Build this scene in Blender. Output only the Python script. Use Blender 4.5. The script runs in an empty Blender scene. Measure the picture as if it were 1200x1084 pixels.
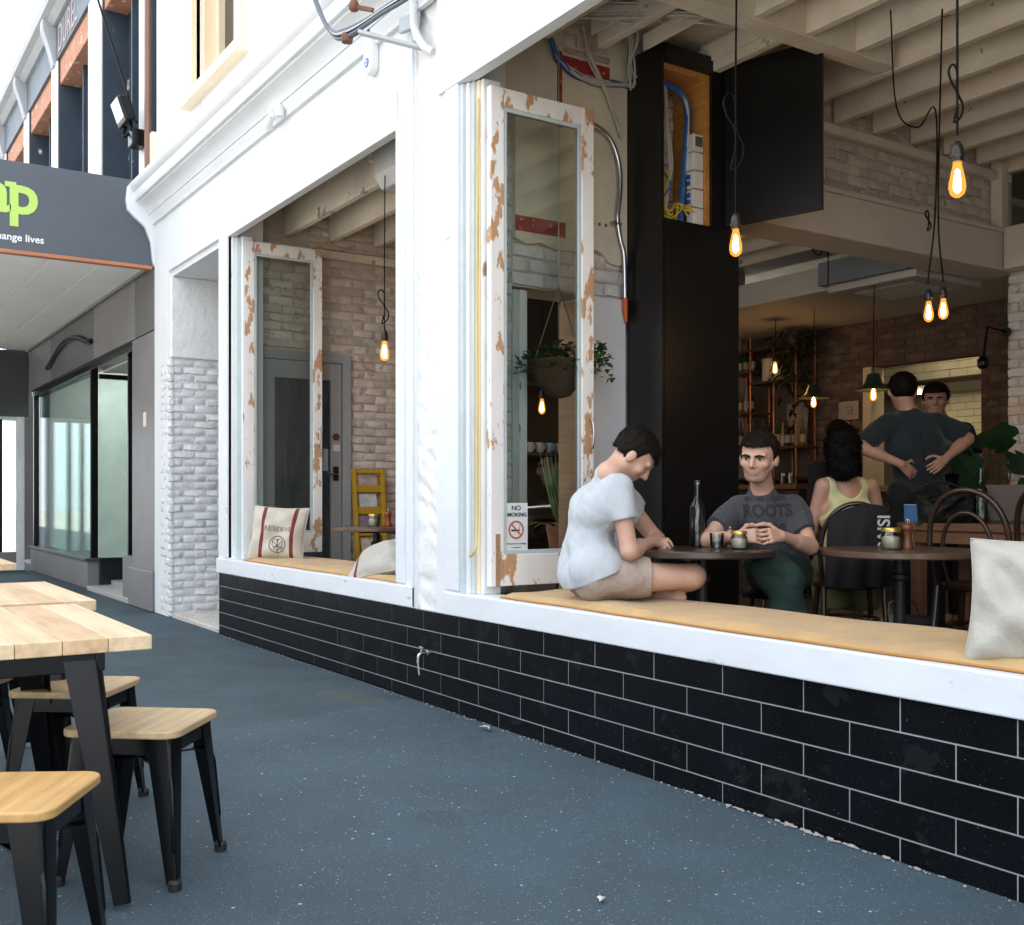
import bpy, bmesh, math, random
import numpy as np
from mathutils import Vector, Matrix
random.seed(7); np.random.seed(7)
SC = bpy.context.scene
COL = SC.collection
R = math.radians
PI = math.pi

# ---------------------------------------------------------------- camera
cam = bpy.data.cameras.new('camera')
cam.sensor_width = 36.0
cam.lens = 37.41
cam.shift_y = 0.035
cam.clip_start = 0.05
cam.clip_end = 2000
camo = bpy.data.objects.new('camera', cam)
camo.location = (0, -2.93, 1.17)
camo.rotation_euler = (R(90), 0, R(56.736))
COL.objects.link(camo)
SC.camera = camo

# ---------------------------------------------------------------- sky and sun
SUN_EL, SUN_AZ = 69.0, 28.0        # azimuth from +Y (behind the cafe) towards +X
w = bpy.data.worlds.new('World'); SC.world = w; w.use_nodes = True
nt = w.node_tree; nt.nodes.clear()
sky = nt.nodes.new('ShaderNodeTexSky'); sky.sky_type = 'NISHITA'; sky.sun_disc = False
sky.sun_elevation = R(SUN_EL); sky.sun_rotation = R(SUN_AZ)
sky.air_density = 1.0; sky.dust_density = 3.0; sky.ozone_density = 1.0
cl = nt.nodes.new('ShaderNodeTexNoise'); cl.inputs['Scale'].default_value = 2.2; cl.inputs['Detail'].default_value = 6
tc = nt.nodes.new('ShaderNodeTexCoord')
rp = nt.nodes.new('ShaderNodeMapRange'); rp.inputs[1].default_value = 0.3; rp.inputs[2].default_value = 0.6
rp.inputs[3].default_value = 0.55; rp.inputs[4].default_value = 0.95
mx = nt.nodes.new('ShaderNodeMix'); mx.data_type = 'RGBA'
mx.inputs[7].default_value = (11.5, 12.2, 13.2, 1)
bg = nt.nodes.new('ShaderNodeBackground'); bg.inputs[1].default_value = 0.10
out = nt.nodes.new('ShaderNodeOutputWorld')
nt.links.new(tc.outputs['Generated'], cl.inputs['Vector'])
nt.links.new(cl.outputs['Fac'], rp.inputs[0])
nt.links.new(rp.outputs[0], mx.inputs[0])
nt.links.new(sky.outputs[0], mx.inputs[6])
nt.links.new(mx.outputs[2], bg.inputs[0])
nt.links.new(bg.outputs[0], out.inputs[0])
sl = bpy.data.lights.new('sun', 'SUN'); sl.energy = 5.0; sl.angle = R(0.6); sl.color = (1, 0.95, 0.87)
so = bpy.data.objects.new('sun', sl); COL.objects.link(so)
sd = Vector((math.sin(R(SUN_AZ)) * math.cos(R(SUN_EL)), math.cos(R(SUN_AZ)) * math.cos(R(SUN_EL)), math.sin(R(SUN_EL))))
so.rotation_euler = sd.to_track_quat('Z', 'Y').to_euler()
so.location = (0, 30, 40)
vs = SC.view_settings
SC.display_settings.display_device = 'sRGB'
vs.view_transform = 'Standard'; vs.look = 'None'; vs.gamma = 1; vs.use_curve_mapping = False
vs.exposure = 1.4
SC.render.engine = 'CYCLES'
SC.cycles.use_denoising = True
SC.cycles.max_bounces = 8; SC.cycles.diffuse_bounces = 5; SC.cycles.glossy_bounces = 4
SC.cycles.transmission_bounces = 6; SC.cycles.transparent_max_bounces = 12
SC.cycles.caustics_reflective = False; SC.cycles.caustics_refractive = False
SC.cycles.sample_clamp_indirect = 6

# ---------------------------------------------------------------- materials
MATS = {}
def S(c):                       # sRGB 0-255 -> linear
    return tuple(((v / 255) / 12.92 if v / 255 < .04045 else ((v / 255 + .055) / 1.055) ** 2.4) for v in c)
def mat(name, col, rough=.6, metal=0, var=.12, vscale=3.0, bump=0, bscale=60, spec=.5, col2=None, thr=None, tscale=6,
        stretch=(1, 1, 1), coat=0, emit=None, estr=0, specks=None, grain=0, coord='Object', sheen=0, tdetail=5, bdist=.003):
    """procedural principled material: base colour with broad variation, optional second colour by
    thresholded noise (peeling, stains), optional specks and fine relief"""
    if name in MATS: return MATS[name]
    m = bpy.data.materials.new(name); m.use_nodes = True
    n = m.node_tree.nodes; l = m.node_tree.links
    b = n['Principled BSDF']
    b.inputs['Roughness'].default_value = rough; b.inputs['Metallic'].default_value = metal
    b.inputs['Specular IOR Level'].default_value = spec
    b.inputs['Coat Weight'].default_value = coat
    if sheen: b.inputs['Sheen Weight'].default_value = sheen
    tc = n.new('ShaderNodeTexCoord'); mp = n.new('ShaderNodeMapping'); mp.inputs['Scale'].default_value = stretch
    geo = n.new('ShaderNodeNewGeometry')
    src = geo.outputs['Position'] if coord == 'World' else tc.outputs['Object']
    l.new(src, mp.inputs['Vector'])
    cur = None
    c = (*col, 1)
    n1 = n.new('ShaderNodeTexNoise'); n1.inputs['Scale'].default_value = vscale; n1.inputs['Detail'].default_value = 6
    n1.inputs['Roughness'].default_value = .65
    l.new(mp.outputs[0], n1.inputs['Vector'])
    hs = n.new('ShaderNodeMapRange'); hs.inputs[1].default_value = .25; hs.inputs[2].default_value = .75
    hs.inputs[3].default_value = 1 - var; hs.inputs[4].default_value = 1 + var
    l.new(n1.outputs['Fac'], hs.inputs[0])
    ml = n.new('ShaderNodeMix'); ml.data_type = 'RGBA'; ml.blend_type = 'MULTIPLY'; ml.inputs[0].default_value = 1
    ml.inputs[6].default_value = c
    l.new(hs.outputs[0], ml.inputs[7]); cur = ml.outputs[2]
    if grain:
        wv = n.new('ShaderNodeTexNoise'); wv.inputs['Scale'].default_value = grain; wv.inputs['Detail'].default_value = 4
        gm = n.new('ShaderNodeMapping'); gm.inputs['Scale'].default_value = (.06, 1, 1)
        l.new(tc.outputs['Object'], gm.inputs[0]); l.new(gm.outputs[0], wv.inputs['Vector'])
        g2 = n.new('ShaderNodeMapRange'); g2.inputs[1].default_value = .3; g2.inputs[2].default_value = .7
        g2.inputs[3].default_value = .78; g2.inputs[4].default_value = 1.1
        l.new(wv.outputs['Fac'], g2.inputs[0])
        m3 = n.new('ShaderNodeMix'); m3.data_type = 'RGBA'; m3.blend_type = 'MULTIPLY'; m3.inputs[0].default_value = 1
        l.new(cur, m3.inputs[6]); l.new(g2.outputs[0], m3.inputs[7]); cur = m3.outputs[2]
    if col2 is not None:
        n2 = n.new('ShaderNodeTexNoise'); n2.inputs['Scale'].default_value = tscale; n2.inputs['Detail'].default_value = tdetail
        n2.inputs['Roughness'].default_value = .6
        l.new(mp.outputs[0], n2.inputs['Vector'])
        r2 = n.new('ShaderNodeMapRange'); r2.inputs[1].default_value = thr; r2.inputs[2].default_value = thr + .03
        l.new(n2.outputs['Fac'], r2.inputs[0])
        m2 = n.new('ShaderNodeMix'); m2.data_type = 'RGBA'
        l.new(r2.outputs[0], m2.inputs[0]); l.new(cur, m2.inputs[6]); m2.inputs[7].default_value = (*col2, 1)
        cur = m2.outputs[2]
    if specks:
        for (scol, sscale, srad) in specks:
            vo = n.new('ShaderNodeTexVoronoi'); vo.inputs['Scale'].default_value = sscale
            l.new(src, vo.inputs['Vector'])
            nz = n.new('ShaderNodeTexNoise'); nz.inputs['Scale'].default_value = sscale * .13
            l.new(src, nz.inputs['Vector'])
            mul = n.new('ShaderNodeMath'); mul.operation = 'MULTIPLY'; mul.inputs[1].default_value = srad * 2
            l.new(nz.outputs['Fac'], mul.inputs[0])
            lt = n.new('ShaderNodeMath'); lt.operation = 'LESS_THAN'
            l.new(vo.outputs['Distance'], lt.inputs[0]); l.new(mul.outputs[0], lt.inputs[1])
            ms = n.new('ShaderNodeMix'); ms.data_type = 'RGBA'; ms.inputs[7].default_value = (*scol, 1)
            l.new(lt.outputs[0], ms.inputs[0]); l.new(cur, ms.inputs[6]); cur = ms.outputs[2]
    l.new(cur, b.inputs['Base Color'])
    if bump:
        bn = n.new('ShaderNodeTexNoise'); bn.inputs['Scale'].default_value = bscale; bn.inputs['Detail'].default_value = 5
        l.new(mp.outputs[0], bn.inputs['Vector'])
        bp = n.new('ShaderNodeBump'); bp.inputs['Strength'].default_value = bump; bp.inputs['Distance'].default_value = bdist
        l.new(bn.outputs['Fac'], bp.inputs['Height']); l.new(bp.outputs[0], b.inputs['Normal'])
    if emit:
        b.inputs['Emission Color'].default_value = (*emit, 1); b.inputs['Emission Strength'].default_value = estr
    MATS[name] = m
    return m
def glassmat(name, tint=(.9, .95, .94), ior=1.5, refl=1.0, rough=.02):
    """sheet glass: clear transmission plus a Fresnel reflection"""
    if name in MATS: return MATS[name]
    m = bpy.data.materials.new(name); m.use_nodes = True
    n = m.node_tree.nodes; l = m.node_tree.links; n.clear()
    o = n.new('ShaderNodeOutputMaterial'); mx = n.new('ShaderNodeMixShader')
    t = n.new('ShaderNodeBsdfTransparent'); t.inputs[0].default_value = (*tint, 1)
    g = n.new('ShaderNodeBsdfGlossy'); g.inputs['Roughness'].default_value = rough
    f = n.new('ShaderNodeFresnel'); f.inputs[0].default_value = ior
    k = n.new('ShaderNodeMath'); k.operation = 'MULTIPLY'; k.inputs[1].default_value = refl; k.use_clamp = True
    l.new(f.outputs[0], k.inputs[0]); l.new(k.outputs[0], mx.inputs[0])
    l.new(t.outputs[0], mx.inputs[1]); l.new(g.outputs[0], mx.inputs[2]); l.new(mx.outputs[0], o.inputs[0])
    MATS[name] = m
    return m
def bulbglass(name):
    if name in MATS: return MATS[name]
    m = bpy.data.materials.new(name); m.use_nodes = True
    n = m.node_tree.nodes; l = m.node_tree.links; n.clear()
    o = n.new('ShaderNodeOutputMaterial'); a = n.new('ShaderNodeAddShader')
    t = n.new('ShaderNodeBsdfTransparent'); t.inputs[0].default_value = (1, .86, .6, 1)
    e = n.new('ShaderNodeEmission'); e.inputs[0].default_value = (1, .36, .06, 1); e.inputs[1].default_value = .30
    l.new(t.outputs[0], a.inputs[0]); l.new(e.outputs[0], a.inputs[1]); l.new(a.outputs[0], o.inputs[0])
    MATS[name] = m
    return m

# ---------------------------------------------------------------- mesh and object helpers
ROOTM = {}
def thing(name, label, cat, loc=(0, 0, 0), rz=0, group=None):
    o = bpy.data.objects.new(name, None); COL.objects.link(o)
    o.empty_display_size = .1
    o.location = loc; o.rotation_euler = (0, 0, rz)
    o['label'] = label; o['category'] = cat
    if group: o['group'] = group
    ROOTM[o] = (Matrix.Translation(loc) @ Matrix.Rotation(rz, 4, 'Z')).inverted()
    return o
def tag(o, label=None, cat=None, group=None, kind=None):
    if label: o['label'] = label
    if cat: o['category'] = cat
    if group: o['group'] = group
    if kind: o['kind'] = kind
    return o
class MB:
    def __init__(s): s.v = []; s.f = []; s.mi = []
    def add(s, v, f, mi=0):
        k = len(s.v); s.v += [tuple(p) for p in v]; s.f += [tuple(i + k for i in q) for q in f]; s.mi += [mi] * len(f); return s
    def box(s, x0, x1, y0, y1, z0, z1, mi=0):
        return s.add([(x0, y0, z0), (x1, y0, z0), (x1, y1, z0), (x0, y1, z0), (x0, y0, z1), (x1, y0, z1), (x1, y1, z1), (x0, y1, z1)],
              [(0, 3, 2, 1), (4, 5, 6, 7), (0, 1, 5, 4), (1, 2, 6, 5), (2, 3, 7, 6), (3, 0, 4, 7)], mi)
    def obox(s, c, size, M=None, mi=0):
        M = M or Matrix(); hx, hy, hz = (t / 2 for t in size); c = Vector(c)
        p = [(-hx, -hy, -hz), (hx, -hy, -hz), (hx, hy, -hz), (-hx, hy, -hz), (-hx, -hy, hz), (hx, -hy, hz), (hx, hy, hz), (-hx, hy, hz)]
        M3 = M.to_3x3()
        return s.add([c + M3 @ Vector(q) for q in p], [(0, 3, 2, 1), (4, 5, 6, 7), (0, 1, 5, 4), (1, 2, 6, 5), (2, 3, 7, 6), (3, 0, 4, 7)], mi)
    def bar(s, p, q, w, h, up=(0, 0, 1), w2=None, h2=None, mi=0):
        p, q = Vector(p), Vector(q); t = (q - p).normalized(); up = Vector(up)
        if abs(t.dot(up)) > .99: up = Vector((1, 0, 0))
        a = t.cross(up).normalized(); b = a.cross(t).normalized(); w2 = w2 or w; h2 = h2 or h
        v = [p + a * (sx * w / 2) + b * (sy * h / 2) for sx, sy in ((-1, -1), (1, -1), (1, 1), (-1, 1))]
        v += [q + a * (sx * w2 / 2) + b * (sy * h2 / 2) for sx, sy in ((-1, -1), (1, -1), (1, 1), (-1, 1))]
        return s.add(v, [(3, 2, 1, 0), (4, 5, 6, 7), (0, 1, 5, 4), (1, 2, 6, 5), (2, 3, 7, 6), (3, 0, 4, 7)], mi)
    def tube(s, pts, r, n=8, closed=False, mi=0):
        P = [Vector(p) for p in pts]; m = len(P); rr = r if isinstance(r, (list, tuple)) else [r] * m
        nrm = None; v = []
        for i in range(m):
            if closed: t = P[(i + 1) % m] - P[i - 1]
            else: t = P[min(i + 1, m - 1)] - P[max(i - 1, 0)]
            t.normalize()
            if nrm is None:
                nrm = t.cross(Vector((0, 0, 1)))
                if nrm.length < .05: nrm = t.cross(Vector((1, 0, 0)))
            nrm = (nrm - t * nrm.dot(t))
            nrm.normalize(); b = t.cross(nrm)
            for k in range(n):
                a = 2 * PI * k / n; v.append(P[i] + (nrm * math.cos(a) + b * math.sin(a)) * rr[i])
        f = []
        for i in range(m if closed else m - 1):
            j = (i + 1) % m
            for k in range(n):
                k2 = (k + 1) % n; f.append((i * n + k, i * n + k2, j * n + k2, j * n + k))
        if not closed:
            f.append(tuple(range(n - 1, -1, -1))); f.append(tuple((m - 1) * n + k for k in range(n)))
        return s.add(v, f, mi)
    def lathe(s, prof, c=(0, 0, 0), n=24, mi=0, M=None, cap=True):
        v = []; c = Vector(c); M3 = M.to_3x3() if M else Matrix.Identity(3)
        for (r, z) in prof:
            for k in range(n):
                a = 2 * PI * k / n; v.append(c + M3 @ Vector((r * math.cos(a), r * math.sin(a), z)))
        f = []
        for i in range(len(prof) - 1):
            for k in range(n):
                k2 = (k + 1) % n; f.append((i * n + k, i * n + k2, (i + 1) * n + k2, (i + 1) * n + k))
        if cap:
            if prof[0][0] > 1e-4: f.append(tuple(range(n - 1, -1, -1)))
            if prof[-1][0] > 1e-4: f.append(tuple((len(prof) - 1) * n + k for k in range(n)))
        return s.add(v, f, mi)
    def prism(s, poly, axis, a0, a1, mi=0):
        """poly of 2D points extruded along an axis ('x': poly=(y,z), 'y': (x,z), 'z': (x,y))"""
        n = len(poly)
        def P(p, a): return {'x': (a, p[0], p[1]), 'y': (p[0], a, p[1]), 'z': (p[0], p[1], a)}[axis]
        v = [P(p, a0) for p in poly] + [P(p, a1) for p in poly]
        f = [tuple(range(n - 1, -1, -1)), tuple(range(n, 2 * n))] + [(i, (i + 1) % n, n + (i + 1) % n, n + i) for i in range(n)]
        return s.add(v, f, mi)
    def build(s, name, m, parent=None, smooth=None, bevel=0, world=True, seg=2, subd=0):
        me = bpy.data.meshes.new(name)
        v = s.v
        if parent is not None and world:
            M = ROOTM.get(parent)
            if M: v = [M @ Vector(p) for p in v]
        me.from_pydata([tuple(p) for p in v], [], s.f)
        ms = m if isinstance(m, (list, tuple)) else [m]
        for q in ms: me.materials.append(q)
        if len(ms) > 1: me.polygons.foreach_set('material_index', s.mi)
        bm = bmesh.new(); bm.from_mesh(me); bmesh.ops.recalc_face_normals(bm, faces=bm.faces); bm.to_mesh(me); bm.free()
        if smooth is not None:
            me.polygons.foreach_set('use_smooth', [True] * len(me.polygons))
            me.set_sharp_from_angle(angle=R(smooth))
        me.update()
        o = bpy.data.objects.new(name, me); COL.objects.link(o)
        if parent is not None:
            o.parent = parent; ROOTM[o] = ROOTM.get(parent)
        if bevel:
            b = o.modifiers.new('bevel', 'BEVEL'); b.width = bevel; b.segments = seg; b.limit_method = 'ANGLE'; b.angle_limit = R(35)
        if subd:
            b = o.modifiers.new('subd', 'SUBSURF'); b.levels = subd; b.render_levels = subd
        return o
def B(x0, x1, y0, y1, z0, z1): return MB().box(x0, x1, y0, y1, z0, z1)
def ob(name, me, parent, loc=(0, 0, 0), rot=(0, 0, 0), scale=(1, 1, 1), world=True):
    o = bpy.data.objects.new(name, me); COL.objects.link(o)
    if world and parent is not None and ROOTM.get(parent): loc = ROOTM[parent] @ Vector(loc)
    o.location = loc; o.rotation_euler = rot; o.scale = scale
    if parent is not None: o.parent = parent; ROOTM[o] = ROOTM.get(parent)
    return o
def copy_tree(o, parent=None):
    c = o.copy(); COL.objects.link(c); c.parent = parent
    for ch in list(o.children): copy_tree(ch, c)
    return c
def place(o, loc, rz=0, label=None, group=None, scale=None):
    o.location = loc; o.rotation_euler = (0, 0, rz)
    if label: o['label'] = label
    if group: o['group'] = group
    if scale: o.scale = (scale,) * 3
    return o
def text(name, body, m, parent, M, size, extrude=.001, bold=0, align='LEFT', space=1.0, xs=1.0):
    """lettering as a real thin mesh; M places the text plane (x = reading direction, y = up)"""
    c = bpy.data.curves.new(name, 'FONT'); c.body = body; c.size = size; c.extrude = extrude; c.offset = bold; c.align_x = align
    c.space_character = space; c.resolution_u = 4
    t = bpy.data.objects.new('tmp', c); COL.objects.link(t)
    bpy.context.view_layer.update()
    me = bpy.data.meshes.new_from_object(t); bpy.data.objects.remove(t)
    me.name = name
    for v in me.vertices:
        p = M @ Vector((v.co.x * xs, v.co.y, v.co.z))
        if parent is not None and ROOTM.get(parent): p = ROOTM[parent] @ p
        v.co = p
    me.materials.clear(); me.materials.append(m)
    o = bpy.data.objects.new(name, me); COL.objects.link(o)
    if parent is not None: o.parent = parent; ROOTM[o] = ROOTM.get(parent)
    return o
def frame(origin, xdir, ydir):
    x = Vector(xdir).normalized(); y = Vector(ydir).normalized(); z = x.cross(y).normalized(); y = z.cross(x)
    M = Matrix((x, y, z)).transposed().to_4x4(); M.translation = Vector(origin); return M
def brickmesh(name, L, H, D, m, seed, jit=.003, ch=.006):
    """one brick / tile: back at y=0, face at y=-D, centred; chamfered uneven face"""
    rr = random.Random(seed); j = lambda: rr.uniform(-jit, jit)
    hx, hz = L / 2, H / 2
    v = [(-hx, 0, -hz), (hx, 0, -hz), (hx, 0, hz), (-hx, 0, hz)]
    v += [(-hx + j(), -D + ch, -hz + j()), (hx + j(), -D + ch, -hz + j()), (hx + j(), -D + ch, hz + j()), (-hx + j(), -D + ch, hz + j())]
    v += [(-hx + ch + j(), -D + j(), -hz + ch + j()), (0, -D + j(), -hz + ch + j()), (hx - ch + j(), -D + j(), -hz + ch + j()),
          (hx - ch + j(), -D + j(), hz - ch + j()), (0, -D + j(), hz - ch + j()), (-hx + ch + j(), -D + j(), hz - ch + j())]
    f = [(0, 1, 5, 4), (1, 2, 6, 5), (2, 3, 7, 6), (3, 0, 4, 7), (4, 5, 10, 9, 8), (5, 6, 11, 10), (6, 7, 13, 12, 11), (7, 4, 8, 13), (8, 9, 12, 13), (9, 10, 11, 12)]
    me = bpy.data.meshes.new(name); me.from_pydata(v, [], f); me.materials.append(m)
    if jit > .001:
        me.polygons.foreach_set('use_smooth', [True] * len(f)); me.set_sharp_from_angle(angle=R(50))
    return me
def brick_field(parent, name, origin, udir, ndir, u0, u1, z0, z1, mats, L=.23, H=.076, D=.03, joint=.01, holes=(), jit=.004, off=.5,
                proud=.006, tilt=.006, limit=300, skip=0, phase=0, ch=.006, rnd=None, top=None, show=None):
    """courses of separate bricks on a wall face. origin at u=0,z=0 of the face plane (bricks stand D proud of it)"""
    rr = random.Random(hash((name, round(u0, 2), round(z0, 2))) & 0xffff) if rnd is None else random.Random(rnd)
    u = Vector(udir).normalized(); nn = Vector(ndir).normalized(); rz = math.atan2(u.y, u.x)
    flip = (Vector((u.y, -u.x, 0)).dot(nn) < 0)
    if flip: rz += PI
    meshes = [brickmesh(name, L - joint, H - joint, D, mats[i % len(mats)], i, jit, ch) for i in range(8)]
    n = 0; items = []
    if show is None: show = D if D < .02 else .013
    ztop = top if top is not None else z1
    nrow = int(math.ceil((ztop - z0) / H - .02)); r = 0
    for r in range(nrow):
        zb, zt = ztop - (r + 1) * H, ztop - r * H
        zb2 = max(zb, z0)
        if zt - zb2 < .02: continue
        x = u0 - L - (off * L if r % 2 else 0) + phase
        while x < u1:
            a, b = max(x, u0), min(x + L, u1); x += L
            segs = [(a, b)]
            for (h0, h1, k0, k1) in holes:
                if zt > k0 + .01 and zb2 < k1 - .01:
                    ns = []
                    for (p, q) in segs:
                        if q <= h0 or p >= h1: ns.append((p, q)); continue
                        if p < h0: ns.append((p, h0))
                        if q > h1: ns.append((h1, q))
                    segs = ns
            for (p, q) in segs:
                if q - p < .03: continue
                if skip and rr.random() < skip: continue
                items.append(((p + q) / 2, (zb2 + zt) / 2, q - p, zt - zb2))
    for (uc, zc, ln, ht) in items[:limit]:
        me = meshes[rr.randrange(8)]
        p = Vector(origin) + u * uc + Vector((0, 0, zc)) + nn * (rr.uniform(-proud * .4, proud * .4) - (D - show))
        ob(name, me, parent, p, (rr.uniform(-tilt, tilt), rr.uniform(-tilt, tilt) * .6, rz + rr.uniform(-tilt, tilt)),
           ((ln - joint) / (L - joint), 1, (ht - joint) / (H - joint)))
    return items[limit:]
def slab_with_holes(mb, axis, a0, a1, u0, u1, z0, z1, holes):
    """solid wall slab between a0..a1 on its normal axis ('x' or 'y'), u along the other, with rectangular openings"""
    us = sorted({u0, u1, *[min(max(h[0], u0), u1) for h in holes], *[min(max(h[1], u0), u1) for h in holes]})
    for i in range(len(us) - 1):
        p, q = us[i], us[i + 1]; mid = (p + q) / 2
        cuts = sorted([(max(h[2], z0), min(h[3], z1)) for h in holes if h[0] < mid < h[1]])
        z = z0
        for (c0, c1) in cuts + [(z1, z1)]:
            if c0 > z + 1e-4:
                if axis == 'y': mb.box(p, q, a0, a1, z, c0)
                else: mb.box(a0, a1, p, q, z, c0)
            z = max(z, c1)
    return mb
# ---------------------------------------------------------------- palette
white = mat('white_paint', (.70, .73, .755), .55, var=.07, vscale=1.6, bump=.3, bscale=18, bdist=.004, col2=(.60, .615, .625), thr=.66, tscale=2.2)
white_rough = mat('rough_white_plaster', (.74, .75, .75), .75, var=.08, vscale=4, bump=.9, bscale=14, bdist=.012)
white_trim = mat('white_trim_paint', (.68, .715, .75), .45, var=.08, vscale=3, bump=.35, bscale=20, bdist=.005, col2=(.45, .46, .46), thr=.67, tscale=7, stretch=(.4, 1, 1))
cream = mat('cream_paint', (.80, .66, .47), .55, var=.06, bump=.2, bscale=30)
peel = mat('peeling_white_paint', (.80, .79, .76), .6, var=.08, vscale=8, col2=(.50, .29, .15), thr=.555, tscale=10, stretch=(1, 1, .45), bump=.5, bscale=25)
peel_soft = mat('worn_white_paint', (.74, .76, .76), .6, var=.1, vscale=8, col2=(.30, .20, .13), thr=.66, tscale=14, stretch=(1, 1, .25), bump=.5, bscale=25)
greypaint = mat('pale_blue_grey_paint', (.50, .57, .58), .5, var=.1, vscale=5, bump=.2)
tile_black = mat('black_glazed_tile', (.0035, .004, .0055), .2, var=.5, vscale=2.5, spec=.18, bump=.06, bscale=9,
                 specks=[((.035, .033, .03), 70, .10), ((.16, .14, .11), 30, .045)], col2=(.009, .010, .012), thr=.60, tscale=3.5, coord='World')
grout = mat('pale_grout', (.33, .34, .345), .9, bump=.4, bscale=80)
asphalt = mat('asphalt', (.036, .062, .081), .8, var=.32, vscale=1.1, col2=(.034, .052, .066), thr=.60, tscale=1.4, bump=.7, bscale=190, bdist=.004, coord='World',
              specks=[((.12, .155, .185), 75, .17), ((.025, .036, .046), 60, .17), ((.38, .42, .45), 14, .06), ((.22, .26, .29), 32, .095), ((.022, .03, .038), 2.2, .022)])
asphalt_old = mat('older_asphalt', (.033, .056, .069), .8, var=.32, vscale=2.2, bump=.8, bscale=170, bdist=.004, coord='World',
              col2=(.050, .066, .058), thr=.60, tscale=2.0, specks=[((.10, .13, .15), 75, .15), ((.025, .034, .04), 60, .17), ((.25, .28, .30), 18, .045)])
mosaic = mat('pebble_mosaic', (.55, .52, .47), .5, var=.3, vscale=60, specks=[((.2, .16, .12), 55, .3), ((.75, .73, .7), 40, .3)], coord='World')
tan = mat('tan_canvas', (.46, .29, .115), .75, var=.2, vscale=4, bump=.8, bscale=9, bdist=.02, sheen=.2)
oak = mat('oak_top', (.60, .41, .24), .42, var=.14, vscale=4, grain=42, bump=.08, bscale=60, spec=.35)
oak2 = mat('pale_oak_top', (.68, .51, .33), .42, var=.12, vscale=4, grain=42, bump=.08, bscale=60, spec=.35)
seatwood = mat('honey_ply_seat', (.52, .31, .115), .48, var=.14, vscale=4, grain=36, spec=.35)
blackmetal = mat('black_metal', (.0025, .0028, .0035), .26, metal=0, var=.2, vscale=6, spec=.3, bump=.05)
joistpaint = mat('distempered_timber', (.74, .67, .55), .8, var=.2, vscale=2.5, bump=.4, bscale=18, bdist=.006, col2=(.30, .27, .22), thr=.66, tscale=5)
boards = mat('ceiling_boards', (.56, .51, .43), .85, var=.25, vscale=3, bump=.3)
blackpanel = mat('black_panel', (.006, .006, .006), .38, var=.5, vscale=3, spec=.4)
brick_w = [mat('white_washed_brick_%d' % i, c, .85, var=.16, vscale=9, bump=.9, bscale=28, bdist=.012, col2=(.78, .78, .77), thr=.60, tscale=12, coord='World')
           for i, c in enumerate([(.66, .67, .68), (.62, .635, .65), (.70, .70, .71)])]
brick_i = [mat('limewashed_brick_%d' % i, c, .85, var=.22, vscale=9, bump=.9, bscale=28, bdist=.012, col2=(.44, .36, .30), thr=.61, tscale=14, coord='World')
           for i, c in enumerate([(.66, .58, .52), (.60, .52, .46), (.70, .63, .57), (.56, .48, .42)])]
brick_d = [mat('dark_brick_%d' % i, c, .85, var=.3, vscale=9, bump=.8, bscale=28, bdist=.01, col2=(.14, .105, .085), thr=.56, tscale=10, coord='World')
           for i, c in enumerate([(.105, .06, .043), (.08, .05, .04), (.13, .085, .06), (.095, .075, .062)])]
mortar_w = mat('white_mortar', (.64, .645, .65), .9, var=.15, vscale=8, bump=1, bscale=22, bdist=.015)
mortar_i = mat('limewashed_mortar', (.52, .46, .41), .9, var=.2, vscale=8, bump=1, bscale=22, bdist=.015)
mortar_d = mat('dark_mortar', (.10, .075, .06), .9, var=.2, vscale=8, bump=.8, bscale=22, bdist=.01)
plaster = mat('old_cream_plaster', (.74, .68, .54), .8, var=.12, vscale=3, bump=.3, bscale=12, bdist=.006, col2=(.40, .36, .29), thr=.69, tscale=5)
glass = glassmat('window_glass', (.93, .965, .95), 1.5, 1.0)
darkgrey = mat('charcoal_paint', (.045, .047, .052), .42, var=.15, vscale=2, bump=.1)
midgrey = mat('grey_paint', (.19, .185, .19), .45, var=.15, vscale=2, bump=.15, bscale=30)

# ---------------------------------------------------------------- ground
g = MB(); g.add([(-120, -60, -.02), (60, -60, -.02), (60, 40, -.02), (-120, 40, -.02)], [(0, 1, 2, 3)])
tag(g.build('ground', mat('pale_bounce_road', (.40, .38, .35), .85, var=.2, vscale=.6, bump=.5, bscale=120, coord='World')), kind='structure')  # unseen road, colour raised to bounce sunlight up to ceilings and awning
pv = MB(); NX = 90
# footpath: a gently uneven sheet
xs = np.linspace(-60, 12, 145); ys = np.linspace(-4.6, 0.30, 20)
V = []
for y in ys:
    for x in xs:
        V.append((x, y, .004 * math.sin(x * 1.7 + y * 2.1) * (1 if y < -.1 else 0) - .004))
Fc = []
for j in range(len(ys) - 1):
    for i in range(len(xs) - 1):
        k = j * len(xs) + i; Fc.append((k, k + 1, k + 1 + len(xs), k + len(xs)))
pv.add(V, Fc)
tag(pv.build('pavement', asphalt, smooth=60), kind='structure')
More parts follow.
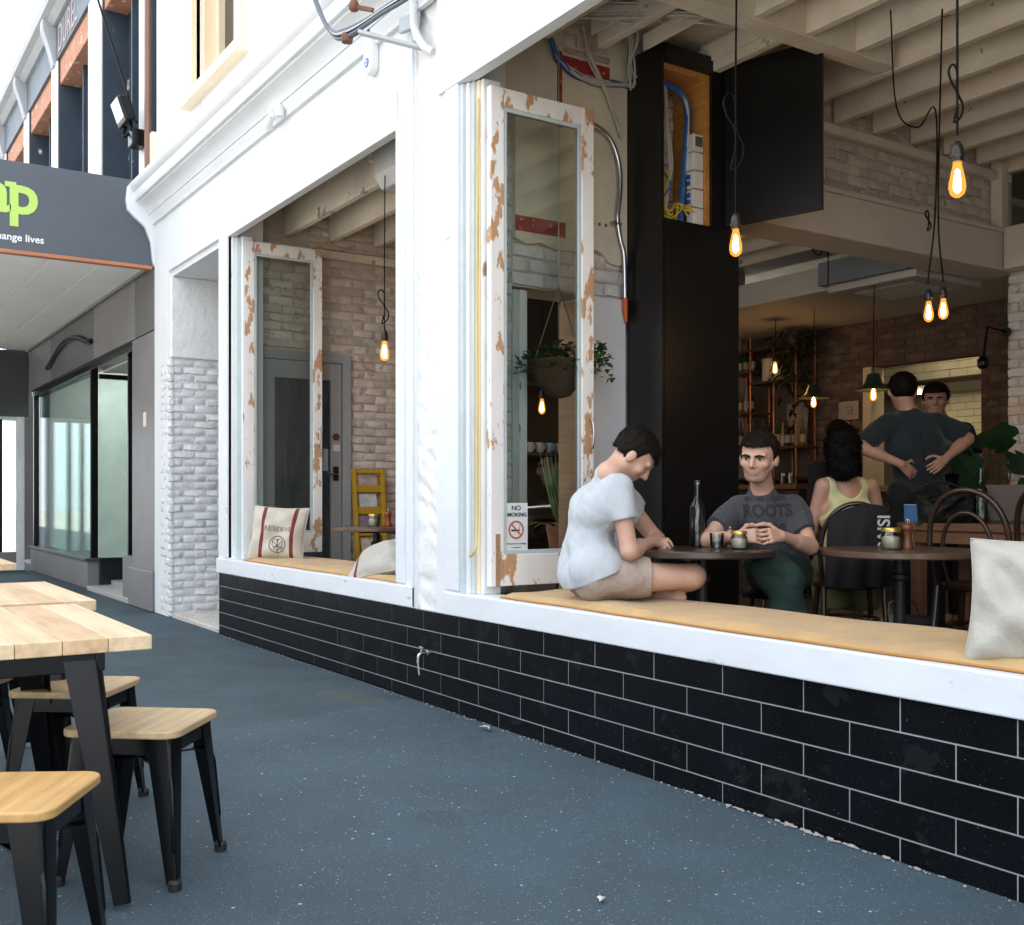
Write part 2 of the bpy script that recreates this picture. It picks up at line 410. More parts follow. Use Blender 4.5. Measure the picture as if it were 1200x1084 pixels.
# an older patch of asphalt, its edge crossing the footpath
pm = MB()
edge = [(-5.10, -2.3), (-5.13, -1.75), (-5.165, -1.25), (-5.25, -.62), (-5.42, -.012)]
far = [(-9.0, -2.3), (-9.0, -1.75), (-9.0, -1.2), (-9.0, -.62), (-9.0, -.012)]
V = []; Fc = []
for i in range(5):
    for k in range(12):
        t = k / 11; x = edge[i][0] * (1 - t) + far[i][0] * t + random.uniform(-.02, .02) * (k == 0); y = edge[i][1]
        V.append((x, y, .004 * math.sin(x * 1.7 + y * 2.1) + (.001 if k else -.008)))
for i in range(4):
    for k in range(11): q = i * 12 + k; Fc.append((q, q + 1, q + 13, q + 12))
pm.add(V, Fc)
tag(pm.build('pavement_patch', asphalt_old, smooth=60), kind='structure')
kb = B(-60, 12, -4.78, -4.6, -.02, .0)
tag(kb.build('kerb', mat('bluestone', (.12, .13, .14), .7, bump=.4), bevel=.01), kind='structure')
tag(B(-10.6, -9.1, .02, 2.6, -.01, .035).build('entry_step', mosaic, bevel=.008), kind='structure')
tag(B(-9.1, 1.0, .3, 6.4, .05, .22).build('cafe_floor', mat('dark_floor_boards', (.075, .052, .038), .5, var=.3, vscale=3, grain=30)), kind='structure')

# ---------------------------------------------------------------- cafe building shell
XL, XR = -11.17, 1.0
HZ = 3.38
cafe = thing('cafe_building', 'white painted old shop building with open fronted windows and moulded cornice', 'building', (-5, 0, 0))
m = MB()
slab_with_holes(m, 'y', 0, .30, XL, XR, 0, 4.2, [(-10.66, -9.1, 0, 3.42), (-9.1, XR, 0, .53), (-8.83, -5.72, .53, 4.2), (-5.49, -5.24, .53, 4.2), (-4.99, .62, .53, 4.2)])
m.box(-8.83, -5.72, 0, .05, HZ, 4.2); m.box(-4.99, .62, 0, .05, 3.42, 4.2)
m.build('front_wall', white, cafe)
V = []; Fc = []; nz, nxx = 240, 14; rq = random.Random(5); wv_ = [(rq.uniform(4, 60), rq.uniform(10, 90), rq.uniform(0, 6), rq.uniform(.3, 1)) for _ in range(14)]
for jz in range(nz + 1):
    for ix in range(nxx + 1):
        x = -5.49 + .25 * ix / nxx; z = .53 + 3.5 * jz / nz; q = sum(a * math.sin(fx * x + fz * z * .6 + p + 2 * math.sin(7 * z + 11 * x)) for fx, fz, p, a in wv_)
        V.append((x, .018 + .0011 * q + (.004 if q > 2.4 else 0), z))
for jz in range(nz):
    for ix in range(nxx): a = jz * (nxx + 1) + ix; Fc.append((a, a + 1, a + nxx + 2, a + nxx + 1))
MB().add(V, Fc).build('plaster_strip', white_rough, cafe, smooth=40)
B(-5.49, -5.24, .05, .30, .53, 4.2).build('pier_core', white_rough, cafe)
# flat boards round the openings, set a little proud of the wall
B(-8.93, -8.83, -.014, .10, .665, HZ + .05).build('window_post', white_trim, cafe, bevel=.004)
B(-5.72, -5.615, -.014, .10, .667, HZ + .05).build('window_post', white_trim, cafe, bevel=.004)
B(-5.12, -4.985, -.014, .10, .667, 3.47).build('window_post', white_trim, cafe, bevel=.004)
B(-5.525, -5.505, -.016, 0, .53, 4.05).build('batten', white_trim, cafe, bevel=.003)
B(-8.83, -5.72, -.012, .0, HZ, HZ + .24).build('head_board', white, cafe, bevel=.004)
B(-5.20, .62, -.020, .0, 3.42, 4.02).build('head_board', white, cafe, bevel=.004)
B(-9.10, -5.505, -.022, .16, .532, .655).build('sill', white_trim, cafe, bevel=.006)
B(-5.12, .62, -.022, .16, .530, .655).build('sill', white_trim, cafe, bevel=.006)
# cornice in three mouldings
def cornice(y, z0, z1, prof, nm, x0=XL - .06, x1=XR):
    MB().prism(prof, 'x', x0, x1).build(nm, white, cafe, smooth=40)
cornice(0, 0, 0, [(0.0, 3.98), (-.03, 3.98), (-.035, 4.02), (-.06, 4.05), (-.06, 4.07), (0, 4.07)], 'cornice_bead')
cornice(0, 0, 0, [(0.0, 4.07), (-.07, 4.07), (-.085, 4.11), (-.12, 4.15), (-.17, 4.17), (-.17, 4.19), (0.0, 4.19)], 'cornice_ogee')
cornice(0, 0, 0, [(.25, 4.19), (-.20, 4.19), (-.21, 4.21), (-.21, 4.28), (-.235, 4.30), (-.255, 4.34), (-.255, 4.36), (.25, 4.42)], 'cornice_top')
# scroll bracket ending the cornice
pr = [(0, 3.55), (-.02, 3.60), (-.04, 3.80), (-.10, 3.95), (-.20, 4.03), (-.27, 4.10), (-.285, 4.20), (-.27, 4.34), (0, 4.36)]
MB().prism(pr, 'x', XL - .10, XL + .02).build('cornice_bracket', white, cafe, smooth=50, bevel=.006)
# upper storey and one window
m = MB()
slab_with_holes(m, 'y', .02, .32, XL, XR, 4.40, 9.2, [(-9.80, -8.62, 4.98, 7.4), (-6.6, -5.4, 4.98, 7.4), (-3.4, -2.2, 4.98, 7.4)])
m.build('upper_wall', white, cafe)
for x0 in (-9.80, -6.6, -3.4):
    wn = B(x0, x0 + 1.18, .24, .27, 4.98, 7.4).build('window', glassmat('upper_glass', (.05, .05, .05), 1.5, 1.6), cafe)
    B(x0 - .14, x0, -.03, .06, 4.90, 7.5).build('architrave', cream, wn, bevel=.008)
    B(x0 + 1.18, x0 + 1.32, -.03, .06, 4.90, 7.5).build('architrave', cream, wn, bevel=.008)
    B(x0 - .22, x0 + 1.40, -.08, .05, 4.80, 4.90).build('window_sill', cream, wn, bevel=.01)
    B(x0, x0 + .10, .06, .24, 4.9, 7.4).build('reveal', cream, wn)
    B(x0 + .10, x0 + .16, .17, .24, 4.9, 7.4).build('sash_stile', cream, wn, bevel=.005)
    B(x0 + 1.08, x0 + 1.18, .06, .24, 4.9, 7.4).build('reveal', cream, wn)
B(XL, XR, .32, 9.5, 9.05, 9.2).build('roof', midgrey, cafe)
B(XL, XR, 9.2, 9.5, 0, 9.05).build('rear_wall', midgrey, cafe)
B(XR, XR + .3, 0, 9.5, 0, 9.2).build('end_wall', midgrey, cafe)
B(XL, XL + .22, .32, 9.5, 4.2, 9.2).build('end_wall', white, cafe)
B(XL + .22, XR, .05, 9.2, 4.15, 4.25).build('upper_floor', boards, cafe)
# cream painted flank strip and quoin where the upper wall meets the neighbour
B(XL - .10, XL - .005, -.03, .30, 4.38, 4.95).build('corner_block', cream, cafe, bevel=.02)
# window linings: thin strips on the jambs, with old paint
for (x0, x1, y0, y1, mm) in [(-8.83, -8.80, .02, .14, peel_soft), (-8.80, -8.765, .05, .16, greypaint), (-8.765, -8.72, .085, .17, peel_soft)]:
    B(x0, x1, y0, y1, .655, HZ - .003).build('jamb_strip', mm, cafe, bevel=.004)
for (x0, x1, y0, y1, mm) in [(-4.985, -4.955, .0, .14, greypaint), (-4.955, -4.925, .02, .15, peel_soft), (-4.925, -4.895, .035, .16, greypaint),
                             (-4.895, -4.865, .05, .165, cream), (-4.865, -4.835, .06, .17, peel_soft)]:
    B(x0, x1, y0, y1, .655, 3.415).build('jamb_strip', mm, cafe, bevel=.004)
# entry: left pier with painted brick return
pier = thing('brick_pier', 'white painted brick pier beside the recessed shop entry', 'wall', (-10.75, .6, 0))
m = MB(); m.box(XL + .01, -10.63, .04, 2.6, 0, 3.40); m.build('core', mortar_w, pier)
brick_field(pier, 'brick', (-10.635, 0, 0), (0, 1, 0), (1, 0, 0), .02, .95, .0, 2.55, brick_w, D=.032, jit=.006, proud=.012, tilt=.012, ch=.010)
brick_field(pier, 'brick', (0, .012, 0), (1, 0, 0), (0, -1, 0), -10.93, -10.605, .0, 2.55, brick_w, L=.16, D=.035, jit=.006, proud=.01, tilt=.01, ch=.010, off=.35)
MB().box(-10.66, -10.60, .012, .95, 2.56, 3.36).build('plaster', white_rough, pier, bevel=.012)
B(-10.6, -9.1, 1.6, 1.7, .035, 3.42).build('entry_door', midgrey, cafe, bevel=.004)
B(-10.66, -9.1, .03, 2.6, 3.361, 3.42).build('entry_soffit', white, cafe)

# ---------------------------------------------------------------- black tile plinth
plinth = thing('tiled_plinth', 'low wall of glossy black rectangular tiles with pale joints under the shop windows', 'wall', (-5, 0, 0))
B(-9.095, XR - .01, .0025, .28, -.02, .53).build('grout_bed', grout, plinth)
rr = brick_field(plinth, 'tile', (0, .0045, 0), (1, 0, 0), (0, -1, 0), -9.09, .2, -.02, .5285, [tile_black], L=.4014, H=.1135, D=.0045, joint=.0055, jit=.0003, ch=.0008,
            proud=.0006, tilt=.0008, phase=(-3.389 + 9.09) % .4014, top=.5285)
# ---------------------------------------------------------------- party wall with the side door
orangewood = mat('orange_pine', (.55, .26, .07), .5, var=.15, grain=30)
rawwood = mat('raw_timber', (.36, .22, .12), .7, var=.2, grain=30)
redpaint = mat('old_red_paint', (.36, .035, .03), .7, var=.25, vscale=12, col2=(.55, .5, .42), thr=.62, tscale=25)
doorgrey = mat('door_grey', (.34, .35, .36), .5, var=.08)
brass = mat('aged_brass', (.5, .33, .1), .3, metal=1)
chrome = mat('steel', (.55, .56, .58), .28, metal=1)
rubber = mat('black_rubber', (.012, .012, .013), .6)
pw = thing('brick_wall', 'limewashed bare brick party wall behind the smaller window', 'wall', (-9.05, 3, .22))
m = MB(); slab_with_holes(m, 'x', -9.10, -9.03, .30, 6.3, .22, 3.9, [(.28, 1.19, .22, 2.48)]); m.build('mortar', mortar_i, pw)
brick_field(pw, 'brick', (-9.032, 0, 0), (0, 1, 0), (1, 0, 0), .31, 2.1, .5, 3.34, brick_i, D=.032, jit=.006, proud=.012, tilt=.012, ch=.009, holes=[(.28, 1.20, .2, 2.49)])
brick_field(pw, 'brick', (-9.032, 0, 0), (0, 1, 0), (1, 0, 0), .8, 2.1, 3.43, 3.70, brick_i, D=.032, jit=.006, proud=.012, tilt=.012, ch=.009)
B(-9.03, -8.985, .30, 6.3, 3.345, 3.425).build('ledge', joistpaint, pw, bevel=.01)
dr = thing('side_door', 'grey panelled glass door with brass knob in the brick wall behind the window cushions', 'door', (-9.0, .75, .22))
for (y0, y1, z0, z1) in [(.28, .36, .22, 2.48), (1.11, 1.19, .22, 2.48), (.36, 1.11, 2.40, 2.48)]:
    B(-9.05, -8.965, y0, y1, z0, z1).build('frame', doorgrey, dr, bevel=.006)
for (y0, y1, z0, z1) in [(.365, .47, .24, 2.39), (1.0, 1.105, .24, 2.39), (.47, 1.0, 2.24, 2.39), (.47, 1.0, .24, .5)]:
    B(-9.04, -8.995, y0, y1, z0, z1).build('leaf_frame', doorgrey, dr, bevel=.006)
B(-9.022, -9.016, .47, 1.0, .5, 2.24).build('pane', glassmat('door_glass', (.35, .36, .37), 1.5, 1.2), dr)
hd = MB(); hd.tube([(-8.99, 1.05, 1.39), (-8.95, 1.05, 1.39), (-8.94, 1.04, 1.39), (-8.94, .94, 1.39)], .009); hd.build('door_handle', brass, dr, smooth=40)
B(-8.997, -8.985, 1.02, 1.075, 1.33, 1.46).build('lock_plate', mat('dark_bronze', (.04, .025, .02), .4, metal=.6), dr, bevel=.004)
B(-8.997, -8.989, 1.02, 1.085, 1.60, 1.66).build('sticker', mat('sticker_white', (.7, .7, .7), .5), dr)
MB().lathe([(0, 0), (.032, 0), (.032, .012), (0, .014)], (-8.995, 1.05, 1.73), 16, M=Matrix.Rotation(R(90), 4, 'Y')).build('deadlock', mat('dark_red_bronze', (.12, .03, .02), .4), dr)
B(-9.015, -9.010, .93, .98, 1.42, 1.62).build('sticker', mat('sticker_blue', (.35, .5, .65), .5), dr)

# ---------------------------------------------------------------- dividing wall between the two rooms
dw = thing('dividing_wall', 'stripped dividing wall of cream plaster over brick beside the black cabinet', 'wall', (-5.35, 1, .22))
m = MB(); slab_with_holes(m, 'x', -5.50, -5.235, .30, 2.1, .22, 4.15, [(.50, 1.05, .20, 2.42)]); m.build('core', mortar_i, dw)
brick_field(dw, 'brick', (-5.236, 0, 0), (0, 1, 0), (1, 0, 0), .30, .50, .5, 3.5, [brick_w[1], mortar_w], D=.03, jit=.006, proud=.01, tilt=.01, L=.2, off=.4)
# plaster sheet with a broken lower edge
edge = [(.50, 2.70), (.58, 2.67), (.68, 2.69), (.80, 2.66), (.92, 2.67), (1.03, 2.66), (1.09, 2.70), (1.15, 2.68), (1.20, 2.63), (1.26, 2.62), (1.34, 2.64)]
MB().prism(edge + [(1.34, 4.12), (.42, 4.12), (.42, 3.5), (.50, 3.45)], 'x', -5.24, -5.192).build('plaster', plaster, dw)
brick_field(dw, 'brick', (-5.236, 0, 0), (0, 1, 0), (1, 0, 0), .50, 1.34, 2.42, 2.68, [brick_w[2], brick_i[2], brick_w[0]], D=.026, jit=.006, proud=.008, tilt=.008, H=.085)
B(-5.24, -5.196, 1.06, 1.335, .22, 2.415).build('painted_panel', white, dw, bevel=.006)
B(-5.50, -5.22, .50, .545, .22, 2.40).build('opening_lining', greypaint, dw, bevel=.005)
B(-5.42, -5.215, .545, .60, .22, 2.40).build('opening_lining', peel_soft, dw, bevel=.005)
B(-5.50, -5.22, 1.03, 1.055, .22, 2.40).build('opening_lining', rawwood, dw, bevel=.005)
B(-5.195, -5.189, .80, .835, 3.40, 3.86).build('red_band', redpaint, dw)
B(-5.195, -5.189, .835, 1.20, 3.76, 3.84).build('red_band', redpaint, dw)
B(-5.195, -5.188, .50, .86, 2.74, 2.83).build('red_band', redpaint, dw)
brick_field(dw, 'brick', (-5.195, 0, 0), (0, 1, 0), (1, 0, 0), .84, 1.2, 3.85, 4.05, brick_i, D=.02, jit=.008, proud=.006, tilt=.02)
for y in (1.07, 1.12, 1.17):
    MB().lathe([(0, 0), (.010, 0), (.010, .004), (0, .004)], (-5.192, y, 2.86), 10, M=Matrix.Rotation(R(90), 4, 'Y')).build('plug_hole', mat('plug_hole', (.2, .1, .07), .8), dw)

# ---------------------------------------------------------------- service cabinet (black column)
cabn = thing('service_cabinet', 'tall black panelled cabinet column with its cable compartment open', 'cabinet', (-5.03, 1.67, .22))
B(-5.195, -4.872, 1.345, 1.365, .22, 3.925).build('front_panel', blackpanel, cabn, bevel=.002)
m = MB(); slab_with_holes(m, 'x', -4.89, -4.868, 1.366, 1.985, .22, 3.925, [(1.366, 1.755, 2.865, 3.815)]); m.build('side_panel', blackpanel, cabn)
B(-5.195, -4.87, 1.97, 1.99, .22, 3.92).build('rear_panel', blackpanel, cabn)
B(-5.195, -4.872, 1.366, 1.97, 2.78, 2.86).build('shelf', blackpanel, cabn)
B(-5.185, -4.895, 1.72, 1.76, 2.862, 3.78).build('lining', orangewood, cabn)
B(-5.185, -4.895, 1.366, 1.76, 3.78, 3.82).build('lining', orangewood, cabn)
B(-5.17, -5.165, 1.368, 1.45, 3.15, 3.66).build('white_board', mat('white_board', (.62, .61, .58), .5), cabn)
B(-5.168, -5.163, 1.368, 1.46, 3.60, 3.68).build('red_band', redpaint, cabn)
brick_field(cabn, 'brick', (-5.19, 0, 0), (0, 1, 0), (1, 0, 0), 1.46, 1.72, 2.87, 3.77, brick_i, D=.02, jit=.006, proud=.006)
cd = thing('cabinet_door', 'black square door panel swung open from the cable cabinet', 'door', (-4.86, 1.86, 2.87))
hx, hy = -4.862, 1.868; ux, uy = .966, .26
MB().obox((hx + ux * .325, hy + uy * .325, 3.375), (.65, .022, 1.01), Matrix.Rotation(math.atan2(uy, ux), 4, 'Z')).build('panel', blackpanel, cd, bevel=.002)
for z in (3.0, 3.75): MB().lathe([(.008, -.03), (.008, .03)], (hx, hy, z), 10).build('hinge', blackmetal, cd)
blue = mat('blue_cable', (.02, .10, .33), .45, var=.2)
wcable = mat('white_cable', (.55, .54, .50), .5)
ycable = mat('yellow_cable', (.6, .45, .03), .45)
def spline(pts, n=8):
    P = [Vector(p) for p in pts]; P = [P[0] * 2 - P[1]] + P + [P[-1] * 2 - P[-2]]; o = []
    for i in range(1, len(P) - 2):
        for k in range(n):
            t = k / n; a, b, c, d = P[i - 1:i + 3]
            o.append(.5 * ((2 * b) + (c - a) * t + (2 * a - 5 * b + 4 * c - d) * t * t + (3 * b - a - 3 * c + d) * t ** 3))
    o.append(P[-2]); return o
def bundle(name, paths, r, m, label, cat, group=None, n=6, jit=.01, count=6, seed=1):
    rnd = random.Random(seed); root = thing(name, label, cat, paths[0], 0, group)
    for k in range(count):
        j = [(rnd.uniform(-jit, jit), rnd.uniform(-jit, jit), rnd.uniform(-jit, jit)) for _ in paths]
        q = [Vector(p) + Vector(d) for p, d in zip(paths, j)]
        MB().tube(spline(q), r, n).build('cable', m[k % len(m)], root, smooth=60)
    return root
bundle('cable_bundle', [(-5.05, 1.37, 3.72), (-5.0, 1.48, 3.735), (-4.98, 1.60, 3.70), (-4.97, 1.645, 3.58), (-4.97, 1.62, 3.3), (-4.97, 1.60, 3.05), (-4.98, 1.58, 2.87)],
       .012, [blue, blue, blue, wcable], 'thick blue cable bundle bending down inside the open cabinet', 'cable', count=9, jit=.011)
bundle('white_cables', [(-5.02, 1.38, 3.70), (-5.0, 1.46, 3.71), (-5.0, 1.50, 3.5), (-5.0, 1.53, 3.2), (-5.0, 1.47, 3.0), (-5.0, 1.50, 2.88)], .006, [wcable],
       'loose white cables hanging inside the open cabinet', 'cable', count=6, jit=.018, seed=3)
bundle('yellow_cables', [(-4.96, 1.38, 3.20), (-4.93, 1.42, 3.10), (-4.95, 1.40, 2.98), (-4.93, 1.47, 2.90), (-4.93, 1.55, 2.99), (-4.92, 1.63, 2.93)], .006, [ycable, ycable, blue],
       'tangled yellow cables at the foot of the open cabinet', 'cable', count=5, jit=.03, seed=5)
ps = thing('power_strip', 'white multi socket power strip on the pine cabinet lining', 'power strip', (-4.93, 1.70, 2.87))
psw = mat('white_plastic', (.72, .71, .68), .35)
for i in range(5):
    z0 = 2.868 + i * .115
    B(-4.965, -4.90, 1.63, 1.715, z0, z0 + .108).build('socket', psw, ps, bevel=.006)
    if i in (1, 2): B(-4.95, -4.925, 1.615, 1.63, z0 + .02, z0 + .045).build('plug', blue, ps); B(-4.95, -4.925, 1.615, 1.63, z0 + .06, z0 + .085).build('plug', blue, ps)
    if i == 4: B(-4.899, -4.893, 1.645, 1.70, z0 + .03, z0 + .09).build('socket_hole', mat('socket_dark', (.15, .1, .06), .6), ps)
# cable bundle crossing the plaster into the cabinet
bundle('cable_bundle', [(-5.12, .66, 3.96), (-5.14, .72, 3.88), (-5.16, .80, 3.79), (-5.165, .92, 3.73), (-5.165, 1.08, 3.715), (-5.165, 1.22, 3.74), (-5.17, 1.345, 3.75)], .011,
       [blue, wcable, blue, wcable], 'sagging blue and white cable bundle across the cream plaster wall', 'cable', count=8, jit=.013, seed=8)
bundle('white_cables', [(-5.12, .95, 4.02), (-5.15, 1.02, 3.85), (-5.16, 1.12, 3.72), (-5.165, 1.22, 3.55), (-5.165, 1.27, 3.42)], .007, [wcable],
       'bunch of white cable ends dangling on the cream plaster wall', 'cable', count=4, jit=.012, seed=9)
bundle('ceiling_cables', [(-5.0, .5, 3.93), (-4.6, .95, 3.90), (-4.55, 1.1, 3.90), (-4.45, 1.3, 3.93), (-4.3, 2.0, 3.97)], .006, [wcable], 'many grey cables clipped along under the ceiling timbers', 'cable', count=12, jit=.06, seed=10)
bundle('ceiling_cables', [(-5.14, 1.33, 3.75), (-5.1, 1.30, 3.85), (-4.95, 1.2, 3.95), (-4.75, .95, 3.97), (-4.3, .55, 3.97), (-3.6, .5, 3.98)], .006, [wcable], 'grey cables looping up from the cabinet top to the ceiling', 'cable', count=8, jit=.035, seed=11)
# conduit with orange end
cn = thing('conduit_pipe', 'bent steel conduit pipe with an orange end cap on the plaster wall', 'pipe', (-5.17, 1.2, 2.3))
cp = spline([(-5.165, .93, 3.44), (-5.165, 1.06, 3.445), (-5.165, 1.17, 3.40), (-5.165, 1.245, 3.27), (-5.165, 1.262, 3.10), (-5.165, 1.240, 2.92), (-5.165, 1.262, 2.78), (-5.165, 1.292, 2.68), (-5.165, 1.30, 2.42)])
MB().tube(cp, .016, 10).build('pipe', chrome, cn, smooth=60)
MB().tube([(-5.165, 1.30, 2.42), (-5.165, 1.303, 2.34), (-5.165, 1.312, 2.27)], [.018, .018, .009], 10).build('end_cap', mat('orange_plastic', (.6, .12, .02), .5), cn, smooth=60)
MB().tube([(-5.165, 1.03, 3.447), (-5.165, 1.08, 3.44)], .022, 10).build('coupling', chrome, cn, smooth=60)
B(-5.19, -5.145, 1.20, 1.225, 2.862, 2.885).build('saddle_clip', chrome, cn); MB().tube([(-5.17, 1.19, 2.875), (-5.15, 1.262, 2.872)], .008, 8).build('saddle_clip', chrome, cn)

# ---------------------------------------------------------------- beam line, right pier, ceilings
bw = thing('brick_beam', 'whitewashed brick band on a boxed steel beam across the room', 'beam', (-5.15, 3.6, 3.0))
B(-5.32, -4.98, 1.99, 5.30, 3.0, 3.30).build('beam_casing', mat('beam_paint', (.66, .60, .52), .6, var=.08, bump=.2), bw, bevel=.008)
B(-5.30, -4.955, 1.99, 5.16, 3.30, 3.335).build('beam_lip', mat('beam_paint', (.6, .57, .52)), bw, bevel=.006)
B(-5.30, -5.06, 2.0, 5.30, 3.335, 4.15).build('mortar', mortar_i, bw)
brick_field(bw, 'brick', (-5.062, 0, 0), (0, 1, 0), (1, 0, 0), 2.0, 5.0, 3.335, 3.72, brick_i, D=.032, jit=.007, proud=.012, tilt=.012)
brick_field(bw, 'brick', (-5.062, 0, 0), (0, 1, 0), (1, 0, 0), 2.0, 5.0, 3.80, 4.02, brick_i, D=.03, jit=.007, proud=.012, tilt=.012)
B(-5.06, -4.99, 1.99, 5.2, 3.725, 3.795).build('wall_plate', joistpaint, bw, bevel=.012)
B(-5.06, -4.96, 5.0, 5.10, 3.336, 4.0).build('post', joistpaint, bw, bevel=.01)
B(-4.955, 1.0, 5.02, 5.26, 3.0, 3.335).build('cross_beam', mat('beam_paint', (.6, .57, .52)), bw, bevel=.008)
bp = thing('brick_pier', 'whitewashed brick pier under the end of the boxed beam', 'wall', (-5.15, 5.4, .22))
B(-5.01, -4.68, 5.20, 6.28, .22, 2.998).build('mortar', mortar_i, bp)
brick_field(bp, 'brick', (0, 5.202, 0), (1, 0, 0), (0, -1, 0), -5.03, -4.66, .5, 2.98, [brick_w[0], brick_i[2], brick_w[2]], D=.03, jit=.006, proud=.012, tilt=.012, L=.2)
brick_field(bp, 'brick', (-4.682, 0, 0), (0, 1, 0), (1, 0, 0), 5.2, 6.2, .9, 2.98, [brick_w[0], brick_i[2], brick_w[2]], D=.03, jit=.006, proud=.012, tilt=.012, L=.22)
c2 = thing('timber_ceiling', 'exposed whitewashed joists over the larger front room', 'ceiling', (-2, 2.5, 4.1))
B(-5.235, 1.0, .05, 6.4, 4.03, 4.10).build('boarding', boards, c2)
jm = [joistpaint, mat('distempered_timber_2', (.70, .64, .53), .8, var=.2, vscale=2.5, bump=.4, bscale=18, bdist=.006, col2=(.28, .25, .2), thr=.64, tscale=5)]
y = .16; k = 0
while y < 6.2:
    x0 = -4.99
    if .7 < y < 2.5:
        B(-4.13, 1.0, y - .03, y + .03, 3.80, 4.03).build('joist', jm[k % 2], c2, bevel=.006)
        if k % 2 == 0: B(-4.99, -4.21, y - .03, y + .03, 3.84, 4.03).build('joist', jm[(k + 1) % 2], c2, bevel=.006)
    else:
        B(-4.99, 1.0, y - .03, y + .03, 3.80 + random.uniform(-.008, .008), 4.03).build('joist', jm[k % 2], c2, bevel=.006)
    y += .41 + random.uniform(-.02, .02); k += 1
B(-4.21, -4.13, .50, 2.56, 3.79, 4.03).build('trimmer', joistpaint, c2, bevel=.006)
B(-4.27, -4.21, .50, 2.56, 3.79, 3.85).build('trimmer_rail', joistpaint, c2, bevel=.004)
for y in (.9, 1.3, 1.75, 2.2): B(-4.99, -4.27, y, y + .012, 3.90, 4.0).build('noggin', joistpaint, c2)
c1 = thing('timber_ceiling', 'exposed grey joists over the smaller left room', 'ceiling', (-7, 2.5, 3.8))
B(-9.0, -5.5, .05, 6.3, 3.80, 3.86).build('boarding', boards, c1)
y = .14; k = 0
while y < 5.0:
    B(-9.0, -5.31 if y > 2.1 else -5.5, y - .03, y + .03, 3.50 + random.uniform(-.008, .008), 3.80).build('joist', jm[k % 2], c1, bevel=.006)
    y += .43 + random.uniform(-.02, .02); k += 1
for (x, y) in [(-7.4, 1.05), (-7.0, .6), (-8.2, 1.5), (-6.4, 3.3), (-7.2, 4.2)]:
    B(x, x + .05, y - .18, y + .18, 3.6, 3.72).build('noggin', joistpaint, c1)
# duct stub under the left ceiling
dk = thing('duct_box', 'white rounded air duct box under the joists of the smaller window', 'duct', (-6.4, .5, 3.45))
MB().prism([(.34, 3.62), (.34, 3.42), (.40, 3.33), (.52, 3.33), (.58, 3.42), (.58, 3.62)], 'x', -6.75, -5.9).build('casing', mat('duct_white', (.60, .61, .60), .5), dk, bevel=.012)
MB().prism([(.36, 3.61), (.36, 3.44), (.41, 3.36), (.51, 3.36), (.56, 3.44), (.56, 3.61)], 'x', -6.765, -6.75).build('end_plate', mat('duct_end', (.5, .5, .49), .5), dk)
# lowered rear ceiling
lc = thing('lowered_ceiling', 'pale boxed lowered ceiling over the bar', 'ceiling', (-7.2, 5.4, 3.0))
B(-9.0, -5.31, 4.60, 6.3, 3.02, 3.24).build('casing', mat('bulkhead_paint', (.50, .49, .45), .7, var=.08), lc, bevel=.005)
ac = thing('air_conditioner', 'flat ceiling cassette air conditioner with slatted grille over the bar', 'air conditioner', (-5.8, 4.9, 2.95))
B(-6.25, -5.35, 4.45, 5.35, 2.955, 3.02).build('panel', mat('ac_white', (.46, .45, .42), .5), ac, bevel=.015)
B(-6.3, -5.4, 4.40, 4.585, 3.02, 3.22).build('body', mat('ac_blue_grey', (.16, .19, .23), .5), ac)
for i in range(14): B(-6.1, -5.5, 4.63 + i * .04, 4.65 + i * .04, 2.945, 2.955).build('slat', mat('ac_slat', (.35, .34, .32), .5), ac)

# ---------------------------------------------------------------- rear brick wall with kitchen hatch
bk = thing('brick_wall', 'dark brown rear brick wall with the lit kitchen hatch', 'wall', (-7, 6.35, .22))
m = MB(); slab_with_holes(m, 'y', 6.33, 6.52, -9.1, -5.30, .22, 3.4, [(-7.35, -6.0, 1.30, 2.545)]); m.build('mortar', mortar_d, bk)
rest = brick_field(bk, 'brick', (0, 6.332, 0), (1, 0, 0), (0, -1, 0), -8.1, -5.32, 1.0, 3.02, brick_d, D=.032, jit=.006, proud=.01, tilt=.01, holes=[(-7.36, -5.99, 1.29, 2.555)])
m = MB()
for (uc, zc, ln, ht) in rest: m.box(uc - ln / 2 + .005, uc + ln / 2 - .005, 6.30, 6.332, zc - ht / 2 + .005, zc + ht / 2 - .005)
if rest: tag(m.build('brick_remainder', brick_d[0], bk), kind='stuff')
hc = mat('hatch_cream', (.55, .50, .36), .5)
B(-7.35, -7.24, 6.31, 6.52, 1.30, 2.545).build('hatch_jamb', hc, bk, bevel=.004)
B(-7.35, -6.0, 6.22, 6.54, 1.24, 1.30).build('hatch_counter', rawwood, bk, bevel=.004)
B(-5.3, 1.0, 6.4, 6.5, .22, 4.03).build('rear_room_wall', mat('plain_rear_wall', (.4, .38, .35), .8), cafe)
kt = thing('kitchen_wall', 'white tiled kitchen wall seen through the hatch', 'wall', (-6.5, 8.3, .22))
ktile = mat('cream_white_tile', (.66, .64, .52), .18, var=.06, spec=.5)
B(-9.0, -4.0, 8.33, 8.45, .22, 3.4).build('bed', mat('tile_grout_dark', (.18, .16, .12), .9), kt)
B(-9.0, -8.9, 6.52, 8.33, .22, 3.4).build('side_wall', mat('kitchen_side', (.5, .48, .4), .7), kt)
B(-4.1, -4.0, 6.52, 8.33, .22, 3.4).build('side_wall', mat('kitchen_side', (.5, .48, .4), .7), kt)
B(-9.0, -4.0, 6.52, 8.45, 3.30, 3.4).build('ceiling_slab', mat('kitchen_side', (.5, .48, .4), .7), kt)
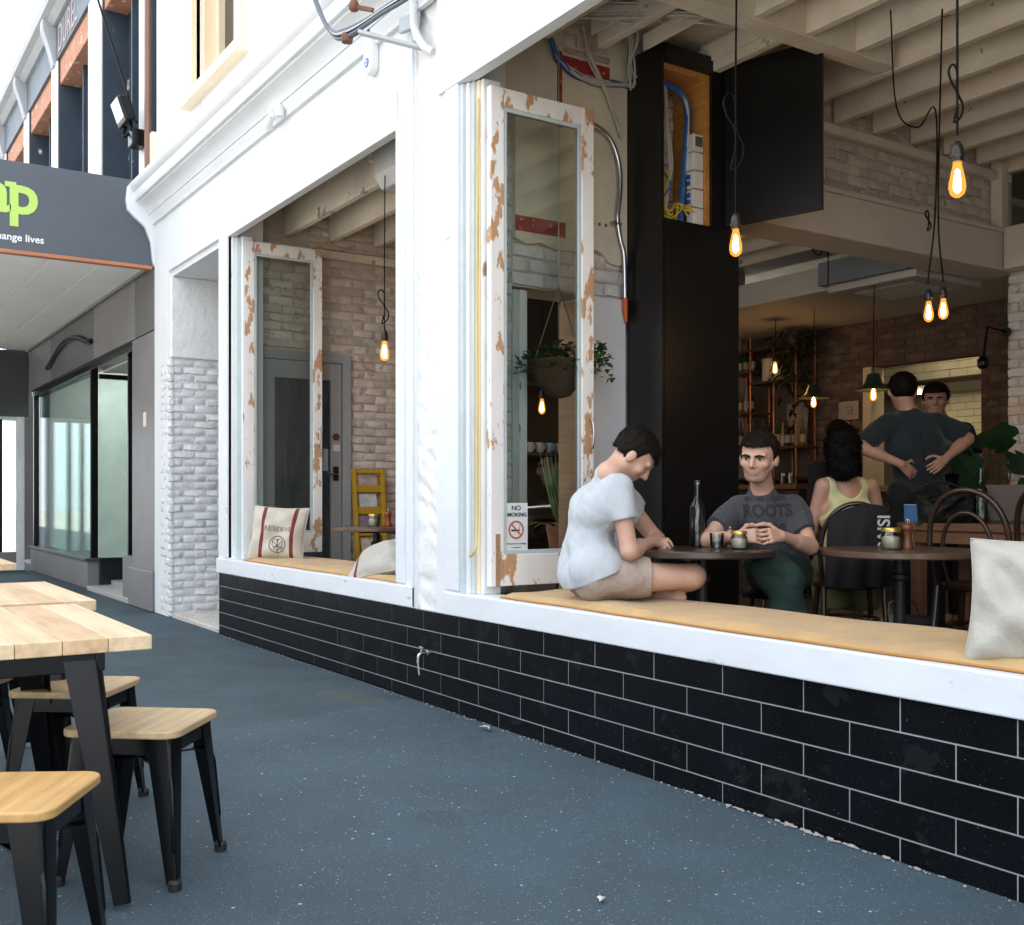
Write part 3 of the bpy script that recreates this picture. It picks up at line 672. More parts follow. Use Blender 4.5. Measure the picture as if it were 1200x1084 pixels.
brick_field(kt, 'tile', (0, 8.332, 0), (1, 0, 0), (0, -1, 0), -7.9, -6.2, 1.3, 2.62, [ktile], L=.205, H=.082, D=.008, joint=.006, jit=.0004, ch=.002, proud=.001, tilt=.004)
hood = thing('range_hood', 'tiled extractor hood bulkhead inside the kitchen hatch', 'hood', (-6.6, 7.0, 2.4))
B(-8.9, -4.1, 6.98, 7.9, 2.42, 3.3).build('core', mat('tile_grout_dark', (.18, .16, .12), .9), hood)
brick_field(hood, 'tile', (0, 6.98, 0), (1, 0, 0), (0, -1, 0), -7.9, -5.6, 2.42, 2.76, [ktile], L=.205, H=.082, D=.008, joint=.006, jit=.0004, ch=.002, proud=.001, tilt=.004)
B(-8.9, -4.1, 7.0, 7.88, 2.38, 2.42).build('hood_filter', mat('hood_dark', (.03, .03, .03), .4), hood)
for hx_ in (-7.6, -5.2): B(hx_ - .12, hx_ + .12, 7.5, 7.62, 2.36, 2.38).build('added_hood_light', mat('added_hood_light', (1, 1, 1), emit=(1, .80, .48), estr=24), hood)  # emitters added under the hood to brighten the tiled wall
kl = thing('kitchen_light', 'ceiling batten lamp in the kitchen behind the hatch', 'lamp', (-6.3, 6.75, 2.9))
B(-6.9, -5.7, 6.70, 6.80, 3.22, 3.29).build('housing', psw, kl)
MB().tube([(-6.88, 6.75, 3.19), (-5.72, 6.75, 3.19)], .02, 8).build('tube', mat('kitchen_tube', (1, 1, 1), emit=(1, .82, .5), estr=16), kl)
pp = thing('paper_notice', 'small framed white notice on the dark brick wall', 'notice', (-7.5, 6.28, 2.0))
B(-7.64, -7.385, 6.285, 6.298, 2.01, 2.20).build('sheet', mat('notice_paper', (.30, .28, .26), .7), pp)
for (a, b, c, d) in [(-7.64, -7.385, 2.01, 2.02), (-7.64, -7.385, 2.19, 2.2), (-7.64, -7.63, 2.02, 2.19), (-7.395, -7.385, 2.02, 2.19)]:
    B(a, b, 6.28, 6.285, c, d).build('frame', mat('notice_frame', (.42, .38, .34), .6), pp)
for (a, b, c, d) in [(-7.56, -7.47, 2.10, 2.105), (-7.52, -7.46, 2.07, 2.075), (-7.465, -7.46, 2.075, 2.14), (-7.56, -7.46, 2.14, 2.145)]:
    B(a, b, 6.282, 6.285, c, d).build('printed_line', rubber, pp)
# ---------------------------------------------------------------- casement sashes swung inward
FLOOR = .22
def sash(x, y0, y1, z0, z1, label):
    t = thing('casement_window', label, 'window', (x, y0, z0), 0, 'open casement sashes')
    sw = .085
    B(x - .022, x + .022, y0, y0 + sw, z0, z1).build('stile', peel, t, bevel=.005)
    B(x - .022, x + .022, y1 - sw, y1, z0, z1).build('stile', peel, t, bevel=.005)
    B(x - .021, x + .021, y0 + sw, y1 - sw, z1 - .10, z1).build('rail', peel, t, bevel=.005)
    B(x - .021, x + .021, y0 + sw, y1 - sw, z0, z0 + .17).build('rail', peel, t, bevel=.005)
    for (a, b, c, d) in [(y0 + sw, y0 + sw + .022, z0 + .17, z1 - .10), (y1 - sw - .022, y1 - sw, z0 + .17, z1 - .10), (y0 + sw + .022, y1 - sw - .022, z1 - .122, z1 - .10), (y0 + sw + .022, y1 - sw - .022, z0 + .17, z0 + .192)]:
        B(x - .012, x + .016, a, b, c, d).build('glazing_bead', greypaint, t, bevel=.003)
    B(x - .003, x + .003, y0 + sw + .01, y1 - sw - .01, z0 + .18, z1 - .11).build('pane', glass, t)
    return t
s1 = sash(-8.74, .10, .80, .70, 3.345, 'peeling white casement sash swung open beside the striped cushion')
s2 = sash(-4.80, .07, .76, .70, 3.365, 'peeling white casement sash with no smoking sign, swung open behind the seated man')
MB().tube(spline([(-4.775, .725, 1.44), (-4.745, .725, 1.46), (-4.735, .725, 1.53), (-4.745, .725, 1.60), (-4.775, .725, 1.62)]), .006).build('handle', chrome, s2, smooth=60)
MB().tube(spline([(-8.715, .765, 1.62), (-8.69, .765, 1.64), (-8.685, .765, 1.70), (-8.69, .765, 1.76), (-8.715, .765, 1.78)]), .006).build('handle', chrome, s1, smooth=60)
B(-4.777, -4.771, .10, .125, .70, .98).build('sash_bolt', rawwood, s2)
# loose cord on the jamb
co = MB().tube(spline([(-4.84, .03, 3.3), (-4.835, .02, 2.4), (-4.835, .02, 1.4), (-4.83, .015, 1.0), (-4.82, -.0, .90), (-4.86, -.01, .86)]), .009, 6).build('sash_cord', mat('cord_yellow', (.62, .50, .22), .7), smooth=60)
tag(co, 'frayed yellow cord hanging down the window jamb beside the no smoking sign', 'cord')
# no smoking sign on the glass
ns = thing('no_smoking_sign', 'white no smoking notice stuck on the open window pane', 'sign', (-4.79, .24, .9))
paper = mat('sign_paper', (.72, .76, .76), .5, var=.03); inkblk = mat('sign_ink', (.02, .03, .035), .6); inkred = mat('sign_red', (.50, .12, .05), .6)
B(-4.795, -4.7925, .165, .315, .89, 1.145).build('sheet', paper, ns)
SM = frame((-4.7915, .24, 1.105), (0, 1, 0), (0, 0, 1))
text('lettering', 'NO', inkblk, ns, SM, .038, align='CENTER', bold=.0006)
text('lettering', 'SMOKING', inkblk, ns, frame((-4.7915, .24, 1.072), (0, 1, 0), (0, 0, 1)), .030, align='CENTER', bold=.0006)
text('lettering', 'Thank you for not smoking', inkblk, ns, frame((-4.7915, .24, .922), (0, 1, 0), (0, 0, 1)), .0115, align='CENTER')
text('lettering', 'no smoking area', inkblk, ns, frame((-4.7915, .24, .902), (0, 1, 0), (0, 0, 1)), .009, align='CENTER')
RX = Matrix.Rotation(R(90), 4, 'Y')
MB().lathe([(.050, -.0006), (.050, .0006), (.040, .0006), (.040, -.0006), (.050, -.0006)], (-4.791, .24, 1.0), 28, M=RX, cap=False).build('red_ring', inkred, ns)
MB().bar((-4.7905, .208, 1.032), (-4.7905, .272, .968), .001, .009, up=(0, 1, 1)).build('red_slash', inkred, ns)
B(-4.791, -4.7902, .208, .262, .992, 1.002).build('cigarette', inkblk, ns)
MB().tube([(-4.791, .262, 1.0), (-4.791, .258, 1.012), (-4.791, .264, 1.02), (-4.791, .26, 1.028)], .0012, 5).build('smoke', inkblk, ns)

# ---------------------------------------------------------------- window benches and pads
def pad(name, x0, x1, y0, y1, z0, z1, m, label, seed, nx=60, ny=14):
    rnd = random.Random(seed); V = []; Fc = []
    ph = [(rnd.uniform(2, 9), rnd.uniform(3, 12), rnd.uniform(0, 6), rnd.uniform(.2, 1)) for _ in range(7)]
    def pt(i, j, top):
        u, v = i / nx, j / ny; x = x0 + (x1 - x0) * u; y = y0 + (y1 - y0) * v
        e = min(min(u * (x1 - x0), (1 - u) * (x1 - x0)), min(v, 1 - v) * (y1 - y0)); k = min(1, e / .035); k = math.sqrt(max(0, 1 - (1 - k) ** 2))
        wv = sum(a * math.sin(fx * x + fy * y * 2 + p) for fx, fy, p, a in ph) * .0022
        yy = y + (.010 * math.sin(x * 2.3 + seed) + .005 * math.sin(x * 9)) * (1 - v)
        zm = z0 + (z1 - z0) * .25
        return (x, yy, zm + (z1 + wv - zm) * k if top else zm - (zm - z0) * k)
    for top in (1, 0):
        for j in range(ny + 1):
            for i in range(nx + 1): V.append(pt(i, j, top))
    N = (nx + 1) * (ny + 1)
    for j in range(ny):
        for i in range(nx):
            a = j * (nx + 1) + i; Fc.append((a, a + 1, a + nx + 2, a + nx + 1)); Fc.append((N + a, N + a + nx + 1, N + a + nx + 2, N + a + 1))
    o = MB().add(V, Fc)
    t = thing(name, label, 'seat pad', ((x0 + x1) / 2, (y0 + y1) / 2, z0), 0, 'tan seat pads on the window benches')
    bm_ = o.build('pad', m, t, smooth=50)
    pp = [pt(i, 0, 1) for i in range(nx + 1)]
    MB().tube([(p[0], p[1] - .001, z0 + (z1 - z0) * .28) for p in pp], .0045, 6).build('seam', mat('tan_seam', (.40, .19, .05), .8), bm_, smooth=60)
    return t
for (x0, x1, lb) in [(-8.83, -5.72, 'timber window bench inside the smaller window'), (-4.98, .6, 'timber window bench inside the larger window')]:
    t = thing('window_bench', lb, 'bench', ((x0 + x1) / 2, .4, FLOOR), 0, 'window benches')
    B(x0 + .01, x1, .165, .60, .61, .648).build('seat_board', rawwood, t, bevel=.004)
    B(x0 + .01, x1, .56, .58, FLOOR, .61).build('front_board', rawwood, t)
pad('bench_pad', -8.55, -5.78, .03, .60, .652, .682, tan, 'tan canvas seat pad under the cushions in the smaller window', 3)
pad('bench_pad', -4.62, .45, .02, .60, .652, .686, tan, 'long tan canvas seat pad the man sits on in the larger window', 5, nx=110)

# ---------------------------------------------------------------- cushions
canvas = mat('oatmeal_canvas', (.50, .46, .38), .85, var=.08, vscale=6, bump=.5, bscale=160, sheen=.2)
canvas2 = mat('pale_canvas', (.40, .385, .335), .85, var=.1, vscale=6, bump=.8, bscale=9, bdist=.03, sheen=.2)
stripe = mat('maroon_stripe', (.17, .018, .012), .8, var=.15, bump=.4, bscale=120)
def pillow(M, w, h, th, m, seed, name='cover', parent=None, n=36, sag=0, stripes=None, wr=1.0):
    rnd = random.Random(seed)
    ph = [(rnd.uniform(-9, 9), rnd.uniform(-9, 9), rnd.uniform(0, 6), rnd.uniform(.3, 1)) for _ in range(9)]
    V = []; Fc = []; MI = []
    def P(u, v, s):
        e = (max(0, 1 - abs(u) ** 2.6) * max(0, 1 - abs(v) ** 2.6)) ** .55
        pin = 1 - .10 * (abs(u) ** 2) * (1 - abs(v)) - 0
        x = u * w / 2 * (1 - .07 * (1 - v * v)); y = v * h / 2 * (1 - .07 * (1 - u * u))
        ww = sum(a * math.sin(p * u * .9 + q * v * .9 + r) for p, q, r, a in ph) * .006 * wr * (.35 + e)
        ww += .010 * wr * math.sin(7 * (u * .8 + v) + seed) * (abs(u * v))
        return M @ Vector((x, y - sag * (1 - v) * .0, s * (th / 2 * e + ww * e ** .5)))
    for s in (1, -1):
        for j in range(n + 1):
            for i in range(n + 1): V.append(P(i / n * 2 - 1, j / n * 2 - 1, s))
    N = (n + 1) ** 2
    for j in range(n):
        for i in range(n):
            a = j * (n + 1) + i; u = (i + .5) / n * 2 - 1; st = 0
            if stripes and any(abs(u - c) < wd for c, wd in stripes): st = 1
            Fc.append((a, a + 1, a + n + 2, a + n + 1)); MI.append(st)
            Fc.append((N + a, N + a + n + 1, N + a + n + 2, N + a + 1)); MI.append(st)
    o = MB(); o.v = V; o.f = Fc; o.mi = MI
    ms = [m, stripe] if stripes else m
    b = o.build(name, ms, parent, smooth=70)
    return b, P
def cushion(label, origin, xdir, ydir, w, h, th, m, seed, **k):
    M = frame(origin, xdir, ydir)
    t = thing('cushion', label, 'cushion', (origin[0], origin[1], .69), 0)
    b, P = pillow(M, w, h, th, m, seed, parent=t, **k)
    pts = [P(u, -1, 0) for u in np.linspace(-1, 1, 16)] + [P(1, v, 0) for v in np.linspace(-.9, 1, 14)] + [P(u, 1, 0) for u in np.linspace(.9, -1, 14)] + [P(-1, v, 0) for v in np.linspace(.9, -.9, 13)]
    MB().tube(pts, .004, 5, closed=True).build('piping', m, b, smooth=60)
    return t, M, P
t, M, P = cushion('oatmeal cushion with two maroon stripes and a printed monogram leaning on the open sash', (-8.36, .26, .885), (.62, .78, -.05), (-.25, .16, 1), .47, .45, .16, canvas, 4, stripes=[(-.52, .075), (.62, .07)], n=44)
cink = mat('cushion_ink', (.10, .09, .085), .8, var=.3, vscale=30)
# print follows the bulged face
def on_pillow(o, P, w, h):
    return o
def print_text(body, cx, cy, size, parent):
    c = bpy.data.curves.new('lettering', 'FONT'); c.body = body; c.size = size; c.align_x = 'CENTER'; c.extrude = 0; c.resolution_u = 3
    q = bpy.data.objects.new('tmp', c); COL.objects.link(q); bpy.context.view_layer.update()
    me = bpy.data.meshes.new_from_object(q); bpy.data.objects.remove(q)
    bm = bmesh.new(); bm.from_mesh(me); bmesh.ops.triangulate(bm, faces=bm.faces); bmesh.ops.subdivide_edges(bm, edges=[e for e in bm.edges if e.calc_length() > .01], cuts=2)
    bm.to_mesh(me); bm.free()
    for v in me.vertices:
        u, vv = cx + v.co.x * 1.05 / (.47 / 2), cy + v.co.y / (.45 / 2)
        p = P(u, vv, 1) + M.to_3x3() @ Vector((0, 0, .0022)); v.co = ROOTM[parent] @ p
    me.materials.append(cink); o = bpy.data.objects.new('lettering', me); COL.objects.link(o); o.parent = parent
print_text('RESERVE', .08, -.02, .062, t)
cxx, cyy = .10, -.52
ring = [P(cxx + .30 * math.cos(a), cyy + .32 * math.sin(a), 1) + M.to_3x3() @ Vector((0, 0, .002)) for a in np.linspace(0, 2 * PI, 33)[:-1]]
MB().tube(ring, .0032, 5, closed=True).build('monogram_ring', cink, t, smooth=60)
for a0 in (-.10, .10):
    lp = [P(cxx + a0 + .10 * math.cos(a), cyy + .05 + .16 * math.sin(a), 1) + M.to_3x3() @ Vector((0, 0, .002)) for a in np.linspace(0, 2 * PI, 21)[:-1]]
    MB().tube(lp, .0026, 5, closed=True).build('monogram_stroke', cink, t, smooth=60)
for (u0, v0, u1, v1) in [(-.2, .12, .2, -.2), (.0, .2, .05, -.42), (.2, .14, -.12, -.2), (-.05, -.26, .24, -.1)]:
    MB().tube([P(cxx + u0 + (u1 - u0) * k / 6, cyy + v0 + (v1 - v0) * k / 6, 1) + M.to_3x3() @ Vector((0, 0, .002)) for k in range(7)], .0024, 5).build('monogram_stroke', cink, t, smooth=60)
t, M, P = cushion('plump pale cushion slumped against the white window post', (-6.30, .21, .775), (.90, .38, .20), (-.25, .75, .50), .46, .40, .19, canvas2, 9, stripes=[(-.62, .05)])
t, M, P = cushion('upright pale canvas cushion on the bench pad beside the dark bag', (-1.80, .19, .855), (.93, .36, .02), (-.10, .30, .95), .46, .40, .17, canvas2, 12, wr=2.4, n=44)
bg_ = thing('shoulder_bag', 'dark grey shoulder bag with looped straps behind the upright cushion', 'bag', (-1.86, .42, .69))
pillow(frame((-1.84, .42, .80), (1, .2, 0), (0, .3, 1), ), .36, .24, .16, mat('dark_bag', (.05, .05, .06), .7, var=.2, bump=.4), 31, name='body', parent=bg_, wr=1.8)
strap = mat('bag_strap', (.03, .028, .026), .6)
for (dx, dz, dy) in [(-.02, 0, 0), (.02, -.02, -.06)]:
    MB().tube(spline([(-2.00 + dx, .36 + dy, .86 + dz), (-2.06 + dx, .33 + dy, .83 + dz), (-2.10 + dx, .30 + dy, .76 + dz), (-2.09 + dx, .28 + dy, .71), (-2.03 + dx, .28 + dy, .70), (-1.97 + dx, .32 + dy, .74)]), .011, 7).build('strap', strap, bg_, smooth=60)

# ---------------------------------------------------------------- round pedestal tables and things on them
darkwood = mat('dark_table_top', (.045, .032, .026), .30, var=.25, vscale=5, grain=22, coat=.2)
brownwood = mat('brown_table_top', (.12, .075, .05), .34, var=.25, vscale=5, grain=22, coat=.2)
castiron = mat('cast_iron', (.02, .02, .022), .5, var=.2)
def round_table(x, y, z, r, m, label):
    t = thing('round_table', label, 'table', (x, y, FLOOR), 0, 'round pedestal tables')
    MB().lathe([(0, z - .034), (r - .006, z - .034), (r, z - .028), (r, z - .005), (r - .005, z), (0, z)], (x, y, 0), 56).build('tabletop', m, t, smooth=35)
    MB().lathe([(.028, FLOOR + .05), (.028, z - .05), (.05, z - .045), (.05, z - .035)], (x, y, 0), 16).build('column', castiron, t, smooth=40)
    MB().lathe([(.034, z - .16), (.045, z - .15), (.045, z - .13), (.034, z - .12)], (x, y, 0), 16).build('collar', castiron, t, smooth=40)
    for k in range(4):
        a = k * PI / 2 + .5
        MB().bar((x + .03 * math.cos(a), y + .03 * math.sin(a), FLOOR + .07), (x + .27 * math.cos(a), y + .27 * math.sin(a), FLOOR + .018), .05, .045, w2=.04, h2=.03).build('foot', castiron, t, bevel=.006)
        MB().bar((x, y, z - .045), (x + .22 * math.cos(a), y + .22 * math.sin(a), z - .042), .03, .014).build('bracket', castiron, t)
    return t
T1 = (-3.84, .70, .924); T2 = (-3.46, 1.71, .91); T3 = (-7.85, .90, .94)
round_table(*T1, .347, darkwood, 'dark round table between the two seated men')
round_table(*T2, .41, brownwood, 'brown round table with pepper grinders beside the tan bench pad')
round_table(*T3, .36, brownwood, 'round table in front of the yellow magazine rack')
cglass = glassmat('clear_glass', (.93, .96, .95), 1.5, 1.6)
oil = mat('pale_salt', (.62, .56, .42), .8, var=.1, bump=.4); gold = mat('gold_lid', (.55, .40, .12), .35, metal=.8)
waterm = glassmat('water_in_glass', (.75, .83, .85), 1.33, 1.5)
def bottle(x, y, z, h, r, label, m=cglass, water=True):
    t = thing('water_bottle', label, 'bottle', (x, y, z), 0)
    MB().lathe([(r * .9, .001), (r, .008), (r, h * .56), (r * .93, h * .62), (r * .55, h * .70), (r * .36, h * .76), (r * .34, h * .95), (r * .42, h * .955), (r * .42, h)], (x, y, z), 24, cap=False).build('glass', m, t, smooth=50)
    if water: MB().lathe([(0, .006), (r * .88, .006), (r * .9, h * .24), (0, h * .24)], (x, y, z), 24).build('water', waterm, t, smooth=50)
    MB().lathe([(0, .03), (r * .5, .018), (r * .9, .002)], (x, y, z), 24).build('punt', cglass, t, smooth=50)
    return t
def jar(x, y, z, label, s=1.0, group='jars with gold lids on the tables'):
    t = thing('glass_jar', label, 'jar', (x, y, z), 0, group)
    MB().lathe([(.036 * s, .001), (.041 * s, .008), (.041 * s, .055 * s), (.034 * s, .066 * s), (.034 * s, .072 * s)], (x, y, z), 24, cap=False).build('glass', cglass, t, smooth=50)
    MB().lathe([(0, .004), (.037 * s, .006), (.038 * s, .05 * s), (.02 * s, .056 * s), (0, .052 * s)], (x, y, z), 20).build('contents', oil, t, smooth=50)
    MB().lathe([(0, .089 * s), (.037 * s, .088 * s), (.039 * s, .084 * s), (.039 * s, .072 * s), (.036 * s, .070 * s)], (x, y, z), 24).build('lid', gold, t, smooth=40)
    return t
grw = mat('walnut_mill', (.16, .055, .025), .35, grain=20); grw2 = mat('pale_mill', (.42, .22, .10), .4, grain=20)
def grinder(x, y, z, h, m, label):
    t = thing('pepper_grinder', label, 'grinder', (x, y, z), 0, 'pepper grinders on the tables'); s = h / .13
    MB().lathe([(0, 0), (.026 * s, 0), (.028 * s, .01 * s), (.022 * s, .035 * s), (.018 * s, .055 * s), (.022 * s, .075 * s), (.024 * s, .082 * s)], (x, y, z), 20).build('body', m, t, smooth=50)
    MB().lathe([(.022 * s, .083 * s), (.026 * s, .09 * s), (.025 * s, .105 * s), (.014 * s, .116 * s), (0, .118 * s)], (x, y, z), 20).build('cap', m, t, smooth=50)
    MB().lathe([(.003 * s, .116 * s), (.003 * s, .124 * s), (.008 * s, .127 * s), (.008 * s, .135 * s), (0, .138 * s)], (x, y, z), 12).build('knob', chrome, t, smooth=50)
    return t
bottle(-3.97, .79, .925, .335, .037, 'clear glass water bottle standing on the dark round table')
jar(-3.69, .80, .925, 'gold lidded jar on the dark round table by clasped hands')
grinder(-3.85, .83, .925, .10, grw2, 'pale wooden grinder nearer the bottle on the dark round table'); grinder(-3.82, .87, .925, .10, grw2, 'pale wooden grinder nearer the gold lidded jar on the dark round table')
tg = thing('drinking_glass', 'short water tumbler in front of the grinders on the dark table', 'glass', (-3.81, .77, .925))
MB().lathe([(.030, .001), (.036, .075), (.034, .075), (.029, .006)], (-3.81, .77, .925), 20, cap=False).build('glass', cglass, tg, smooth=50)
MB().lathe([(0, .004), (.029, .004), (.031, .035), (0, .035)], (-3.81, .77, .925), 20).build('water', waterm, tg, smooth=50)
jar(-3.46, 1.64, .911, 'large gold lidded jar beside the walnut grinders on the brown table', 1.25)
grinder(-3.50, 1.84, .911, .145, grw2, 'pale topped grinder behind the large jar on the brown table')
grinder(-3.415, 1.71, .911, .15, grw, 'dark walnut grinder beside the large jar on the brown table')
jar(-7.86, .88, .941, 'small jar on the round table before the yellow rack', 1.15); grinder(-7.80, .98, .941, .14, mat('red_mill', (.25, .05, .02), .4), 'reddish grinder on the round table before the yellow rack')

# ---------------------------------------------------------------- pendant bulbs
cordm = mat('black_flex', (.006, .0055, .005), .6, spec=.12)
fil = mat('glowing_filament', (1, .6, .2), emit=(1, .58, .22), estr=80)
bg1 = bulbglass('amber_bulb')
def pendant(x, y, z, top, label, s=1.0, path=None, knot=None, two=None, shade=False):
    t = thing('pendant_lamp', label, 'lamp', (x, y, top), 0, 'bare bulb pendant lamps')
    pts = path or [(x + .01, y, top), (x, y, (z + top) / 2), (x, y, z + .13 * s)]
    MB().tube(spline(pts, 6) if path else pts, .0045, 6).build('cord', cordm, t, smooth=60)
    if knot:
        kz, kw, kh = knot; dx, dy = .549, .836
        lp = [(x + dx * kw * a, y + dy * kw * a, kz + kh * b) for a, b in [(0, -.5), (-.05, 0), (-.6, .35), (-.9, .75), (-.5, 1), (-.05, .8), (0, .2), (.1, -.1), (.55, -.45), (.5, -.8), (.05, -1.05), (-.35, -1.1), (-.2, -.85), (0, -.5)]]
        MB().tube(spline(lp, 5), .0045, 6).build('cord_knot', cordm, t, smooth=60)
    MB().lathe([(.008, .135 * s), (.012, .13 * s), (.022 * s, .115 * s), (.024 * s, .10 * s), (.024 * s, .085 * s), (.029 * s, .083 * s), (.029 * s, .074 * s), (.024 * s, .072 * s), (.022 * s, .055 * s), (0, .055 * s)], (x, y, z), 18).build('lamp_holder', mat('lamp_holder', (.03, .027, .025), .35, metal=.5), t, smooth=40)
    MB().lathe([(.014 * s, .056 * s), (.016 * s, .045 * s), (.022 * s, .02 * s), (.031 * s, -.025 * s), (.032 * s, -.045 * s), (.026 * s, -.068 * s), (.012 * s, -.08 * s), (.003, -.083 * s)], (x, y, z), 20, cap=False).build('bulb', bg1, t, smooth=60)
    MB().lathe([(0, .03 * s), (.008 * s, .02 * s), (.014 * s, -.03 * s), (.014 * s, -.05 * s), (.006 * s, -.062 * s), (0, -.064 * s)], (x, y, z), 14).build('filament', fil, t, smooth=60)
    if shade: MB().lathe([(.02, .16), (.05, .15), (.07, .08), (.10, .045), (.15, .02), (.15, .016), (.10, .035), (.06, .07), (.03, .13)], (x, y, z), 24, cap=False).build('shade', mat('green_enamel', (.02, .035, .03), .35), t, smooth=50)
    return t
pendant(-3.388, .474, 2.31, 3.8, 'bare glowing bulb hanging before the black cabinet, its flex knotted in a loop',   .88, knot=(2.80, .06, .16))
pendant(-2.366, .574, 2.35, 3.8, 'largest bare glowing bulb, its flex tied in a long bow', .95, path=[(-2.36, .56, 3.8), (-2.366, .574, 3.0), (-2.366, .574, 2.5)], knot=(2.66, .035, .10))
pendant(-3.54, 2.06, 2.18, 3.8, 'glowing twin bulb whose flex swags up from a hook loop', .8, path=[(-3.66, 1.90, 3.79), (-3.66, 1.95, 3.28), (-3.58, 2.02, 3.16), (-3.52, 2.09, 3.25), (-3.52, 2.09, 2.72), (-3.545, 2.06, 2.32)], knot=(2.66, .02, .05))
pendant(-3.50, 2.13, 2.195, 3.8, 'glowing twin bulb whose flex drops straight from the joists', .8, path=[(-3.50, 2.12, 3.79), (-3.51, 2.10, 2.72), (-3.50, 2.13, 2.33)])
pendant(-6.62, .36, 2.20, 3.5, 'bare glowing bulb hanging in the smaller window before the limewashed brick', 1.0, knot=(2.50, .05, .11))
pendant(-7.70, 5.37, 2.53, 3.02, 'small bare bulb glowing among the bar shelves', .9)
pendant(-7.08, 5.24, 2.13, 3.02, 'enamel shaded pendant glowing over the bar counter', .9, shade=True)
pendant(-5.80, 4.50, 2.06, 3.0, 'enamel shaded pendant glowing in front of the kitchen hatch', .9, shade=True)
pendant(-7.39, 2.22, 1.96, 3.5, 'bare bulb glowing beyond the opening in the dividing wall', .95)
for (a, lb) in [([(-6.3, 4.3, 3.49), (-6.25, 4.25, 3.35), (-6.15, 4.22, 3.24), (-6.05, 4.22, 3.27), (-6.04, 4.22, 2.95)], 'slack black flex looped under the far joists'),
          ([(-2.0, 1.6, 3.79), (-1.95, 1.62, 3.6), (-1.85, 1.65, 3.5)], 'black flex hanging from the joists beyond the large bulb')]:
    tag(MB().tube(spline(a), .006, 6).build('hanging_flex', cordm, smooth=60), lb, 'cable')

# ---------------------------------------------------------------- plants
leafm = [mat('leaf_%d' % i, c, .5, var=.25, vscale=12, spec=.3) for i, c in enumerate([(.05, .13, .035), (.08, .17, .05), (.035, .09, .03)])]
darkleaf = mat('dark_leaf', (.015, .025, .012), .45, var=.3)
monl = mat('monstera_leaf', (.018, .055, .02), .3, var=.25, vscale=8)
potm = mat('woven_basket', (.16, .10, .055), .85, var=.3, vscale=40, bump=1, bscale=90, bdist=.008, stretch=(1, 1, 3))
def blade(mb, p, d, L, w, droop=.3, n=6, up=(0, 0, 1), tw=0, mi=0, fold=.15, heart=False):
    """a leaf: curved strip with a fold along the midrib"""
    p = Vector(p); d = Vector(d).normalized(); s = d.cross(Vector(up))
    if s.length < .05: s = d.cross(Vector((1, 0, 0)))
    s.normalize(); nn = s.cross(d); V = []; c = p.copy(); dd = d.copy()
    for i in range(n + 1):
        t = i / n
        wd = w * (math.sin(PI * min(1, t ** .6 * .98 + .02)) if not heart else max(0, (1 - t ** 2.2)) ** .7 * (1 if t > .02 else .8))
        V += [c - s * wd / 2 + nn * fold * wd, c, c + s * wd / 2 + nn * fold * wd]
        c = c + dd * (L / n); dd = (dd - Vector(up) * droop / n).normalized()
    F_ = []
    for i in range(n):
        a = i * 3; F_ += [(a, a + 1, a + 4, a + 3), (a + 1, a + 2, a + 5, a + 4)]
    mb.add(V, F_, mi)
rnd = random.Random(21)
hb = thing('hanging_basket', 'woven hanging basket of trailing green ivy on thin chains behind the open sash', 'plant', (-5.02, .68, 1.75))
MB().lathe([(.02, 1.75), (.07, 1.765), (.12, 1.83), (.15, 1.90), (.158, 1.95), (.165, 1.955), (.165, 1.97), (.15, 1.97), (.14, 1.93), (0, 1.92)], (-5.01, .68, 0), 28).build('basket', potm, hb, smooth=50)
for k in range(3):
    a = k * 2.09 + .4
    MB().tube([(-5.01 + .155 * math.cos(a), .68 + .155 * math.sin(a), 1.965), (-5.01, .68, 2.40)], .004, 5).build('chain', chrome, hb)
MB().tube([(-5.01, .68, 2.40), (-5.01, .68, 3.8)], .004, 5).build('chain', chrome, hb)
m = MB()
for k in range(420):
    a = rnd.uniform(0, 2 * PI); rr_ = rnd.uniform(.02, .22) ** 1; z = 1.975 + .10 * (1 - (rr_ / .22) ** 2) * rnd.random() + (0 if rr_ < .15 else -rnd.random() * .10)
    p = (-5.01 + rr_ * math.cos(a), .68 + rr_ * math.sin(a) * 1.25, z)
    blade(m, p, (math.cos(a + rnd.uniform(-1, 1)), math.sin(a + rnd.uniform(-1, 1)), rnd.uniform(-.4, .8)), rnd.uniform(.03, .055), rnd.uniform(.02, .038), .5, 3, mi=k % 3)
for k in range(90):
    t_ = rnd.random(); p = (-4.97 + rnd.uniform(-.02, .02), .88 + .16 * t_, 1.99 + .10 * math.sin(t_ * 3) - .10 * t_ + rnd.uniform(-.06, .05))
    blade(m, p, (rnd.uniform(-1, 1), rnd.uniform(-.3, 1), rnd.uniform(-.6, .6)), rnd.uniform(.03, .055), .035, .5, 3, mi=k % 3)
tag(m.build('ivy', leafm, hb, smooth=40), kind='stuff')
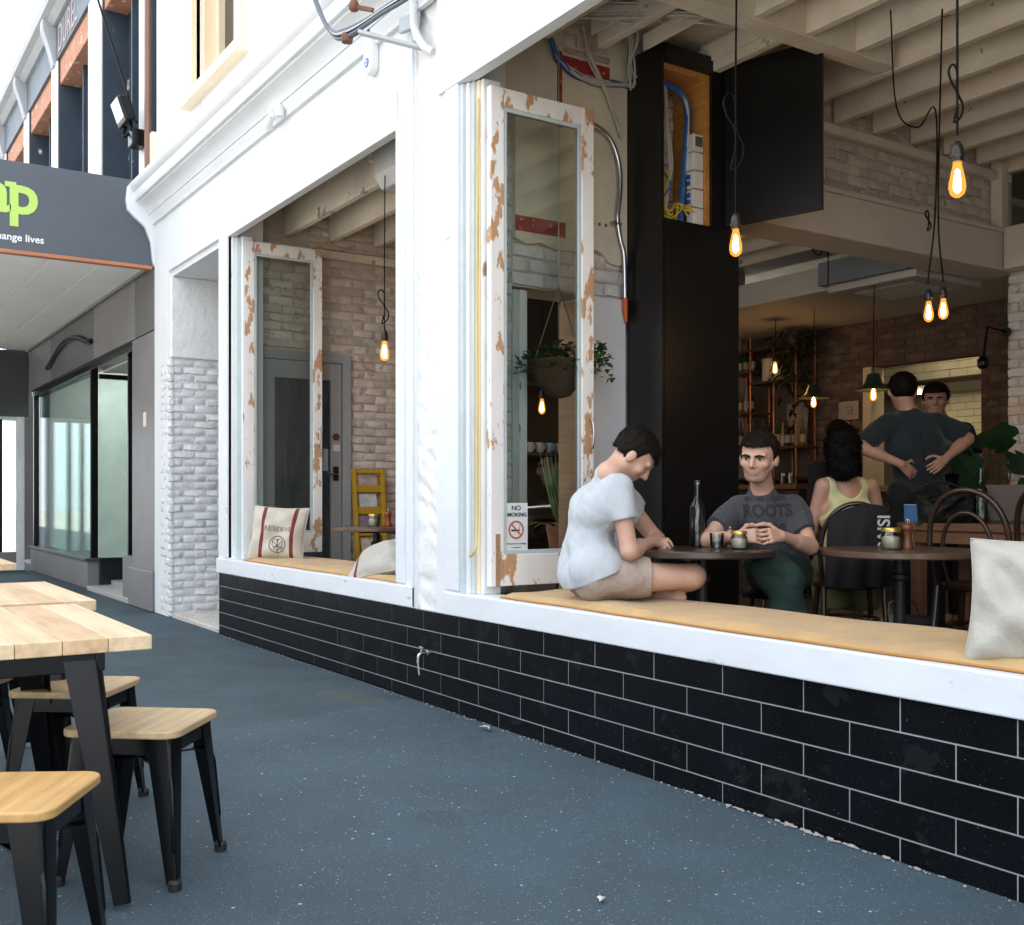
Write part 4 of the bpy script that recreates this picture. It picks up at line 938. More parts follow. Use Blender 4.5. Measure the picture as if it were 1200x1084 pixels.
# monstera by the pier
mo = thing('monstera_plant', 'large leaved monstera plant standing before the whitewashed pier', 'plant', (-4.46, 4.2, FLOOR))
def monstera_leaf(mb, p, d, L, w, droop, up=(0, 0, 1)):
    p = Vector(p); d = Vector(d).normalized(); s = d.cross(Vector(up)).normalized(); nn = s.cross(d); n = 26; pts = []
    for i in range(n + 1):
        a = i / n * 2 * PI; r_ = 1 - .35 * abs(math.cos(a / 2)) ** 6
        notch = 1 - (.38 if (i % 4 == 2 and 3 < i < n - 3) else 0)
        x = -math.cos(a) * .5 + .5; y = math.sin(a) * .5 * r_ * notch
        pts.append(p + d * (x * L) + s * (y * w) + nn * (-droop * x * x * L + abs(y) * .12 * w))
    c = p + d * (.45 * L) + nn * (-droop * .2 * L)
    mb.add([c] + pts, [(0, i + 1, i + 2) for i in range(n)])
MB().lathe([(.13, FLOOR), (.17, FLOOR + .32), (.15, FLOOR + .32), (.14, FLOOR + .28), (0, FLOOR + .28)], (-4.46, 4.2, 0), 20).build('pot', mat('pale_pot', (.45, .45, .45), .5), mo, smooth=40)
for k in range(11):
    a = -1.6 + k * .62; L_ = rnd.uniform(.24, .36); h = rnd.uniform(.6, 1.1); o_ = rnd.uniform(.10, .30)
    b0 = Vector((-4.46, 4.2, FLOOR + .28)); e = b0 + Vector((o_ * math.cos(a), o_ * math.sin(a), h))
    MB().tube(spline([b0, b0 + Vector((o_ * .3 * math.cos(a), o_ * .3 * math.sin(a), h * .6)), e]), .006, 5).build('stem', leafm[2], mo)
    mm = MB(); monstera_leaf(mm, e, (math.cos(a), math.sin(a), rnd.uniform(.2, 1.2) if k % 3 else -.5), L_, L_ * .9, .2, up=(.62, -.70, .35)); mm.build('leaf', monl, mo)
# plants past the dividing wall opening
pl = thing('spiky_plant', 'tall spiky snake plant beyond the opening in the dividing wall', 'plant', (-6.1, 1.72, FLOOR))
MB().lathe([(.10, .75), (.14, 1.0), (.12, 1.0), (.11, .97), (0, .97)], (-6.1, 1.52, 0), 18).build('pot', mat('terracotta', (.25, .09, .05), .8), pl, smooth=40)
B(-6.32, -5.9, 1.3, 1.75, FLOOR, .75).build('plinth_box', mat('dark_stand', (.03, .025, .02), .6), pl)
m = MB()
for k in range(26):
    a = rnd.uniform(0, 2 * PI); blade(m, (-6.1 + .05 * math.cos(a), 1.52 + .05 * math.sin(a), .97), (.28 * math.cos(a), .28 * math.sin(a), 1), rnd.uniform(.35, .6), .05, .05, 6, up=(math.cos(a), math.sin(a), 0), mi=k % 2)
for k in range(14):
    a = rnd.uniform(0, 2 * PI); blade(m, (-6.0 + .08 * math.cos(a), 1.42 + .08 * math.sin(a), .97), (math.cos(a), math.sin(a), .35), rnd.uniform(.25, .4), .04, .9, 6, mi=1)
tag(m.build('leaves', [mat('snake_leaf', (.10, .14, .03), .45), leafm[2]], pl), kind='stuff')
dp = thing('potted_plant', 'dark broad leaved pot plant beside the yellow magazine rack', 'plant', (-8.72, 1.82, FLOOR))
MB().lathe([(.10, FLOOR), (.14, FLOOR + .3), (.12, FLOOR + .3), (0, FLOOR + .26)], (-8.72, 1.82, 0), 18).build('pot', rubber, dp, smooth=40)
for k in range(16):
    a = rnd.uniform(0, 2 * PI); h = rnd.uniform(.35, 1.0); e = Vector((-8.72 + .12 * math.cos(a), 1.80 + .14 * math.sin(a), FLOOR + h))
    MB().tube([(-8.72, 1.82, FLOOR + .26), e], .004, 5).build('stem', darkleaf, dp)
    mm = MB(); blade(mm, e, (math.cos(a), math.sin(a) - .3, .5), .20, .15, 1.4, 8); mm.build('leaf', darkleaf, dp)

# ---------------------------------------------------------------- yellow magazine rack
yel = mat('mustard_paint', (.50, .30, .02), .5, var=.1)
rk = thing('magazine_rack', 'mustard yellow wooden rack of magazines leaning on the brick wall', 'rack', (-8.85, 1.37, FLOOR))
for y in (1.20, 1.485): MB().bar((-8.82, y, FLOOR), (-8.94, y, 1.44), .035, .05, up=(1, 0, 0)).build('upright', yel, rk, bevel=.004)
zs = [.42, .66, .86, 1.06, 1.26]
MB().bar((-8.945, 1.2175, 1.42), (-8.945, 1.4675, 1.42), .03, .035).build('rail', yel, rk)
for i, z in enumerate(zs):
    x = -8.82 - .12 * (z - FLOOR) / 1.22
    MB().bar((x, 1.2175, z), (x, 1.4675, z), .02, .065).build('rail', yel, rk)
    MB().obox((x - .03, 1.34, z + .08), (.012, .20 - .02 * (i % 2), .15), Matrix.Rotation(R(-14), 4, 'Y') @ Matrix.Rotation(R(random.uniform(-6, 6)), 4, 'X')).build('magazine', mat('magazine_%d' % i, [(.35, .33, .35), (.55, .5, .42), (.25, .2, .28), (.5, .52, .55), (.4, .35, .3)][i], .4, var=.5, vscale=12), rk)
    MB().bar((x - .05, 1.2175, z + .02), (x - .05, 1.4675, z + .02), .01, .14).build('back_board', yel, rk)
# ---------------------------------------------------------------- neighbouring dark shop
nb = thing('neighbour_shop', 'dark grey shopfront with plate glass windows under a street awning', 'building', (-15, .2, 0))
NX0 = -18.8
def nbx(x0, x1, y0, y1, z0, z1, nm, m, bev=.006, par=None): return B(x0, x1, y0, y1, z0, z1).build(nm, m, par or nb, bevel=bev)
nbx(-12.10, -11.18, .0, .35, 0, 2.905, 'pilaster', midgrey, .012)
nbx(-12.14, -11.175, -.035, .0, 0, .42, 'pilaster_base', midgrey, .012)
nbx(-11.60, -11.50, -.006, .0, 1.93, 2.08, 'notice_card', mat('pink_card', (.75, .68, .66), .6), 0)
nbx(-12.62, -12.10, .02, .30, 0, .52, 'stall_riser', midgrey, .008)
nbx(-12.60, -12.12, .12, .14, .52, 2.9, 'pane', glass, 0)
nbx(-12.64, -12.60, .08, .18, .52, 2.9, 'window_frame', blackmetal, .003)
# left window
nbx(NX0, -14.5, .02, .3, 0, .36, 'stall_riser', midgrey, .008)
nbx(NX0, -14.45, -.02, .22, .36, .40, 'window_sill', darkgrey, .006)
nbx(NX0 + .05, -14.52, .10, .115, .40, 2.82, 'pane', glassmat('shop_glass', (.84, .93, .91), 1.45, .6), 0)
nbx(-14.53, -14.47, .06, .15, .40, 2.86, 'window_frame', blackmetal, .003)
nbx(NX0, NX0 + .06, .06, .15, .40, 2.86, 'window_frame', blackmetal, .003)
nbx(NX0, -12.10, .04, .20, 2.82, 2.90, 'window_frame', blackmetal, .004)
# lobby return glass and floor
nbx(-14.50, -14.42, .16, 1.7, 0, .40, 'stall_riser', mat('black_riser', (.01, .011, .014), .25), .005)
nbx(-14.47, -14.455, .16, 1.7, .40, 2.72, 'pane', glassmat('shop_glass', (.84, .93, .91), 1.45, .6), 0)
nbx(-14.50, -14.43, 1.68, 1.74, .40, 2.86, 'window_frame', blackmetal, .003)
nbx(-14.50, -14.43, .16, 1.7, 2.72, 2.78, 'window_frame', blackmetal, .003)
nbx(-14.42, -12.10, .0, 1.75, -.01, .05, 'lobby_floor', mat('lobby_terrazzo', (.42, .41, .39), .5, var=.2, vscale=30), .006)
nbx(-14.43, -12.1, 1.74, 1.78, .05, 2.8, 'shop_door', glassmat('shop_glass', (.84, .93, .91), 1.45, .6), 0)
nbx(-14.43, -12.1, .20, 1.75, 2.80, 2.86, 'lobby_ceiling', mat('shop_white', (.6, .62, .6), .7), 0)
# display space behind the glass
shopw = mat('shop_white', (.60, .62, .60), .7)
nbx(NX0, -11.2, 3.6, 3.7, 0, 3.5, 'inner_wall', shopw, 0)
nbx(NX0, -11.2, .30, 3.6, .02, .36, 'display_floor', mat('display_floor', (.34, .36, .36), .5), 0).location.z = -.25
nbx(NX0, -11.2, .30, 3.6, 3.4, 3.5, 'inner_ceiling', shopw, 0)
for lx in (-17.6, -16.0, -14.9, -13.2): nbx(lx - .5, lx + .5, 1.2, 1.35, 3.36, 3.395, 'ceiling_light', mat('shop_light', (1, 1, 1), emit=(1, .97, .92), estr=20), 0)
nbx(NX0 + .06, NX0 + .12, .30, 3.6, .1, 3.4, 'inner_end_wall', shopw, 0)
nbx(-14.42, -14.30, 1.8, 3.6, .1, 3.4, 'partition', shopw, 0)
# fascia panels with recessed joints
xs_ = [NX0, -16.9, -14.05, -11.95, -11.18]
for i in range(len(xs_) - 1):
    nbx(xs_[i] + .012, xs_[i + 1] - .012, .0, .04, 2.915, 3.56, 'fascia_panel', [midgrey, mat('grey_paint_2', (.115, .115, .12), .4, var=.15)][i % 2], .004)
nbx(NX0, -11.19, .04, .12, 2.90, 3.56, 'fascia_backing', rubber, 0)
ar = [(-16.8 + 2.6 * k / 16, -.03, 3.14 + .20 * math.sin(PI * k / 16)) for k in range(17)]
MB().tube([(-17.0, -.03, 3.10)] + ar + [(-14.05, -.03, 3.14)], .035, 8).build('arched_trim', blackmetal, nb, smooth=50)
# awning over the footpath
aw = thing('street_awning', 'flat street awning with a slate blue end panel sign and copper edge', 'awning', (-15, -1.5, 3.5))
slate = mat('slate_blue_panel', (.070, .085, .105), .38, var=.12, vscale=1.5)
B(-11.26, -11.20, -3.4, -.02, 3.56, 4.42).build('end_panel', slate, aw, bevel=.004)
B(-11.27, -11.175, -3.4, -.02, 3.525, 3.56).build('copper_edge', mat('copper_paint', (.42, .16, .07), .45), aw, bevel=.004)
for i in range(7):
    y0 = -3.3 + i * .47
    B(NX0 - .0, -11.27, y0, y0 + .462, 3.575, 3.60).build('soffit_board', mat('soffit_white', (.85, .84, .81), .7, var=.06, vscale=1.0), aw, bevel=.003)
B(NX0, -11.27, -3.4, -.02, 3.62, 3.70).build('awning_deck', midgrey, aw)
B(NX0, -11.27, -.045, -.005, 3.545, 3.60).build('wall_trim', midgrey, aw, bevel=.005)
B(NX0, -11.26, -3.45, -3.4, 3.50, 4.2).build('front_fascia', slate, aw)
green = mat('lime_lettering', (.42, .62, .13), .5, var=.03); wht = mat('white_lettering', (.75, .77, .8), .5, var=.03)
TM = frame((-11.196, -1.10, 3.93), (0, 1, 0), (0, 0, 1))
text('lettering', 'ap', green, aw, TM, .55, .003, bold=.014, align='RIGHT', space=.92)
B(-11.1995, -11.1945, -1.40, -1.30, 4.165, 4.215).build('serif', green, aw)
B(-11.1995, -11.1945, -1.46, -1.385, 3.912, 3.955).build('serif', green, aw)
text('lettering', 'change lives', wht, aw, frame((-11.196, -1.05, 3.655), (0, 1, 0), (0, 0, 1)), .098, .002, bold=.0016, align='RIGHT')
# bulkhead of the next shop under the awning
fs = thing('far_shopfront', 'far shopfront with a charcoal bulkhead and white framed glazing', 'building', (-19, -1.2, 0))
B(-19.0, -18.85, -3.3, .0, 2.50, 3.57).build('bulkhead', darkgrey, fs, bevel=.006)
wfr = mat('white_frame', (.70, .72, .74), .5)
for y in (-.12, -1.55): B(-18.98, -18.86, y - .06, y + .06, 0, 2.50).build('frame_post', wfr, fs, bevel=.006)
for y in (-.42, -.62, -.98, -1.2): B(-18.97, -18.88, y - .035, y + .035, .3, 2.45).build('mullion', blackmetal, fs, bevel=.004)
B(-18.97, -18.88, -1.5, -.18, .0, .30).build('stall_riser', midgrey, fs, bevel=.006)
B(-18.96, -18.90, -1.5, -.18, 2.43, 2.50).build('transom', wfr, fs, bevel=.006)
B(-18.935, -18.925, -1.5, -.18, .30, 2.43).build('pane', glassmat('shop_glass', (.84, .93, .91), 1.45, .6), fs)
B(-18.92, -18.90, -1.18, -1.0, .75, 1.55).build('orange_panel', mat('orange_timber', (.45, .2, .06), .5), fs)
# text on the neighbour's glass
text('glass_lettering', 'ygolo', mat('glass_text', (.6, .66, .66), .6), nb, frame((-14.448, 1.05, .50), (0, 1, 0), (0, 0, 1)), .20, .001)
text('glass_lettering', 'E', mat('pink_text', (.7, .3, .3), .6), nb, frame((-12.45, .11, 1.02), (1, 0, 0), (0, 0, 1)), .2, .001, bold=.006)
# wire light in the display window
wl = thing('wire_light', 'geometric black wire lamp hanging in the dark shop window', 'lamp', (-15.2, 1.4, 2.5))
rw = random.Random(4); pts = [Vector((-15.1 + rw.uniform(-.5, .5), 1.2 + rw.uniform(-.4, .4), 2.45 + rw.uniform(-.22, .22))) for _ in range(9)]
m = MB()
for i in range(9):
    for j in range(i):
        if rw.random() < .55: m.tube([pts[i], pts[j]], .008, 5)
m.build('wire_cage', blackmetal, wl); MB().tube([(-15.1, 1.2, 2.4), (-15.1, 1.2, 3.4)], .006, 5).build('cord', cordm, wl)

# ---------------------------------------------------------------- neighbour's upper storey
up = thing('neighbour_upper_storey', 'old upper storey with peeling dark blue bays between white pilasters', 'building', (-16, .2, 4.4))
navy = mat('peeling_navy_paint', (.030, .048, .070), .55, var=.3, vscale=3, col2=(.72, .74, .74), thr=.645, tscale=1.9, stretch=(1, 1, .8), tdetail=4)
teal = mat('teal_sash', (.16, .24, .26), .45, var=.15); brickorange = mat('faded_orange_brick', (.46, .22, .13), .8, var=.3, vscale=8, col2=(.7, .62, .55), thr=.62, tscale=10)
B(-22, -11.28, .30, .5, 3.7, 8.6).build('bay_wall', navy, up)
PIL = [(-11.72, -11.28), (-14.25, -13.52), (-16.75, -16.30), (-19.2, -18.75), (-21.6, -21.2)]
for (a, b) in PIL:
    B(a, b, .0, .32, 3.7, 8.0).build('pilaster', navy, up, bevel=.01)
    B(a, b, -.02, -.002, 3.7, 7.44).build('pilaster_face', mat('pinkish_white', (.78, .76, .76), .6), up, bevel=.004)
for i in range(4):
    x1, x0 = PIL[i][0], PIL[i + 1][1]
    B(x0, x1, .02, .30, 7.1, 7.45).build('lintel', brickorange, up, bevel=.01)
    xm = x0 + (x1 - x0) * .45
    wn = B(xm, x1 - .12, .285, .295, 4.6, 7.0).build('window', glassmat('upper_glass2', (.12, .15, .17), 1.5, 1.6), up)
    for (a, b, c, d) in [(xm, xm + .09, 4.5, 7.05), (x1 - .2, x1 - .1, 4.5, 7.05), (xm + .09, x1 - .2, 5.95, 6.05), (xm + .09, x1 - .2, 4.5, 4.6), (xm + .09, x1 - .2, 6.97, 7.05)]:
        B(a, b, .22, .285, c, d).build('sash', teal, wn, bevel=.006)
    B(xm - .05, xm, .15, .30, 4.4, 7.1).build('reveal', navy, wn)
B(-22, -11.28, -.02, .28, 7.45, 7.95).build('frieze', mat('dark_frieze', (.10, .13, .16), .5, var=.2), up)
text('lettering', 'DUREL', mat('faded_letter', (.42, .34, .34), .7), up, frame((-16.2, -.025, 7.5), (1, 0, 0), (0, 0, 1)), .55, .004, xs=.8)
MB().prism([(.3, 7.95), (-.06, 7.95), (-.14, 8.02), (-.22, 8.05), (-.24, 8.15), (.3, 8.2)], 'x', -22, -11.28).build('parapet_cornice', mat('grey_cornice', (.40, .42, .44), .6), up)
for x in (-11.5, -13.9, -16.5, -19.0, -21.4): MB().prism([(.0, 7.4), (-.05, 7.4), (-.10, 7.6), (-.2, 7.9), (-.2, 8.04), (0, 8.04)], 'x', x - .1, x + .1).build('scroll_bracket', mat('grey_cornice', (.4, .42, .44)), up, bevel=.01)
B(-22, -11.28, .5, 8, 8.1, 8.2).build('roof', midgrey, up)
B(-22, -11.28, 7.8, 8, 0, 8.1).build('rear_wall', midgrey, up)
B(-22.2, -22, .3, 8, 0, 8.2).build('end_wall', midgrey, up)
MB().tube([(-11.28, -.04, 3.9), (-11.28, -.04, 8.9)], .035, 8).build('drain_pipe', mat('rusty_pipe', (.20, .10, .07), .6), up)
fl = thing('flood_light', 'black floodlight with tangled cable on the white pilaster above the awning', 'lamp', (-11.5, -.1, 5.0))
MB().obox((-11.55, -.22, 5.22), (.34, .12, .26), Matrix.Rotation(R(20), 4, 'X')).build('housing', blackmetal, fl, bevel=.02)
MB().obox((-11.55, -.28, 5.22), (.28, .01, .20), Matrix.Rotation(R(20), 4, 'X')).build('lens', glassmat('lamp_lens', (.5, .55, .6), 1.5, 3), fl)
B(-11.62, -11.44, -.16, -.02, 4.86, 5.04).build('junction_box', blackmetal, fl, bevel=.015)
MB().tube(spline([(-11.5, -.1, 5.05), (-11.62, -.2, 4.98), (-11.7, -.16, 5.1), (-11.58, -.14, 5.16), (-11.45, -.16, 5.0)]), .014, 6).build('cable', cordm, fl, smooth=60)
MB().tube([(-11.5, -.1, 5.12), (-13.3, -.1, 7.1), (-13.9, -.1, 7.75)], .014, 6).build('stay_wire', cordm, fl)

# ---------------------------------------------------------------- things fixed on the cafe front
sp = thing('spot_lamp', 'small white swivel spot lamp under the cornice', 'lamp', (-7.6, -.05, 4.05))
MB().lathe([(.0, 0), (.045, 0), (.045, .02), (0, .02)], (-7.42, -.0, 4.03), 16, M=Matrix.Rotation(R(90), 4, 'X')).build('base', psw, sp)
MB().lathe([(0, -.05), (.032, -.045), (.038, 0), (.03, .04), (0, .045)], (-7.47, -.07, 4.02), 16).build('swivel', psw, sp, smooth=60)
MB().lathe([(0, -.06), (.028, -.055), (.030, .03), (.045, .07), (.040, .07), (.026, .03)], (-7.58, -.10, 3.98), 16, M=Matrix.Rotation(R(-115), 4, 'Y'), cap=False).build('head', psw, sp, smooth=60)
al = thing('alarm_box', 'slim white alarm sounder with a blue round emblem on the fascia', 'alarm', (-6.0, -.05, 3.8))
V = [(-6.02 + .055 * math.cos(a), 3.86 + .06 * math.sin(a)) for a in np.linspace(PI, 2 * PI, 10)]
MB().prism(V + [(-5.965, 4.16), (-6.075, 4.16)], 'y', -.06, -.0).build('case', mat('alarm_white', (.82, .82, .80), .35), al, bevel=.012)
MB().lathe([(0, 0), (.030, 0), (.030, .003), (0, .003)], (-6.02, -.0605, 3.875), 20, M=Matrix.Rotation(R(90), 4, 'X')).build('emblem', mat('emblem_blue', (.06, .18, .5), .4), al)
text('emblem_letter', '2', mat('emblem_white', (.8, .85, .9), .5), al, frame((-6.02, -.065, 3.858), (1, 0, 0), (0, 0, 1)), .045, .001, bold=.001, align='CENTER')
cbk = thing('cable_bracket', 'rusty insulator bracket with drooping service cables above the pilaster', 'bracket', (-5.4, -.1, 3.9))
rust = mat('rusty_iron', (.16, .07, .04), .8, var=.4, vscale=20, bump=.5); galv = mat('galvanised', (.42, .45, .47), .5)
MB().bar((-5.36, -.0, 3.74), (-5.62, -.30, 3.86), .05, .02, up=(0, 0, 1)).build('arm', galv, cbk, bevel=.003)
MB().bar((-5.62, -.28, 3.88), (-5.78, -.33, 3.86), .02, .025).build('bolt', rust, cbk, bevel=.004)
MB().lathe([(.02, -.03), (.032, -.025), (.036, 0), (.03, .025), (.018, .03)], (-5.74, -.32, 3.865), 14).build('insulator', rust, cbk, smooth=50)
MB().bar((-5.60, -.22, 4.0), (-5.74, -.28, 4.06), .022, .025).build('bolt', rust, cbk, bevel=.004)
MB().lathe([(.02, -.03), (.03, -.02), (.034, 0), (.02, .03)], (-5.73, -.28, 4.06), 14).build('insulator', rust, cbk, smooth=50)
MB().bar((-5.40, -.03, 3.92), (-5.58, -.05, 3.94), .03, .09).build('plate', galv, cbk, bevel=.006)
for k in range(4):
    d = k * .014
    MB().tube(spline([(-6.35 + d, -.45, 4.75), (-6.12 + d, -.36, 4.22 - d), (-5.95 + d, -.34, 3.99 - d), (-5.74, -.33, 3.91 - d), (-5.45, -.25, 3.93 - d * .5), (-5.1, -.15, 4.03 - d), (-4.5, -.06, 4.35)]), .013, 7).build('service_cable', [mat('weathered_cable', (.10, .12, .15), .5), galv, cordm, mat('weathered_cable', (.1, .12, .15))][k], cbk, smooth=60)
for (x, r_) in ((-5.42, .024), (-5.36, .02)):
    MB().tube(spline([(x, -.05, 4.7), (x, -.05, 4.0), (x + .02, -.05, 3.85), (x + .09, -.035, 3.74), (x + .13, .0, 3.70)] if r_ > .022 else [(x - .07, -.04, 4.7), (x - .07, -.04, 3.95), (x - .06, -.03, 3.8)]), r_, 9).build('conduit', mat('painted_conduit', (.68, .69, .68), .5), cbk, smooth=60)
tp = thing('garden_tap', 'small metal tap with a short outlet sticking out of the black tiles', 'tap', (-5.31, -.05, .26))
MB().lathe([(0, 0), (.016, 0), (.016, .010), (.009, .012), (.009, .05), (0, .05)], (-5.33, -.0, .29), 14, M=Matrix.Rotation(R(90), 4, 'X')).build('body', chrome, tp, smooth=50)
MB().tube(spline([(-5.33, -.045, .29), (-5.33, -.065, .28), (-5.33, -.07, .24)]), [.009] * 16 + [.009], 10).build('spout', chrome, tp, smooth=50)
MB().bar((-5.35, -.05, .322), (-5.31, -.05, .322), .010, .014).build('handle', chrome, tp, bevel=.003); MB().tube([(-5.33, -.05, .29), (-5.33, -.05, .325)], .006, 8).build('spindle', chrome, tp)
MB().tube([(-5.33, -.07, .245), (-5.325, -.066, .17)], [.006, .004], 8).build('drip_tube', mat('green_tube', (.3, .4, .35), .5), tp)

# ---------------------------------------------------------------- outdoor tables and stools
def out_table(x0, x1, y0, y1, z, label, rz=0):
    cx, cy = (x0 + x1) / 2, (y0 + y1) / 2
    t = thing('outdoor_table', label, 'table', (cx, cy, 0), 0, 'outdoor cafe tables'); n = 6; wv = (y1 - y0) / n
    for i in range(n):
        B(x0, x1, y0 + i * wv + .0006, y0 + (i + 1) * wv - .0006, z - .042, z).build('board', [oak2, oak, mat('mid_oak_top', (.62, .45, .27), .45, var=.14, grain=42)][(i * 2 + int(abs(x0) * 7)) % 3], t, bevel=.003)
    for s in (0, 1):
        B(x0 + .05, x1 - .05, (y0 + .12, y1 - .145)[s], (y0 + .145, y1 - .12)[s], z - .10, z - .043).build('apron', blackmetal, t, bevel=.003)
        B((x0 + .05, x1 - .075)[s], (x0 + .075, x1 - .05)[s], y0 + .145, y1 - .145, z - .10, z - .043).build('apron', blackmetal, t, bevel=.003)
    for sx in (-1, 1):
        for sy in (-1, 1):
            px, py = (x1 - .085 if sx > 0 else x0 + .085), (y1 - .16 if sy > 0 else y0 + .16)
            leg_mesh(sx, sy, .11, .05, z - .045, .085).build('leg', blackmetal, t, smooth=40, world=False).location = ROOTM[t] @ Vector((px, py, 0))
    t.rotation_euler.z = rz
    return t
def leg_mesh(sx, sy, wt, wb, h, splay, rib=False):
    """folded sheet leg, an angle section with its rounded corner outward, tapering to the foot"""
    mb = MB(); V = []; th = .005; K = 6
    for (w_, z, o) in ((wt, h, 0), (wb, .015, splay)):
        cx, cy = sx * o, sy * o; ring = []
        outer = [(sx * (w_ * .12 - w_), sy * .012 * 0 + sy * 0)] if 0 else []
        pts = [(-w_, 0)] + [(-w_ * .22 + w_ * .22 * math.sin(a), -(w_ * .22) * (1 - math.cos(a))) for a in np.linspace(0, PI / 2, 5)] + [(0, -w_)]
        inn = [(-w_, -th)] + [(-w_ * .22 + (w_ * .22 - th) * math.sin(a), -(w_ * .22) + (w_ * .22 - th) * math.cos(a)) for a in np.linspace(0, PI / 2, 5)] + [(-th, -w_)]
        for p in pts + inn[::-1]: ring.append((cx + sx * (p[0] + w_ * .3), cy + sy * (p[1] + w_ * .3), z))
        V += ring
    n = len(V) // 2
    mb.add(V, [tuple(range(n)), tuple(range(2 * n - 1, n - 1, -1))] + [(i, (i + 1) % n, n + (i + 1) % n, n + i) for i in range(n)])
    return mb
def make_stool():
    t = thing('outdoor_stool', 'x', 'stool'); a = .185; zt = .47; rb = mat('worn_metal_edge', (.10, .10, .105), .3, metal=.6)
    V = []
    for sx, sy, a0 in ((1, 1, 0), (-1, 1, 1), (-1, -1, 2), (1, -1, 3)):
        for k in range(7):
            an = (a0 + k / 6) * PI / 2; V.append((sx * (a - .05) + .05 * math.cos(an), sy * (a - .05) + .05 * math.sin(an)))
    MB().prism(V, 'z', zt - .024, zt).build('seat', seatwood, t, bevel=.006, seg=3)
    B(-a + .03, a - .03, -a + .025, -a + .029, zt - .075, zt - .025).build('seat_band', blackmetal, t)
    B(-a + .03, a - .03, a - .029, a - .025, zt - .075, zt - .025).build('seat_band', blackmetal, t)
    B(-a + .025, -a + .029, -a + .03, a - .03, zt - .075, zt - .025).build('seat_band', blackmetal, t)
    B(a - .029, a - .025, -a + .03, a - .03, zt - .075, zt - .025).build('seat_band', blackmetal, t)
    for s in (-1, 1):
        MB().bar((-.16, -.16 * s, zt - .12), (.16, .16 * s, zt - .12 - .008 * s), .022, .006).build('brace', blackmetal, t)
    for sx in (-1, 1):
        for sy in (-1, 1):
            l = leg_mesh(sx, sy, .080, .032, zt - .025, .045).build('leg', blackmetal, t, smooth=40); l.location = (sx * (a - .048), sy * (a - .048), 0)
            dx = sx * .7071; dy = sy * .7071
            def rp(z, o): k = (zt - .025 - z) / (zt - .04); return (sx * (.043 * k + .012 * (1 - k) + .006) + o * sx, sy * (.043 * k + .012 * (1 - k) + .006) + o * sy, z)
            MB().tube([rp(.33, -.004), rp(.30, .0005), rp(.12, .0005), rp(.10, -.004)], .008, 8).build('leg_rib', blackmetal, l, smooth=50)
            MB().lathe([(.020, 0), (.021, .022), (.014, .03), (0, .03)], (sx * .046, sy * .046, 0), 12).build('rubber_foot', rubber, l, smooth=40)
    return t
out_table(-4.25, -3.15, -2.84, -2.11, .775, 'oak topped outdoor table whose near leg stands over the nearest black stools')
out_table(-5.45, -4.35, -2.74, -2.01, .775, 'oak topped outdoor table end to end with the first, in the middle of the row')
out_table(-8.3, -7.06, -2.66, -1.90, .775, 'oak topped outdoor table last in the row by the dark shop')
st = make_stool()
SG = 'black metal stools at the outdoor tables'
place(st, (-3.47, -2.055, 0), R(-39), 'black metal stool with a pale ply seat standing clear of the oak table corner', SG)
for (x, y, a, lb) in [(-2.80, -2.555, -31, 'black metal stool with an orange ply seat in front of the oak table end'), (-4.26, -2.10, -36, 'black metal stool with a ply seat tucked behind the oak table leg'),
                      (-4.62, -2.50, -33, 'black metal stool hidden mostly under the oak table')]:
    place(copy_tree(st), (x, y, 0), R(a), lb, SG)
pm_ = [mat('pale_ply_seat', (.55, .40, .225), .48, var=.12, grain=36, spec=.35), seatwood]
for o in [st] + [q for q in COL.objects if q.name.startswith('outdoor_stool.')]:
    if abs(o.location.x + 2.80) > .01:
        for c in o.children:
            if c.name.startswith('seat') and not c.name.startswith('seat_band'):
                c.data = c.data.copy(); c.data.materials.clear(); c.data.materials.append(pm_[0])
# litter on the footpath
rl = random.Random(3); litm = mat('paper_litter', (.62, .62, .60), .7)
for (x, y, s, lb) in [(-4.55, -.10, .035, 'crumpled white paper scrap lying at the foot of the black tiles'), (-2.45, -1.02, .016, 'tiny white scrap lying alone on the open asphalt')]:
    m = MB(); V = [(x + rl.uniform(-s, s) * 1.6, y + rl.uniform(-s, s), .004 + rl.uniform(0, s * .6)) for _ in range(9)]
    m.add(V, [(0, 1, 2), (1, 2, 3), (2, 3, 4), (3, 4, 5), (4, 5, 6), (5, 6, 7), (6, 7, 8), (7, 8, 0)]); tag(m.build('paper_scrap', litm), lb, 'litter')
m = MB(); blade(m, (-6.05, -1.35, .012), (1, .3, .05), .07, .03, .1, 4); tag(m.build('dead_leaf', mat('dead_leaf', (.09, .07, .05), .8)), 'single dead leaf lying on the older asphalt patch', 'leaf')
# splashed mortar and grit along the plinth foot
m = MB()
for k in range(260):
    x = rl.uniform(-9, 0); s = rl.uniform(.003, .008); y = -.012 - abs(rl.gauss(0, .02))
    m.obox((x, y, .002 + s * .15), (s, s * .8, s * .5), Matrix.Rotation(rl.uniform(0, 3), 4, 'Z'))
for k in range(60):
    x = -2.6 + rl.gauss(0, .25); s = rl.uniform(.006, .016); m.obox((x, -.01 - rl.random() * .02, .004), (s * 1.6, s * .5, s * .4), Matrix.Rotation(rl.uniform(-.4, .4), 4, 'Z'))
tag(m.build('grit', mat('grit', (.40, .37, .33), .9, var=.3)), 'grit and mortar crumbs along the foot of the tiles', 'grit', kind='stuff')

